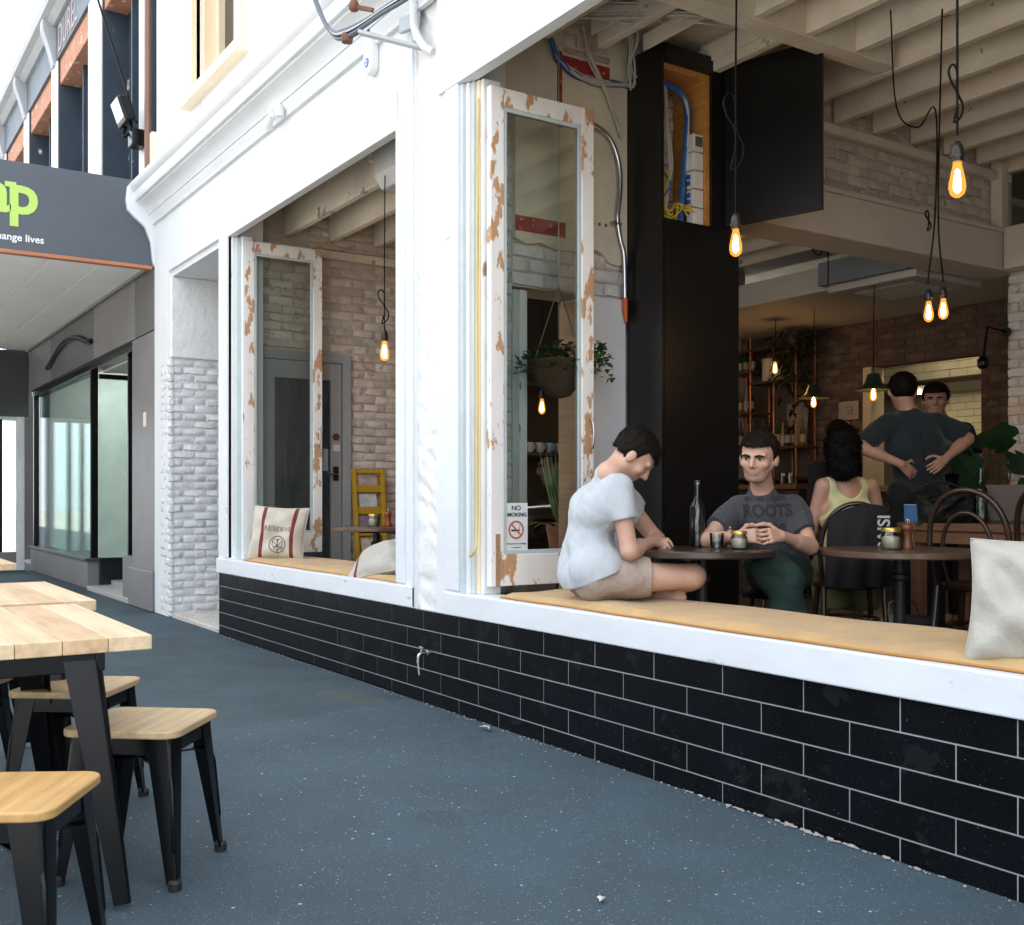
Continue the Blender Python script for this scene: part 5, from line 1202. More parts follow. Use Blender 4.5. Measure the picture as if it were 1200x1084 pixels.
# ---------------------------------------------------------------- across the street (seen in the reflections)
def opp(x0, x1, h, m, label):
    t = thing('opposite_building', label, 'building', ((x0 + x1) / 2, -19, 0), 0, 'buildings across the street')
    B(x0, x1, -26, -19, 0, h).build('wall', m, t)
    B(x0 - .1, x1 + .1, -26, -18.7, h, h + .4).build('parapet', white, t)
    n = int((x1 - x0) / 2.2)
    for fl_ in (4.6,):
        for i in range(n):
            xa = x0 + .8 + i * (x1 - x0 - 1) / n
            w_ = B(xa, xa + 1.1, -18.99, -18.96, fl_, fl_ + 1.9).build('window', glassmat('upper_glass2', (.12, .15, .17), 1.5, 1.6), t)
            B(xa - .1, xa + 1.2, -18.96, -18.85, fl_ - .15, fl_).build('sill', white, w_)
    B(x0 + .5, x1 - .5, -18.99, -18.95, .5, 2.8).build('shop_window', glassmat('upper_glass2', (.12, .15, .17), 1.5, 1.6), t)
    B(x0 - .05, x1 + .05, -19, -16.4, 3.2, 3.6).build('verandah', mat('verandah_grey', (.35, .36, .38), .6), t)
cols = [(.62, .58, .50), (.55, .40, .30), (.66, .66, .66), (.5, .46, .4)]
x = -62
for i in range(8):
    w_ = [9, 7, 11, 8][i % 4]; opp(x, x + w_, 7.5 + (i * 37 % 3), mat('opposite_%d' % (i % 4), cols[i % 4], .8, var=.1), ['cream rendered', 'red brick', 'pale grey', 'sandstone'][i % 4] + ' two storey shop across the street, ' + ['far up the hill', 'with tall parapet', 'beyond the plane tree', 'near the bend', 'with a wide verandah', 'facing the black tiles', 'facing the cafe door', 'at the corner'][i]); x += w_ + .02
def tree(x, y, h, label, seed):
    t = thing('street_tree', label, 'tree', (x, y, 0), 0, 'street trees'); r_ = random.Random(seed)
    MB().tube([(x, y, -.02), (x + .05, y, h * .25), (x - .05, y + .1, h * .5), (x, y, h * .75)], [.17, .14, .10, .05], 10).build('trunk', mat('bark', (.14, .11, .085), .9, var=.3, bump=.8, bscale=20), t, smooth=60)
    tips = []
    for k in range(9):
        a = r_.uniform(0, 6.28); z0 = h * r_.uniform(.35, .6); e = Vector((x + math.cos(a) * h * .28, y + math.sin(a) * h * .28, z0 + h * .25)); tips.append(e)
        MB().tube([(x, y, z0), (Vector((x, y, z0)) + e) / 2 + Vector((0, 0, .2)), e], [.06, .04, .015], 6).build('limb', mat('bark', (.14, .11, .085)), t)
    m = MB()
    for k in range(1800):
        c = tips[r_.randrange(9)] if r_.random() < .8 else Vector((x, y, h * .8))
        p = c + Vector((r_.gauss(0, .6), r_.gauss(0, .6), r_.gauss(0, .5)))
        blade(m, p, (r_.uniform(-1, 1), r_.uniform(-1, 1), r_.uniform(-1, .5)), .28, .2, .4, 2, mi=k % 3)
    tag(m.build('crown', leafm, t), kind='stuff')
tree(-24, -6.2, 6.5, 'leafy street tree standing at the kerb beyond the far shopfront', 1)
tree(-34, -6.0, 7.0, 'taller street tree further along the kerb', 2)
# ---------------------------------------------------------------- bentwood chairs
bent = mat('dark_bentwood', (.035, .016, .010), .32, var=.2, grain=20, coat=.3)
def make_chair():
    t = thing('bentwood_chair', 'x', 'chair'); zs = .45     # faces +Y, back towards -Y
    MB().lathe([(0, zs - .02), (.19, zs - .03), (.205, zs - .02), (.205, zs - .002), (.19, zs + .004), (0, zs - .004)], (0, 0, 0), 28).build('seat', bent, t, smooth=40)
    o = []
    for k in range(21):
        a = PI * k / 20; o.append((.195 * math.cos(a), -.17 - .055 * math.sin(a), .60 + .32 * math.sin(a) ** .7))
    MB().tube([(.175, -.14, zs - .02)] + o + [(-.175, -.14, zs - .02)], .015, 8).build('back_hoop', bent, t, smooth=60)
    i_ = [(.125 * math.cos(PI * k / 16), -.185 - .035 * math.sin(PI * k / 16), .56 + .25 * math.sin(PI * k / 16) ** .75) for k in range(17)]
    MB().tube([(.10, -.165, zs)] + i_ + [(-.10, -.165, zs)], .011, 8).build('inner_hoop', bent, t, smooth=60)
    for sx in (-1, 1):
        MB().tube(spline([(sx * .15, .13, zs - .02), (sx * .165, .15, .25), (sx * .18, .18, 0)]), [.017] * 16 + [.013], 8).build('leg', bent, t, smooth=60)
        MB().tube(spline([(sx * .17, -.14, zs - .01), (sx * .175, -.17, .25), (sx * .18, -.23, 0)]), [.017] * 16 + [.013], 8).build('leg', bent, t, smooth=60)
    MB().tube([(.165 * math.cos(a), .165 * math.sin(a) - .01, .24) for a in np.linspace(0, 2 * PI, 25)[:-1]], .010, 8, closed=True).build('leg_ring', bent, t, smooth=60)
    return t
CG = 'dark bentwood chairs'
ch0 = make_chair(); ch0['label'] = 'x'
place(ch0, (-4.20, 2.22, FLOOR), math.atan2(.60, -.75) - PI / 2, 'bentwood chair with a black jacket on it that the woman in yellow sits on', CG)
place(copy_tree(ch0), (-3.42, 2.36, FLOOR), R(12), 'empty bentwood chair with its hoop back before the rear wooden table', CG, 1.08)
place(copy_tree(ch0), (-2.98, 2.52, FLOOR), R(-14), 'empty bentwood chair pushed in beside its twin behind the upright cushion', CG, 1.1)
# black jacket over the chair back
jk = thing('jacket', 'black jacket with white lettering draped over the back of the woman\'s chair', 'jacket', (-4.06, 2.08, .9))
bd = Vector((.75, -.60, 0)).normalized(); sdv = Vector((.60, .75, 0)).normalized()
V = []; Fc = []; nU, nV = 20, 16
for jv in range(nV + 1):
    for iu in range(nU + 1):
        u = iu / nU * 2 - 1; v = jv / nV
        wdt = .165 + .025 * v; z = FLOOR + .87 - v * .42 + (.04 * (1 - u * u) + .03 * u) * (1 - v)
        dd = .27 + .035 * (1 - u * u) + .012 * math.sin(u * 9 + v * 3) * v + .02 * v
        V.append(Vector((-4.20, 2.22, 0)) + bd * dd + sdv * (u * wdt) + Vector((0, 0, z)))
N = len(V)
V2 = [p - bd * .03 for p in V]; V += V2
for jv in range(nV):
    for iu in range(nU):
        a = jv * (nU + 1) + iu; Fc += [(a, a + 1, a + nU + 2, a + nU + 1), (N + a, N + a + nU + 1, N + a + nU + 2, N + a + 1)]
for iu in range(nU): Fc.append((iu, N + iu, N + iu + 1, iu + 1)); a = nV * (nU + 1) + iu; Fc.append((a, a + 1, N + a + 1, N + a))
for jv in range(nV): a = jv * (nU + 1); Fc.append((a, a + nU + 1, N + a + nU + 1, N + a)); a += nU; Fc.append((a, N + a, N + a + nU + 1, a + nU + 1))
jcl = mat('black_jacket', (.008, .008, .010), .8, var=.3, bump=.3)
MB().add(V, Fc).build('cloth', jcl, jk, smooth=60)
text('lettering', 'PAISI', mat('jacket_white', (.55, .55, .55), .7), jk, frame(Vector((-4.20, 2.22, FLOOR + .655)) + bd * .335 + sdv * .155, (0, 0, 1), -sdv), .095, .001, bold=.002)
# stool under the man in charcoal
ls = thing('low_stool', 'black low stool under the man in the charcoal tee', 'stool', (-3.91, 1.28, FLOOR))
MB().lathe([(0, .655), (.17, .655), (.18, .665), (.18, .685), (.17, .695), (0, .697)], (-3.91, 1.28, 0), 24).build('seat', blackmetal, ls, smooth=40)
for k in range(4):
    a = k * PI / 2 + .3; MB().tube([(-3.91 + .12 * math.cos(a), 1.28 + .12 * math.sin(a), .66), (-3.91 + .19 * math.cos(a), 1.28 + .19 * math.sin(a), FLOOR)], .011, 8).build('leg', blackmetal, ls)
MB().tube([(-3.91 + .155 * math.cos(a), 1.28 + .155 * math.sin(a), .44) for a in np.linspace(0, 2 * PI, 21)[:-1]], .007, 6, closed=True).build('foot_ring', blackmetal, ls)
# rear wooden table and what stands on it
rt = thing('wooden_table', 'rear wooden table under the laptop and black bag', 'table', (-3.5, 2.95, FLOOR))
rtw = mat('worn_red_timber', (.20, .10, .055), .45, var=.25, grain=24)
for i in range(5): B(-4.22, -2.7, 2.70 + i * .13, 2.828 + i * .13, .975, 1.02).build('board', rtw, rt, bevel=.003)
B(-4.18, -2.74, 2.72, 2.745, .90, .974).build('apron', rtw, rt)
for x in (-4.12, -2.8):
    for y in (2.78, 3.27): B(x - .035, x + .035, y - .035, y + .035, FLOOR, .974).build('leg', rtw, rt, bevel=.004)
bottle(-3.80, 2.93, 1.021, .33, .04, 'clear glass bottle beside the laptop on the rear table', water=False)
lp = thing('laptop', 'dark laptop open on the rear table beside the bottle', 'laptop', (-3.62, 2.95, 1.02))
B(-3.80, -3.48, 3.04, 3.25, 1.021, 1.036).build('base', mat('laptop_grey', (.12, .11, .11), .4), lp, bevel=.004)
MB().bar((-3.64, 3.03, 1.036), (-3.64, 2.97, 1.25), .32, .008, up=(0, 1, 0)).build('lid', mat('laptop_lid', (.16, .14, .13), .4), lp)
hb_ = thing('handbag', 'slouched black handbag lying on the rear table', 'bag', (-3.98, 2.82, 1.02))
pillow(frame((-3.98, 2.84, 1.10), (.5, .85, 0), (-.1, .1, 1)), .36, .19, .16, black_cl0 if 'black_cl0' in globals() else mat('bag_black', (.008, .008, .009), .7, var=.3, bump=.5, bscale=20, bdist=.01), 41, name='body', parent=hb_, wr=2.4, n=28)
MB().tube(spline([(-4.04, 2.74, 1.16), (-4.06, 2.70, 1.23), (-3.98, 2.80, 1.27), (-3.90, 2.92, 1.22), (-3.89, 2.94, 1.15)]), .009, 6).build('handle', mat('bag_black', (.008, .008, .009)), hb_, smooth=60)
bb = thing('blue_carton', 'small bright blue carton beside the black handbag', 'box', (-4.12, 2.76, 1.02))
MB().obox((-4.13, 2.745, 1.075), (.10, .07, .108), Matrix.Rotation(R(20), 4, 'Z')).build('carton', mat('carton_blue', (.05, .20, .42), .5, var=.1), bb, bevel=.003)
MB().obox((-4.13, 2.745, 1.131), (.101, .071, .004), Matrix.Rotation(R(20), 4, 'Z')).build('flap', mat('carton_white', (.6, .62, .65), .5), bb)
# shopping bags on the floor by the woman's chair
for (x, y, w_, h, c, lb) in [(-3.90, 2.30, .20, .28, (.45, .44, .43), 'white paper carrier bag on the floor under the bentwood chair'), (-3.72, 2.20, .26, .30, (.03, .03, .035), 'dark duffel bag on the floor under the brown table')]:
    t = thing('carrier_bag', lb, 'bag', (x, y, FLOOR)); mm = mat('bag_col_%d' % int(c[0] * 100), c, .7, var=.15, bump=.4, bscale=14, bdist=.01)
    MB().add([(x - w_ / 2, y - .06, FLOOR), (x + w_ / 2, y - .05, FLOOR), (x + w_ / 2 - .01, y + .07, FLOOR), (x - w_ / 2 + .01, y + .06, FLOOR), (x - w_ / 2 + .02, y - .05, FLOOR + h), (x + w_ / 2 - .02, y - .03, FLOOR + h * .95), (x + w_ / 2 - .03, y + .04, FLOOR + h), (x - w_ / 2 + .03, y + .05, FLOOR + h * .97)],
             [(0, 1, 5, 4), (1, 2, 6, 5), (2, 3, 7, 6), (3, 0, 4, 7), (0, 3, 2, 1)]).build('body', mm, t)
    MB().tube(spline([(x - .05, y - .04, FLOOR + h * .98), (x - .03, y - .05, FLOOR + h + .07), (x + .03, y - .05, FLOOR + h + .07), (x + .05, y - .03, FLOOR + h * .96)]), .004, 5).build('handle', mm, t)

# ---------------------------------------------------------------- bar
copper = mat('copper_pipe', (.30, .13, .07), .4, metal=.7)
sh = thing('bar_shelves', 'tall open copper pipe shelving with bottles behind the bar', 'shelves', (-8.45, 6.1, FLOOR))
for x in (-8.98, -8.62, -8.27, -7.95):
    for y in (5.96, 6.26): MB().tube([(x, y, FLOOR), (x, y, 3.01)], .013, 7).build('upright', copper, sh)
SHZ = [(1.74, -9.0, -7.93), (2.15, -9.0, -8.6), (2.48, -8.64, -7.93), (2.62, -9.0, -8.6), (2.86, -9.0, -8.25), (2.78, -8.3, -7.93), (1.40, -9.0, -7.93)]
for (z, a, b) in SHZ: B(a, b, 5.94, 6.28, z - .025, z).build('shelf', mat('shelf_timber', (.10, .05, .025), .5, grain=20), sh)
rb = random.Random(12); bcols = [(.02, .05, .02), (.05, .02, .01), (.12, .10, .03), (.02, .02, .02), (.25, .24, .20)]
BN = ['dark green', 'brown', 'amber', 'black', 'pale grey']
def bar_bottle(x, y, z, h, r_, c, lb):
    lb = BN[c] + ' ' + ('tall ' if h > .28 else 'short ') + lb
    t = thing('liquor_bottle', lb, 'bottle', (x, y, z), 0, 'bottles on the bar shelves')
    MB().lathe([(r_ * .9, 0), (r_, .01), (r_, h * .55), (r_ * .4, h * .72), (r_ * .33, h * .95), (r_ * .4, h), (0, h)], (x, y, z), 12).build('glass', mat('bottle_%d' % c, bcols[c], .12), t, smooth=45)
    MB().lathe([(r_ * 1.01, h * .15), (r_ * 1.01, h * .45)], (x, y, z), 12, cap=False).build('label', mat('bottle_label_%d' % (c % 2), [(.4, .36, .25), (.3, .3, .3)][c % 2], .7), t)
for k in range(13): bar_bottle(-8.94 + k * .078, 6.05 + rb.uniform(-.04, .08), 1.741, rb.uniform(.22, .33), rb.uniform(.028, .037), rb.randrange(5), 'liquor bottle in the long row on the lower bar shelf')
for k in range(4): bar_bottle(-8.93 + k * .085, 6.05 + rb.uniform(-.04, .06), 2.151, rb.uniform(.24, .34), .034, rb.randrange(5), 'liquor bottle on the short shelf above the long row')
for k in range(3): bar_bottle(-8.9 + k * .1, 6.08, 2.621, .26, .034, rb.randrange(4), 'liquor bottle high on the upper bar shelf')
pt = thing('white_canister', 'white round canister on the bar shelf beside the small bulb', 'canister', (-8.3, 6.05, 2.48))
MB().lathe([(.11, 0), (.115, .01), (.115, .24), (.105, .245), (.105, .02), (0, .02)], (-8.38, 6.06, 2.481), 20).build('body', mat('canister_white', (.55, .50, .42), .5), pt, smooth=40)
MB().lathe([(.118, .225), (.122, .23), (.122, .245), (.118, .25)], (-8.38, 6.06, 2.481), 20, cap=False).build('rim', mat('canister_white', (.55, .5, .42)), pt)
bd_ = thing('menu_board', 'pale upright board standing among the bottles on the bar shelf', 'board', (-8.15, 6.2, 1.74))
MB().obox((-8.15, 6.20, 1.99), (.30, .015, .48), Matrix.Rotation(R(-5), 4, 'X')).build('board', mat('menu_board', (.30, .27, .24), .6), bd_)
B(-8.28, -8.02, 6.13, 6.18, 1.741, 1.76).build('stand', rawwood, bd_)
tr = thing('trailing_plant', 'dark trailing plant hanging at the end of the bar shelves', 'plant', (-7.9, 5.9, 2.9))
MB().lathe([(.08, 2.80), (.11, 2.95), (.1, 2.95), (0, 2.93)], (-7.92, 5.88, 0), 14).build('pot', rubber, tr, smooth=40)
m = MB()
for k in range(260):
    a = rb.uniform(0, 6.28); z = 2.98 - abs(rb.gauss(0, .42)); rr_ = .07 + rb.random() * .16
    blade(m, (-7.92 + rr_ * math.cos(a), 5.88 + rr_ * math.sin(a), max(z, 1.95)), (math.cos(a), math.sin(a), -.5), .10, .05, .8, 3)
tag(m.build('foliage', darkleaf, tr), kind='stuff')
bc = thing('bar_counter', 'dark timber bar counter in front of the shelves', 'counter', (-7.9, 5.2, FLOOR))
B(-8.98, -7.05, 4.95, 5.50, 1.26, 1.31).build('counter_top', rtw, bc, bevel=.005)
for i in range(12): B(-8.97 + i * .16, -8.82 + i * .16, 5.0, 5.03, FLOOR, 1.255).build('front_board', mat('bar_board', (.07, .035, .02), .5, grain=20), bc, bevel=.003)
B(-8.97, -7.07, 5.03, 5.45, FLOOR, 1.25).build('carcass', mat('bar_carcass', (.02, .015, .01), .6), bc)
for k in range(9):
    x = -8.75 + k * .19; t = thing('bar_glass', ['red', 'amber', 'cream'][k % 3] + ' filled tumbler in the ' + ['front', 'back'][k % 2] + ' line along the bar counter', 'glass', (x, 5.1, 1.31), 0, 'glasses along the bar counter')
    MB().lathe([(.032, 0), (.038, .11), (.036, .11), (.03, .008), (0, .008)], (x, 5.08 + .1 * (k % 2), 1.311), 12).build('glass', cglass, t, smooth=45)
    MB().lathe([(0, .006), (.03, .006), (.033, .07), (0, .075)], (x, 5.08 + .1 * (k % 2), 1.311), 12).build('contents', mat('drink_%d' % (k % 3), [(.25, .05, .02), (.3, .14, .04), (.45, .4, .3)][k % 3], .4), t, smooth=45)
# timber post at the end of the bar
tag(B(-7.62, -7.54, 4.90, 4.98, FLOOR, 1.72).build('timber_post', mat('red_timber', (.22, .10, .06), .5, grain=20), bevel=.006), 'short reddish timber post at the end of the bar counter', 'post')
# swing arm lamp on the right pier
wl2 = thing('wall_lamp', 'black swing arm wall lamp on the whitewashed pier', 'lamp', (-5.1, 5.16, 2.4))
MB().tube([(-5.02, 5.165, 2.52), (-5.10, 5.02, 2.56), (-5.12, 5.0, 2.30)], .012, 7).build('arm', blackmetal, wl2)
MB().lathe([(.0, .06), (.025, .055), (.045, .02), (.045, -.03), (.03, -.05), (0, -.05)], (-5.12, 5.0, 2.27), 14).build('head', blackmetal, wl2, smooth=50)
MB().lathe([(0, 0), (.04, 0), (.04, .015), (0, .015)], (-5.02, 5.17, 2.52), 14, M=Matrix.Rotation(R(90), 4, 'X')).build('wall_plate', blackmetal, wl2)
# shelves with cups and a steel chair past the opening in the dividing wall
cbd = thing('dark_cupboard', 'dark shelf unit with a row of cups beyond the dividing wall opening', 'cupboard', (-8.7, 3.2, FLOOR))
B(-9.0, -8.92, 2.2, 4.4, FLOOR, 3.3).build('back', mat('painted_shade_back', (.018, .014, .012), .5), cbd)  # back board coloured dark in place of the deep room's shade
for z in (1.0, 1.62, 2.3): B(-8.92, -8.55, 2.2, 4.4, z - .03, z).build('shelf', mat('cupboard_shelf', (.06, .04, .03), .5), cbd)
for k in range(9):
    y = 2.6 + k * .12; c = [(.5, .5, .5), (.25, .4, .5), (.5, .42, .3), (.55, .55, .52)][k % 4]
    t = thing('coffee_cup', ['white', 'blue', 'sand coloured', 'cream'][k % 4] + ' cup in the row on the dark shelf beyond the opening', 'cup', (-8.66, y, 1.62), 0, 'cups on the dark shelf')
    MB().lathe([(.03, 0), (.042, .02), (.045, .10), (.042, .10), (.038, .015), (0, .015)], (-8.66, y, 1.621), 14).build('bowl', mat('cup_%d' % (k % 4), c, .35), t, smooth=50)
    MB().tube([(-8.62, y, 1.70), (-8.59, y + .01, 1.69), (-8.59, y + .01, 1.66), (-8.62, y, 1.65)], .006, 6).build('handle', mat('cup_%d' % (k % 4), c), t)
sc_ = thing('steel_chair', 'pale tubular steel chair beyond the dividing wall opening', 'chair', (-6.75, 1.95, FLOOR))
zf = FLOOR
MB().tube(spline([(-6.95, 1.72, zf), (-6.95, 1.74, zf + .5), (-6.93, 1.72, 1.05), (-6.85, 1.78, 1.10), (-6.70, 1.92, 1.10), (-6.62, 2.0, 1.05), (-6.64, 2.02, zf + .5), (-6.64, 2.02, zf)]), .013, 8).build('back_frame', chrome, sc_, smooth=60)
MB().obox((-6.65, 1.72, zf + .45), (.38, .38, .03), Matrix.Rotation(R(45), 4, 'Z')).build('seat', mat('steel_seat', (.45, .45, .42), .5), sc_, bevel=.008)
for (x, y) in ((-6.62, 1.48), (-6.40, 1.70)): MB().tube([(x, y, zf), (x, y, zf + .45)], .012, 8).build('leg', chrome, sc_)
# ---------------------------------------------------------------- figures: one continuous surface grown from joints
def surface_nets(D, org, res):
    ins = D < 0; nx, ny, nz = D.shape
    c = np.zeros((nx - 1, ny - 1, nz - 1), np.int8)
    for dx in (0, 1):
        for dy in (0, 1):
            for dz in (0, 1): c += ins[dx:nx - 1 + dx, dy:ny - 1 + dy, dz:nz - 1 + dz]
    act = (c > 0) & (c < 8); idx = np.argwhere(act); vid = -np.ones(act.shape, np.int64); vid[act] = np.arange(len(idx))
    P = np.zeros((len(idx), 3)); W = np.zeros(len(idx)); i, j, k = idx.T
    cor = [(a, b, e) for a in (0, 1) for b in (0, 1) for e in (0, 1)]
    for p in cor:
        for ax in range(3):
            if p[ax]: continue
            q = list(p); q[ax] = 1
            d0 = D[i + p[0], j + p[1], k + p[2]]; d1 = D[i + q[0], j + q[1], k + q[2]]
            mk = (d0 < 0) != (d1 < 0); t = np.where(mk, d0 / np.where(mk, d0 - d1, 1), 0)
            pos = np.array(p, float)[None, :].repeat(len(idx), 0); pos[:, ax] += t
            P[mk] += pos[mk]; W[mk] += 1
    P = (idx + P / W[:, None]) * res + np.array(org); faces = []
    for ax in range(3):
        sl0 = [slice(None)] * 3; sl1 = [slice(None)] * 3; sl0[ax] = slice(0, -1); sl1[ax] = slice(1, None)
        a, b = ins[tuple(sl0)], ins[tuple(sl1)]; E_ = np.argwhere(a != b); o1, o2 = [x for x in range(3) if x != ax]
        ok = (E_[:, o1] > 0) & (E_[:, o2] > 0) & (E_[:, o1] < vid.shape[o1]) & (E_[:, o2] < vid.shape[o2]); E_ = E_[ok]
        q = []
        for (u, v) in ((-1, -1), (0, -1), (0, 0), (-1, 0)):
            e = E_.copy(); e[:, o1] += u; e[:, o2] += v; q.append(vid[e[:, 0], e[:, 1], e[:, 2]])
        q = np.stack(q, 1); fl = a[tuple(E_.T)] if len(E_) else np.zeros(0, bool)
        if ax == 1: fl = ~fl
        q[~fl] = q[~fl][:, ::-1]; faces.append(q)
    return P, np.concatenate(faces)
def grow(prims, res, post=None, clips=()):
    pts = []
    for p in prims:
        if p[0] == 'c': r = max(p[3], p[4]); pts += [np.array(p[1]) - r, np.array(p[1]) + r, np.array(p[2]) - r, np.array(p[2]) + r]
        elif p[0] == 'e': r = max(p[2]); pts += [np.array(p[1]) - r, np.array(p[1]) + r]
    pts = np.array(pts); lo = pts.min(0) - .03; hi = pts.max(0) + .03; n = np.ceil((hi - lo) / res).astype(int) + 1
    ax = [lo[d] + np.arange(n[d]) * res for d in range(3)]; D = np.full(n, .5, np.float32)
    for p in prims:
        k = p[-1]
        if p[0] == 'c':
            a, b = np.array(p[1]), np.array(p[2]); r = max(p[3], p[4]); l_, h_ = np.minimum(a, b) - r, np.maximum(a, b) + r
        else: r = max(p[2]); l_, h_ = np.array(p[1]) - r, np.array(p[1]) + r
        mg = k + .045; s0 = np.clip(((l_ - mg - lo) / res).astype(int), 0, n - 1); s1 = np.clip(((h_ + mg - lo) / res).astype(int) + 2, 1, n)
        sl = tuple(slice(s0[d], s1[d]) for d in range(3))
        X = ax[0][sl[0]][:, None, None]; Y = ax[1][sl[1]][None, :, None]; Z = ax[2][sl[2]][None, None, :]
        if p[0] == 'c':
            ab = b - a; L2 = max(ab @ ab, 1e-9); t = np.clip(((X - a[0]) * ab[0] + (Y - a[1]) * ab[1] + (Z - a[2]) * ab[2]) / L2, 0, 1)
            d = np.sqrt((X - a[0] - t * ab[0]) ** 2 + (Y - a[1] - t * ab[1]) ** 2 + (Z - a[2] - t * ab[2]) ** 2) - (p[3] + (p[4] - p[3]) * t)
            if p[5] == 'flat': d = np.maximum(d, ((X - b[0]) * ab[0] + (Y - b[1]) * ab[1] + (Z - b[2]) * ab[2]) / math.sqrt(L2))
        else:
            Mx = np.array(p[3]); u = [(X - p[1][0]) * Mx[0][e] + (Y - p[1][1]) * Mx[1][e] + (Z - p[1][2]) * Mx[2][e] for e in range(3)]
            k0 = np.sqrt(sum((u[e] / p[2][e]) ** 2 for e in range(3))); k1 = np.sqrt(sum((u[e] / p[2][e] ** 2) ** 2 for e in range(3))) + 1e-9; d = k0 * (k0 - 1) / k1
        d = d.astype(np.float32); c = D[sl]
        if p[0] == 's':
            h = np.maximum(k - np.abs(c + d), 0) / max(k, 1e-6); D[sl] = np.maximum(c, -d) + h * h * k / 4
        else:
            h = np.maximum(k - np.abs(c - d), 0) / max(k, 1e-6); D[sl] = np.minimum(c, d) - h * h * k / 4
    X = ax[0][:, None, None]; Y = ax[1][None, :, None]; Z = ax[2][None, None, :]
    if post is not None: D = post(D, X, Y, Z).astype(np.float32)
    for (q, nn) in clips: D = np.maximum(D, ((X - q[0]) * nn[0] + (Y - q[1]) * nn[1] + (Z - q[2]) * nn[2])).astype(np.float32)
    D[0] = D[-1] = .1; D[:, 0] = D[:, -1] = .1; D[:, :, 0] = D[:, :, -1] = .1
    return surface_nets(D, lo, res)
def flesh(name, PF, m, parent, tone=None):
    P, Fq = PF; me = bpy.data.meshes.new(name); tv = tone(P) if tone else None
    inv = np.array(ROOTM[parent]) if ROOTM.get(parent) else np.eye(4)
    P = P @ inv[:3, :3].T + inv[:3, 3]
    me.from_pydata(P.tolist(), [], Fq.tolist()); me.materials.append(m)
    me.polygons.foreach_set('use_smooth', [True] * len(me.polygons)); me.update()
    if tv is not None: at_ = me.attributes.new('stubble', 'FLOAT', 'POINT'); at_.data.foreach_set('value', tv.astype(np.float32))
    o = bpy.data.objects.new(name, me); COL.objects.link(o); o.parent = parent; ROOTM[o] = ROOTM.get(parent)
    sm = o.modifiers.new('smooth', 'SMOOTH'); sm.factor = .5; sm.iterations = 1
    return o
V3 = lambda *a: np.array(a, float)
def nrm(v): v = np.array(v, float); return v / np.linalg.norm(v)
def basis(f, u=(0, 0, 1)):
    f = nrm(f); s = nrm(np.cross(f, u)); u2 = np.cross(s, f); return np.stack([s, f, u2], 1)   # columns: right, forward, up
def cap(a, b, ra, rb=None, k=.03, flat=None): return ('c', tuple(a), tuple(b), ra, rb if rb is not None else ra, flat, k)
def ell(c, r, M=np.eye(3), k=.03, sub=False): return ('s' if sub else 'e', tuple(c), tuple(r), M, k)
def head_prims(c, M, s=1.0, face=True, neck=None):
    L = lambda x, y, z: np.array(c) + M @ (V3(x * 1.10, y, z * .96) * s)
    p = [ell(L(0, -.012, .035), (.083 * s, .096 * s, .083 * s), M, .02), ell(L(0, .030, -.030), (.061 * s, .060 * s, .079 * s), M, .03),
         cap(L(-.017, .046, -.090), L(.017, .046, -.090), .021 * s, k=.025), ell(L(0, .066, -.098), (.020 * s, .016 * s, .016 * s), M, .02)]
    for q in (-1, 1):
        p += [cap(L(q * .056, -.005, -.025), L(q * .027, .045, -.090), .018 * s, k=.025), ell(L(q * .044, .060, -.022), (.022 * s, .020 * s, .018 * s), M, .02),
              ell(L(q * .079, -.008, -.008), (.011 * s, .021 * s, .031 * s), M, .006), cap(L(q * .010, .084, .029), L(q * .046, .072, .026), .011 * s, k=.012)]
    if face:
        p += [cap(L(0, .086, .018), L(0, .106, -.024), .008 * s, .012 * s, .012), cap(L(-.012, .094, -.030), L(.012, .094, -.030), .008 * s, k=.008),
              cap(L(-.014, .079, -.056), L(.014, .079, -.056), .006 * s, k=.010), cap(L(-.012, .0785, -.067), L(.012, .0785, -.067), .0065 * s, k=.010)]
        for q in (-1, 1): p.append(ell(L(q * .032, .096, .006), (.019 * s, .014 * s, .010 * s), M, .012, True))
    if neck is not None: p.append(cap(L(0, -.022, -.045), neck, .052 * s, .056 * s, .035))
    return p
def face_bits(root, c, M, hairm, s=1.0):
    L = lambda x, y, z: Vector(np.array(c) + M @ (V3(x * 1.10, y, z * .96) * s))
    M4 = Matrix(M.tolist()).to_4x4()
    for q in (-1, 1):
        e = MB(); e.lathe([(0.0, -.0125), (.009, -.009), (.0125, 0), (.009, .009), (0, .0125)], L(q * .031, .0735, .006), 12)
        e.lathe([(.0058, -.001), (.0058, .002), (0, .003)], L(q * .031, .0845, .005), 10, mi=1, M=M4 @ Matrix.Rotation(R(-90), 4, 'X'))
        e.build('eye', [mat('eye_white', (.55, .52, .50), .3), mat('iris', (.02, .014, .01), .2)], root, smooth=60)
        MB().tube([L(q * .012, .0975, .020), L(q * .03, .096, .026), L(q * .048, .083, .022)], [.0055, .0062, .0035], 6).build('eyebrow', hairm, root, smooth=60)
        MB().tube([L(q * .017, .0865, .011), L(q * .031, .0885, .0145), L(q * .045, .080, .010)], .0022, 5).build('eyelid', mat('lash', (.06, .035, .03), .7), root, smooth=60)
    MB().tube([L(-.020, .0795, -.0625), L(-.008, .0855, -.061), L(.008, .0855, -.061), L(.020, .0795, -.0625)], .0030, 6).build('mouth', mat('lips', (.26, .09, .075), .5), root, smooth=60)
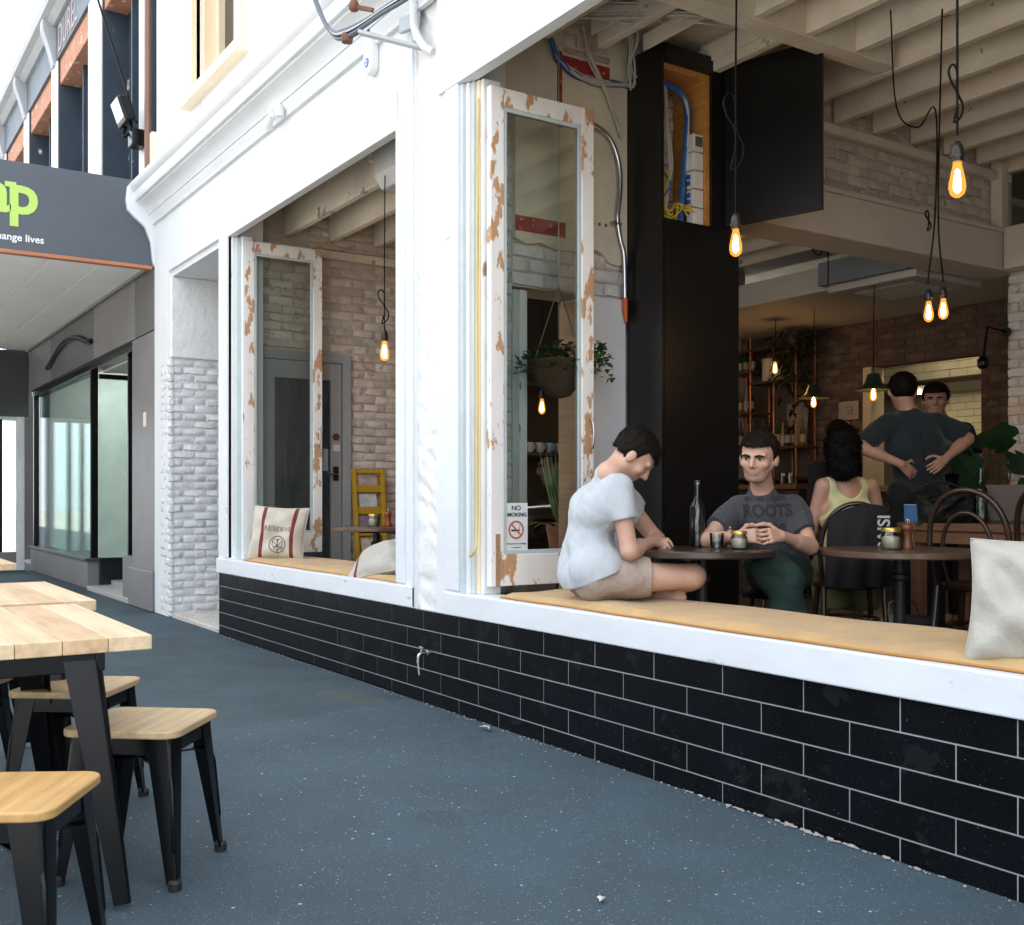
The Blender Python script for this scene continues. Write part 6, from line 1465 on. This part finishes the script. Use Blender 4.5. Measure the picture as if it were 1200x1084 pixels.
def hair_short(c, M, s=1.0, thick=.013, low=-.055, front=.055):
    L = lambda x, y, z: np.array(c) + M @ (V3(x * 1.10, y, z * .96) * s)
    p = [ell(L(0, -.014, .040), ((.083 + thick) * s, (.097 + thick) * s, (.085 + thick) * s), M, .02), ell(L(0, -.050, -.01), ((.055 + thick) * s, (.042 + thick * .5) * s, .05 * s), M, .03)]
    Mi = M.T
    def post(D, X, Y, Z):
        u = [(X - c[0]) * Mi[e][0] + (Y - c[1]) * Mi[e][1] + (Z - c[2]) * Mi[e][2] for e in range(3)]
        x, y, z = [q / s for q in u]
        keep = np.minimum(front + .06 * np.abs(x) - .35 * (y - .05) * 0 - z + .12 * np.maximum(0, .02 - y), np.maximum(y - .012 - .35 * np.maximum(z, 0), low - z))
        ns = .0020 * (np.sin(95 * x + 40 * z + 7 * np.sin(60 * y)) * np.sin(80 * y - 30 * x) + .7 * np.sin(170 * x + 90 * y) * np.sin(150 * z))
        return np.maximum(D + ns, keep * s)
    return p, post
def hand_prims(w, f, n, thumb, curl=.5, s=1.0, spread=1.0):
    """wrist point, direction of the fingers, palm normal, side on which the thumb leaves the palm (+1/-1 along f x n)"""
    w = np.array(w, float); f = nrm(f); n = np.array(n, float); n = nrm(n - f * (n @ f)); sd = np.cross(f, n) * thumb
    p = []
    for i, o in enumerate((.030, .010, -.010, -.028)): p.append(cap(w + f * .01 + sd * o * .6, w + f * .085 * s + sd * o * s, .014 * s, .011 * s, .012))
    for o, L_, r_ in ((.031, .068, .0088), (.0105, .077, .0090), (-.0105, .071, .0086), (-.030, .056, .0076)):
        q = w + f * .088 * s + sd * o * s; d = f.copy() + sd * o * 2 * spread; d = nrm(d); a = 0
        for g, fr in enumerate((.45, .30, .25)):
            a += curl * (.9 if g == 0 else 1.1)
            e = q + (d * math.cos(a) + n * math.sin(a)) * L_ * fr * s; p.append(cap(q, e, r_ * s * (1 - .08 * g), r_ * s * (.92 - .08 * g), .004)); q = e
    q = w + f * .025 * s + sd * .028 * s
    for L_, dv in ((.045, f * .55 + sd * .75 + n * .35), (.032, f * .85 + sd * .30 + n * .55), (.026, f * .9 + n * .6)):
        e = q + nrm(dv) * L_ * s; p.append(cap(q, e, .0115 * s, .0095 * s, .006)); q = e
    return p
def torso_prims(J, g=1.0, inf=0, bust=0):
    j = {k: np.array(v) for k, v in J.items()}; side = nrm(j['shR'] - j['shL']); i = inf
    return [cap(j['hipL'] , j['hipR'], .098 * g + i, k=.06), cap(j['lumbar'] - side * .055 * g, j['lumbar'] + side * .055 * g, .095 * g + i, k=.07),
            cap(j['chest'] - side * .075 * g, j['chest'] + side * .075 * g, .112 * g + i, k=.07),
            cap(j['shL'] + side * .03 + V3(0, 0, -.01), j['shR'] - side * .03 + V3(0, 0, -.01), .058 * g + i, k=.06),
            cap((j['shL'] + j['shR']) / 2 + V3(0, 0, -.04), j['c7'], .085 * g + i * .6, .06 * g + i * .3, .05)]
def limb_prims(J, g=1.0, hands=True, curl=.5, palmR=None, palmL=None, thumbs=(1, -1), legs=True):
    j = {k: np.array(v) for k, v in J.items()}; p = []
    for s in 'RL':
        p += [cap(j['sh' + s], j['el' + s], .052 * g, .040 * g, .03), cap(j['el' + s], j['wr' + s], .041 * g, .027 * g, .015),
              cap(j['el' + s] + (j['wr' + s] - j['el' + s]) * .1, j['el' + s] + (j['wr' + s] - j['el' + s]) * .45, .043 * g, .038 * g, .02)]
        if legs:
            p += [cap(j['hip' + s], j['kn' + s], .088 * g, .058 * g, .04), cap(j['kn' + s], j['an' + s], .056 * g, .036 * g, .03),
                  cap(j['kn' + s] + (j['an' + s] - j['kn' + s]) * .2, j['kn' + s] + (j['an' + s] - j['kn' + s]) * .5, .060 * g, .050 * g, .03)]
    return p
def foot_prims(an, f, s=1.0):
    an = np.array(an); f = nrm(f); d = V3(0, 0, -1)
    return [cap(an, an + d * .045 * s - f * .03 * s, .036 * s, .034 * s, .02), cap(an + d * .045 * s - f * .03 * s, an + d * .055 * s + f * .13 * s, .034 * s, .024 * s, .02), cap(an + d * .02, an + f * .09 * s + d * .04, .034, .028, .02)]
def folds(amp, seed, dirs=5, fr=(14, 34)):
    r_ = random.Random(seed); T = []
    for _ in range(dirs):
        v = nrm([r_.uniform(-1, 1) for _ in range(3)]) * r_.uniform(*fr); w2 = nrm([r_.uniform(-1, 1) for _ in range(3)]) * r_.uniform(5, 12); T.append((v, w2, r_.uniform(0, 6), r_.uniform(.5, 1)))
    def post(D, X, Y, Z):
        n = 0
        for v, w2, ph, a in T: n = n + a * (1 - 2 * np.abs(np.sin(.5 * (v[0] * X + v[1] * Y + v[2] * Z) + ph + 1.3 * np.sin(w2[0] * X + w2[1] * Y + w2[2] * Z))))
        return D + amp * n / dirs * 2
    return post

def strands(root, shell, c, M, m, n, L, frizz, seed, w=.0028):
    """loose locks standing slightly off the hair mass, combed back and down from the crown"""
    r_ = random.Random(seed); me = shell.data; mb = MB(); polys = me.polygons; vs_ = me.vertices
    inv = ROOTM[root]; cl = inv @ Vector(c); up = Vector(M[:, 2]); fw = Vector(M[:, 1]); R3 = inv.to_3x3(); up = R3 @ up; fw = R3 @ fw
    for k in range(n):
        q = polys[r_.randrange(len(polys))]; p = q.center.copy(); nn = q.normal.copy(); o = p - cl
        if nn.dot(o) < 0: nn = -nn
        d = (-up * (.6 if o.dot(fw) < .03 else .1) - fw * .35 * (1 if o.dot(fw) < .04 else -1.0)); d = d - nn * d.dot(nn)
        d = d.normalized() + nn * r_.uniform(.08, .35) + Vector([r_.uniform(-1, 1) for _ in range(3)]) * frizz
        d.normalize(); s_ = d.cross(nn); s_ = s_.normalized() if s_.length > 1e-3 else Vector((1, 0, 0)); l_ = L * r_.uniform(.6, 1.3)
        a = p - nn * .002; b = a + d * l_ * .55 + nn * .001; e = a + d * l_ - nn * l_ * .18
        mb.add([a - s_ * w, a + s_ * w, b + s_ * w * .7, b - s_ * w * .7, e], [(0, 1, 2, 3), (3, 2, 4)])
    v = mb.v; me2 = bpy.data.meshes.new('hair_locks'); me2.from_pydata(v, [], mb.f); me2.materials.append(m)
    ob2 = bpy.data.objects.new('hair_locks', me2); COL.objects.link(ob2); ob2.parent = shell; ob2['kind'] = 'stuff'
skin1 = mat('fair_skin', (.56, .34, .25), .5, var=.08, vscale=14, bump=.15, bscale=160); skin2 = mat('warm_skin', (.48, .27, .19), .5, var=.08, vscale=14, bump=.15, bscale=160)
for q in (skin1, skin2):
    bs = q.node_tree.nodes['Principled BSDF']; bs.inputs['Subsurface Weight'].default_value = .12; bs.inputs['Subsurface Radius'].default_value = (.02, .008, .005); bs.inputs['Subsurface Scale'].default_value = .5
for q in (skin1, skin2):          # beard stubble, where the mesh carries it
    n_ = q.node_tree.nodes; l_ = q.node_tree.links; bs = n_['Principled BSDF']; src = bs.inputs['Base Color'].links[0].from_socket
    at_ = n_.new('ShaderNodeAttribute'); at_.attribute_name = 'stubble'; mm = n_.new('ShaderNodeMix'); mm.data_type = 'RGBA'; mm.inputs[7].default_value = (.16, .10, .08, 1)
    l_.new(at_.outputs['Fac'], mm.inputs[0]); l_.new(src, mm.inputs[6]); l_.new(mm.outputs[2], bs.inputs['Base Color'])
def beard(c, M, s=1.0, k=.45):
    def f(P):
        u = (P - np.array(c)) @ M / s; x, y, z = u.T
        a = np.clip((-.040 - z) / .02, 0, 1) * np.clip((y + .005) / .02, 0, 1) * np.clip((.14 + z) / .02, 0, 1) * (np.linalg.norm(u, axis=1) < .16)
        lips = np.exp(-((z + .060) / .008) ** 2 - (x / .02) ** 2)
        return k * a * (1 - lips)
    return f
skin3 = mat('tan_skin', (.36, .19, .13), .5, var=.08, vscale=14)
hair_dk = mat('dark_hair', (.010, .007, .005), .6, spec=.12, var=.4, vscale=40, bump=.8, bscale=150); hair_bk = mat('black_hair', (.005, .004, .004), .6, spec=.1, var=.4, vscale=40, bump=.8, bscale=120)
cot_grey = mat('pale_grey_cotton', (.45, .485, .52), .9, var=.07, vscale=30, bump=.35, bscale=7, bdist=.03, stretch=(1.8, 1.8, .6), sheen=.2)
cot_char = mat('charcoal_cotton', (.050, .052, .062), .9, var=.1, vscale=30, bump=.7, bscale=11, bdist=.03, stretch=(1.6, 1.6, .7), sheen=.1)
cot_navy = mat('dark_teal_cotton', (.012, .022, .028), .9, var=.15, vscale=20, bump=.3, sheen=.15)
cot_yel = mat('pale_yellow_cotton', (.60, .58, .30), .9, var=.06, vscale=20, bump=.3, sheen=.2)
chino = mat('taupe_chino', (.36, .29, .245), .9, var=.08, vscale=20, bump=.7, bscale=14, bdist=.03); green_tr = mat('dark_green_trouser', (.010, .030, .024), .9, var=.15, vscale=12, bump=.3)
black_cl = mat('black_cloth', (.008, .008, .009), .9, var=.2, bump=.3)
RES = .0058

# man in the pale grey tee, cross legged on the bench
J = dict(pelvis=(-4.083, .180, .809), lumbar=(-4.078, .180, .945), chest=(-4.068, .212, 1.105), c7=(-4.052, .280, 1.290), head=(-4.018, .415, 1.372), shR=(-3.915, .235, 1.205), shL=(-4.208, .427, 1.245),
         elR=(-3.850, .250, .925), wrR=(-3.965, .488, .957), elL=(-4.200, .720, .955), wrL=(-4.055, .600, .955), hipR=(-3.985, .160, .795), hipL=(-4.165, .252, .795), knR=(-3.752, .558, .800), anR=(-3.97, .60, .735), knL=(-4.345, .640, .782), anL=(-3.93, .52, .735))
r1 = thing('person', 'man in pale grey tee and taupe shorts sitting cross legged on the tan bench pad', 'person', (-4.08, .2, .69))
HM = basis((.45, .58, -.85), (.35, .45, .75))
p = torso_prims(J, .84, -.004) + limb_prims(J) + head_prims(J['head'], HM, 1.08, True, np.array(J['c7']) + V3(.01, .02, .0))
p += hand_prims(J['wrR'], (-.25, .95, -.10), (-.5, -.1, -.8), 1, .75) + hand_prims(J['wrL'], (.8, -.35, -.02), (.2, .4, -.85), -1, .75)
p += foot_prims(J['anR'], (-.8, .3, .05), .9) + foot_prims(J['anL'], (.7, .2, .05), .9)
flesh('body', grow(p, RES), skin1, r1, beard(J['head'], HM, 1.08, .4))
j = {k: np.array(v) for k, v in J.items()}
p = torso_prims(J, .88, .012) + [cap(j['shR'] + V3(-.02, .0, .0), j['shR'] * .50 + j['elR'] * .50, .068, .066, .04, 'flat'), cap(j['shL'], j['shL'] * .48 + j['elL'] * .52, .070, .072, .04, 'flat'), cap(j['lumbar'] - V3(0, 0, .02), j['pelvis'] + V3(0, 0, .0), .106, .124, .06), cap(j['hipL'] + V3(0, 0, .03), j['hipR'] + V3(0, 0, .03), .130, k=.04), ell(j['c7'] + V3(.050, .075, .040), (.062, .062, .070), sub=True, k=.01)]
flesh('t_shirt', grow(p, RES, folds(.017, 3, 6, (14, 34)), [(j['pelvis'] + V3(0, 0, -.035), nrm((.24, .36, -1)))]), cot_grey, r1)
p = [cap(j['hipL'], j['hipR'], .104, k=.05), cap(j['hipR'], j['hipR'] * .45 + j['knR'] * .55, .108, .094, .04, 'flat'), cap(j['hipL'], j['hipL'] * .45 + j['knL'] * .55, .108, .094, .04, 'flat')]
flesh('shorts', grow(p, RES, folds(.008, 8, 6, (16, 40)), [(V3(0, 0, .682), (0, 0, -1))]), chino, r1)
hp, hpost = hair_short(J['head'], HM, 1.08, .012, -.028, .056); hs = flesh('hair', grow(hp, .0045, hpost), hair_dk, r1); strands(r1, hs, J['head'], HM, hair_dk, 2600, .024, .12, 1)


# man in the charcoal tee behind the dark table
J = dict(pelvis=(-4.204, 1.600, .766), lumbar=(-4.215, 1.584, .891), chest=(-4.222, 1.525, 1.030), c7=(-4.240, 1.540, 1.205), head=(-4.162, 1.428, 1.392), shR=(-4.265, 1.350, 1.112), shL=(-4.140, 1.695, 1.112),
         elR=(-4.215, 1.085, .945), wrR=(-4.010, 1.105, .972), elL=(-3.955, 1.610, .905), wrL=(-3.915, 1.340, .972), hipR=(-4.173, 1.490, .773), hipL=(-4.162, 1.664, .766), knL=(-3.925, 1.245, .800), anL=(-3.790, 1.360, .50), knR=(-3.835, 1.310, .745), anR=(-3.861, 1.212, .40))
SCL = .935; J = {k: tuple(np.array((0, -2.93, 1.17)) + SCL * (np.array(v) - np.array((0, -2.93, 1.17)))) for k, v in J.items()}
r2 = thing('person', 'man in a charcoal printed tee sitting with clasped hands behind the dark round table', 'person', (-3.91, 1.28, .22))
HM = basis((.42, -.90, -.16), (.06, .05, 1))
p = torso_prims(J, .94, -.006) + limb_prims(J, .95) + head_prims(J['head'], HM, 1.06, True, np.array(J['c7']) + V3(.0, .0, -.02))
p += hand_prims(J['wrR'], (.62, .62, .02), (-.35, .45, -.25), 1, .62, spread=1.6) + hand_prims(J['wrL'], (.10, -.97, .03), (-.55, -.2, -.2), -1, .62, spread=1.6)
p += foot_prims(J['anL'], (.5, -.6, -.5)) + foot_prims(J['anR'], (.5, -.7, 0))
flesh('body', grow(p, .0046), skin1, r2, beard(J['head'], HM, 1.06))
j = {k: np.array(v) for k, v in J.items()}
p = torso_prims(J, .97, .012) + [cap(j['shR'] + V3(0, .02, 0), j['shR'] * .38 + j['elR'] * .62, .060, .064, .04, 'flat'), cap(j['shL'] + V3(0, -.02, 0), j['shL'] * .38 + j['elL'] * .62, .060, .066, .04, 'flat'), ell(j['c7'] + V3(.040, -.055, .040), (.070, .070, .080), sub=True, k=.01)]
flesh('t_shirt', grow(p, RES, folds(.014, 13, 6, (12, 30)), [(V3(0, 0, .73), (0, 0, -1))]), cot_char, r2)
p = [cap(j['hipL'], j['hipR'], .110, k=.05), cap(j['hipR'], j['knR'], .100, .070, .04), cap(j['hipL'], j['knL'], .100, .070, .04), cap(j['knR'], j['knR'] * .15 + j['anR'] * .85, .068, .055, .03, 'flat'), cap(j['knL'], j['knL'] * .15 + j['anL'] * .85, .068, .056, .03, 'flat')]
flesh('trousers', grow(p, RES, folds(.014, 18, 5, (16, 40))), green_tr, r2)
hp, hpost = hair_short(J['head'], HM, 1.06, .012, -.022, .064); hs = flesh('hair', grow(hp, .0045, hpost), hair_dk, r2); strands(r2, hs, J['head'], HM, hair_dk, 2200, .020, .18, 2)
face_bits(r2, J['head'], HM, hair_dk, 1.06)
# stubble shading is real short hair: thin dark film on the jaw
# printed lettering laid on the chest
bpy.context.view_layer.update()
shirt2 = [c for c in r2.children if c.name.startswith('t_shirt')][0]
from mathutils.bvhtree import BVHTree
def shrink_print(body, parent, shell, origin, xdir, ydir, size, m, push=.0025, bold=0, xs=1.0):
    Mf = frame(origin, xdir, ydir); zn = (Mf.to_3x3() @ Vector((0, 0, 1))).normalized()
    inv = ROOTM[parent]; bv = BVHTree.FromPolygons([v.co for v in shell.data.vertices], [q.vertices for q in shell.data.polygons])
    c = bpy.data.curves.new('lettering', 'FONT'); c.body = body; c.size = size; c.align_x = 'CENTER'; c.offset = bold; c.resolution_u = 3
    q = bpy.data.objects.new('tmp', c); COL.objects.link(q); bpy.context.view_layer.update()
    me = bpy.data.meshes.new_from_object(q); bpy.data.objects.remove(q)
    bm = bmesh.new(); bm.from_mesh(me); bmesh.ops.triangulate(bm, faces=bm.faces)
    for _ in range(3): bmesh.ops.subdivide_edges(bm, edges=[e for e in bm.edges if e.calc_length() > .012], cuts=1); bmesh.ops.triangulate(bm, faces=bm.faces)
    bm.to_mesh(me); bm.free()
    for v in me.vertices:
        w_ = Mf @ Vector((v.co.x * xs, v.co.y, 0)); l_ = inv @ (w_ + zn * .4); h = bv.ray_cast(l_, -zn)
        v.co = (h[0] + zn * push) if h[0] else inv @ w_
    me.materials.append(m); o = bpy.data.objects.new('lettering', me); COL.objects.link(o); o.parent = parent; ROOTM[o] = inv
    return o
tink = mat('faded_black_print', (.022, .022, .026), .85, var=.3, vscale=40)
fx = nrm((.52, .85, 0)); up_ = (0.1, -.15, 1)
ch = np.array(J['chest'])
shrink_print('ROOTS', r2, shirt2, ch + V3(.10, -.07, .040), fx, up_, .080, tink, bold=.003, xs=1.0)
shrink_print('HEX FIRE & TOOTH', r2, shirt2, ch + V3(.10, -.07, .112), fx, up_, .026, tink, bold=.0008)
shrink_print('RESERVE', r2, shirt2, ch + V3(.10, -.07, -.035), fx, up_, .05, tink, bold=.0015)

# woman in the pale yellow singlet, seen from behind
J = dict(pelvis=(-4.215, 2.222, .773), lumbar=(-4.215, 2.222, .910), chest=(-4.204, 2.202, 1.079), c7=(-4.207, 2.197, 1.300), head=(-4.190, 2.150, 1.465), shL=(-4.258, 2.065, 1.245), shR=(-4.160, 2.375, 1.245),
         elL=(-4.320, 2.030, .985), wrL=(-4.450, 2.230, .950), elR=(-4.160, 2.480, .985), wrR=(-4.367, 2.60, .95), hipL=(-4.234, 2.138, .775), hipR=(-4.208, 2.323, .770), knL=(-4.55, 2.45, .734), anL=(-4.519, 2.50, .319), knR=(-4.48, 2.65, .731), anR=(-4.510, 2.70, .296))
r3 = thing('person', 'dark curly haired woman in a pale yellow singlet seen from behind on a bentwood chair', 'person', (-4.2, 2.2, .22))
HM = basis((-.75, .60, -.05))
p = torso_prims(J, .88, -.004) + limb_prims(J, .88) + head_prims(J['head'], HM, .96, True, np.array(J['c7']))
p += hand_prims(J['wrR'], (-.6, .6, -.1), (0, 0, -1), 1, .5, .9) + hand_prims(J['wrL'], (-.6, .6, -.1), (0, 0, -1), -1, .5, .9) + foot_prims(J['anL'], (-.8, .5, 0), .9) + foot_prims(J['anR'], (-.8, .5, 0), .9)
flesh('body', grow(p, .008), skin2, r3)
j = {k: np.array(v) for k, v in J.items()}; bk = nrm((.80, -.55, 0)); sd_ = nrm(j['shR'] - j['shL'])
p = torso_prims(J, .90, .010)
def tank(D, X, Y, Z):
    s_ = np.abs((X - j['c7'][0]) * sd_[0] + (Y - j['c7'][1]) * sd_[1]); bq = (X - j['c7'][0]) * bk[0] + (Y - j['c7'][1]) * bk[1]
    scoop = Z - (1.17 + 9.0 * np.maximum(s_, 0) ** 2 * 1.0 + np.where(s_ > .085, .3, 0) + np.where(bq < -.02, .05, 0))
    arm = s_ - (.125 + .6 * np.maximum(0, 1.12 - Z))
    return np.maximum(np.maximum(D, scoop), np.where(Z > 1.0, arm, -1))
flesh('singlet', grow(p, .007, tank, [(V3(0, 0, .66), (0, 0, -1))]), cot_yel, r3)
p = [cap(j['hipL'], j['hipR'], .105, k=.05), cap(j['hipR'], j['knR'], .098, .085, .04), cap(j['hipL'], j['knL'], .098, .085, .04), cap(j['knL'], j['anL'] * .6 + j['knL'] * .4, .10, .12, .05, 'flat'), cap(j['knR'], j['anR'] * .6 + j['knR'] * .4, .10, .12, .05, 'flat')]
flesh('skirt', grow(p, .009, folds(.006, 4)), mat('olive_skirt', (.14, .15, .06), .9), r3)
hc_ = np.array(J['head']); p = [ell(hc_ + V3(0, 0, .03) - HM[:, 1] * .02, (.098, .108, .105), HM, .03), ell(hc_ - HM[:, 1] * .05 + V3(0, 0, -.06), (.088, .07, .09), HM, .05), ell(hc_ - HM[:, 1] * .05 + V3(0, 0, -.12), (.085, .055, .06), HM, .05)]
hs = flesh('hair', grow(p, .006, lambda D, X, Y, Z: np.maximum(D + .006 * np.sin(150 * X + 45 * Z) * np.sin(130 * Y + 40 * X) * np.sin(140 * Z) + .006 * np.sin(60 * X + 3) * np.sin(70 * Z), (X - hc_[0]) * HM[0, 1] + (Y - hc_[1]) * HM[1, 1] - .055)), hair_bk, r3)
strands(r3, hs, J['head'], HM, hair_bk, 3000, .032, .8, 3, .004)

# waiter with his hands on his back
J = dict(pelvis=(-4.510, 3.322, 1.228), lumbar=(-4.516, 3.312, 1.355), chest=(-4.526, 3.298, 1.530), c7=(-4.545, 3.269, 1.735), head=(-4.575, 3.235, 1.895), shL=(-4.600, 3.105, 1.670), shR=(-4.464, 3.482, 1.690),
         elL=(-4.640, 2.890, 1.510), wrL=(-4.455, 3.060, 1.395), elR=(-4.330, 3.600, 1.575), wrR=(-4.345, 3.370, 1.43), hipL=(-4.545, 3.220, 1.193), hipR=(-4.480, 3.415, 1.193), knL=(-4.532, 3.197, .706), anL=(-4.538, 3.188, .304), knR=(-4.456, 3.404, .702), anR=(-4.450, 3.414, .298))
r4 = thing('person', 'waiter in dark clothes seen from behind with both hands on his lower back', 'person', (-4.5, 3.3, .22))
HM = basis((-.70, .70, -.12)); j = {k: np.array(v) for k, v in J.items()}
p = torso_prims(J, 1.0, -.004) + limb_prims(J, 1.0) + head_prims(J['head'], HM, 1.0, True, j['c7'])
p += hand_prims(J['wrL'], (.20, .75, -.55), (-.8, .5, 0), 1, .25) + hand_prims(J['wrR'], (-.05, -.80, -.45), (-.8, .5, 0), -1, .25) + foot_prims(J['anL'], (-.8, .5, 0)) + foot_prims(J['anR'], (-.8, .5, 0))
flesh('body', grow(p, .008), skin2, r4)
p = torso_prims(J, 1.02, .014) + [cap(j['shL'], j['shL'] * .15 + j['elL'] * .85, .070, .066, .04, 'flat'), cap(j['shR'], j['shR'] * .15 + j['elR'] * .85, .070, .066, .04, 'flat')]
flesh('shirt', grow(p, .008, folds(.012, 23), [(V3(0, 0, 1.20), (0, 0, -1)), (j['c7'] + V3(0, 0, .03), nrm((-.2, .2, 1)))]), cot_navy, r4)
p = [cap(j['hipL'], j['hipR'], .112, k=.05)] + [q for s in 'LR' for q in (cap(j['hip' + s], j['kn' + s], .098, .075, .04), cap(j['kn' + s], j['an' + s], .074, .06, .03, 'flat'))]
flesh('trousers', grow(p, .009, folds(.004, 24)), black_cl, r4)
hp, hpost = hair_short(J['head'], HM, 1.0, .010, -.05, .06); hs = flesh('hair', grow(hp, .006, hpost), hair_bk, r4); strands(r4, hs, J['head'], HM, hair_bk, 1200, .014, .12, 4)
# apron strings crossed on the back
MB().tube([(-4.43, 3.22, 1.60), (-4.42, 3.24, 1.45), (-4.43, 3.28, 1.30)], .008, 6).build('apron_strap', black_cl, r4)

# cook facing the waiter
J = dict(pelvis=(-4.902, 4.183, 1.228), lumbar=(-4.905, 4.178, 1.350), chest=(-4.909, 4.172, 1.530), c7=(-4.930, 4.169, 1.740), head=(-4.925, 4.095, 1.905), shR=(-4.962, 4.000, 1.675), shL=(-4.854, 4.346, 1.675),
         elR=(-4.938, 3.946, 1.420), wrR=(-4.780, 4.02, 1.40), elL=(-4.760, 4.370, 1.420), wrL=(-4.735, 4.13, 1.40), hipR=(-4.925, 4.092, 1.196), hipL=(-4.878, 4.274, 1.196), knR=(-4.913, 4.075, .717), anR=(-4.913, 4.075, .303), knL=(-4.852, 4.258, .715), anL=(-4.852, 4.258, .298))
r5 = thing('person', 'cook in a dark blue shirt facing the waiter before the kitchen hatch', 'person', (-4.9, 4.2, .22))
HM = basis((.55, -.83, -.10)); j = {k: np.array(v) for k, v in J.items()}
p = torso_prims(J, 1.0, -.004) + limb_prims(J, 1.0) + head_prims(J['head'], HM, 1.0, True, j['c7']) + hand_prims(J['wrR'], (.3, .8, 0), (0, 0, -1), 1, .5) + hand_prims(J['wrL'], (.1, -.9, 0), (0, 0, -1), -1, .5) + foot_prims(J['anL'], (.8, -.5, 0)) + foot_prims(J['anR'], (.8, -.5, 0))
flesh('body', grow(p, .008), skin3, r5)
p = torso_prims(J, 1.02, .014) + [cap(j['shL'], j['shL'] * .3 + j['elL'] * .7, .070, .066, .04, 'flat'), cap(j['shR'], j['shR'] * .3 + j['elR'] * .7, .070, .066, .04, 'flat')]
flesh('shirt', grow(p, .009, folds(.004, 33), [(V3(0, 0, 1.18), (0, 0, -1)), (j['c7'] + V3(.02, -.03, .01), nrm((.3, -.4, 1)))]), mat('ink_blue_cotton', (.018, .022, .032), .9), r5)
p = [cap(j['hipL'], j['hipR'], .112, k=.05)] + [q for s in 'LR' for q in (cap(j['hip' + s], j['kn' + s], .098, .075, .04), cap(j['kn' + s], j['an' + s], .074, .06, .03, 'flat'))]
flesh('trousers', grow(p, .010), black_cl, r5)
hp, hpost = hair_short(J['head'], HM, 1.0, .016, -.04, .055); hs = flesh('hair', grow(hp, .006, hpost), hair_bk, r5); strands(r5, hs, J['head'], HM, hair_bk, 1200, .022, .2, 5); face_bits(r5, J['head'], HM, hair_bk)

# seated customer at the bar, mostly hidden
J = dict(pelvis=(-5.60, 3.75, .90), lumbar=(-5.60, 3.75, 1.03), chest=(-5.59, 3.75, 1.24), c7=(-5.57, 3.76, 1.47), head=(-5.53, 3.755, 1.655), shL=(-5.62, 3.60, 1.40), shR=(-5.53, 3.91, 1.40),
         elL=(-5.66, 3.60, 1.15), wrL=(-5.75, 3.85, 1.12), elR=(-5.55, 3.96, 1.15), wrR=(-5.70, 4.05, 1.12), hipL=(-5.61, 3.66, .89), hipR=(-5.57, 3.84, .89), knL=(-5.90, 3.95, .85), anL=(-5.88, 3.97, .42), knR=(-5.85, 4.12, .85), anR=(-5.84, 4.14, .42))
r6 = thing('person', 'customer in black with tied back hair sitting beyond the woman in yellow', 'person', (-5.6, 3.75, .22))
HM = basis((.25, .95, -.15)); j = {k: np.array(v) for k, v in J.items()}
p = torso_prims(J, .9, -.004) + limb_prims(J, .9) + head_prims(J['head'], HM, .97, True, j['c7']) + hand_prims(J['wrR'], (-.3, .8, 0), (0, 0, -1), 1, .5, .9) + hand_prims(J['wrL'], (-.1, .9, 0), (0, 0, -1), -1, .5, .9) + foot_prims(J['anL'], (-.6, .5, 0)) + foot_prims(J['anR'], (-.6, .5, 0))
flesh('body', grow(p, .009), skin2, r6)
p = torso_prims(J, .92, .014) + [cap(j['shL'], j['elL'], .062, .055, .04), cap(j['shR'], j['elR'], .062, .055, .04)]
flesh('top', grow(p, .010), black_cl, r6)
p = [cap(j['hipL'], j['hipR'], .10, k=.05)] + [q for s in 'LR' for q in (cap(j['hip' + s], j['kn' + s], .09, .07, .04), cap(j['kn' + s], j['an' + s], .07, .055, .03, 'flat'))]
flesh('trousers', grow(p, .011), black_cl, r6)
hp, hpost = hair_short(J['head'], HM, .97, .012, -.05, .06); flesh('hair', grow(hp, .007, hpost), hair_dk, r6); face_bits(r6, J['head'], HM, hair_dk, .97)
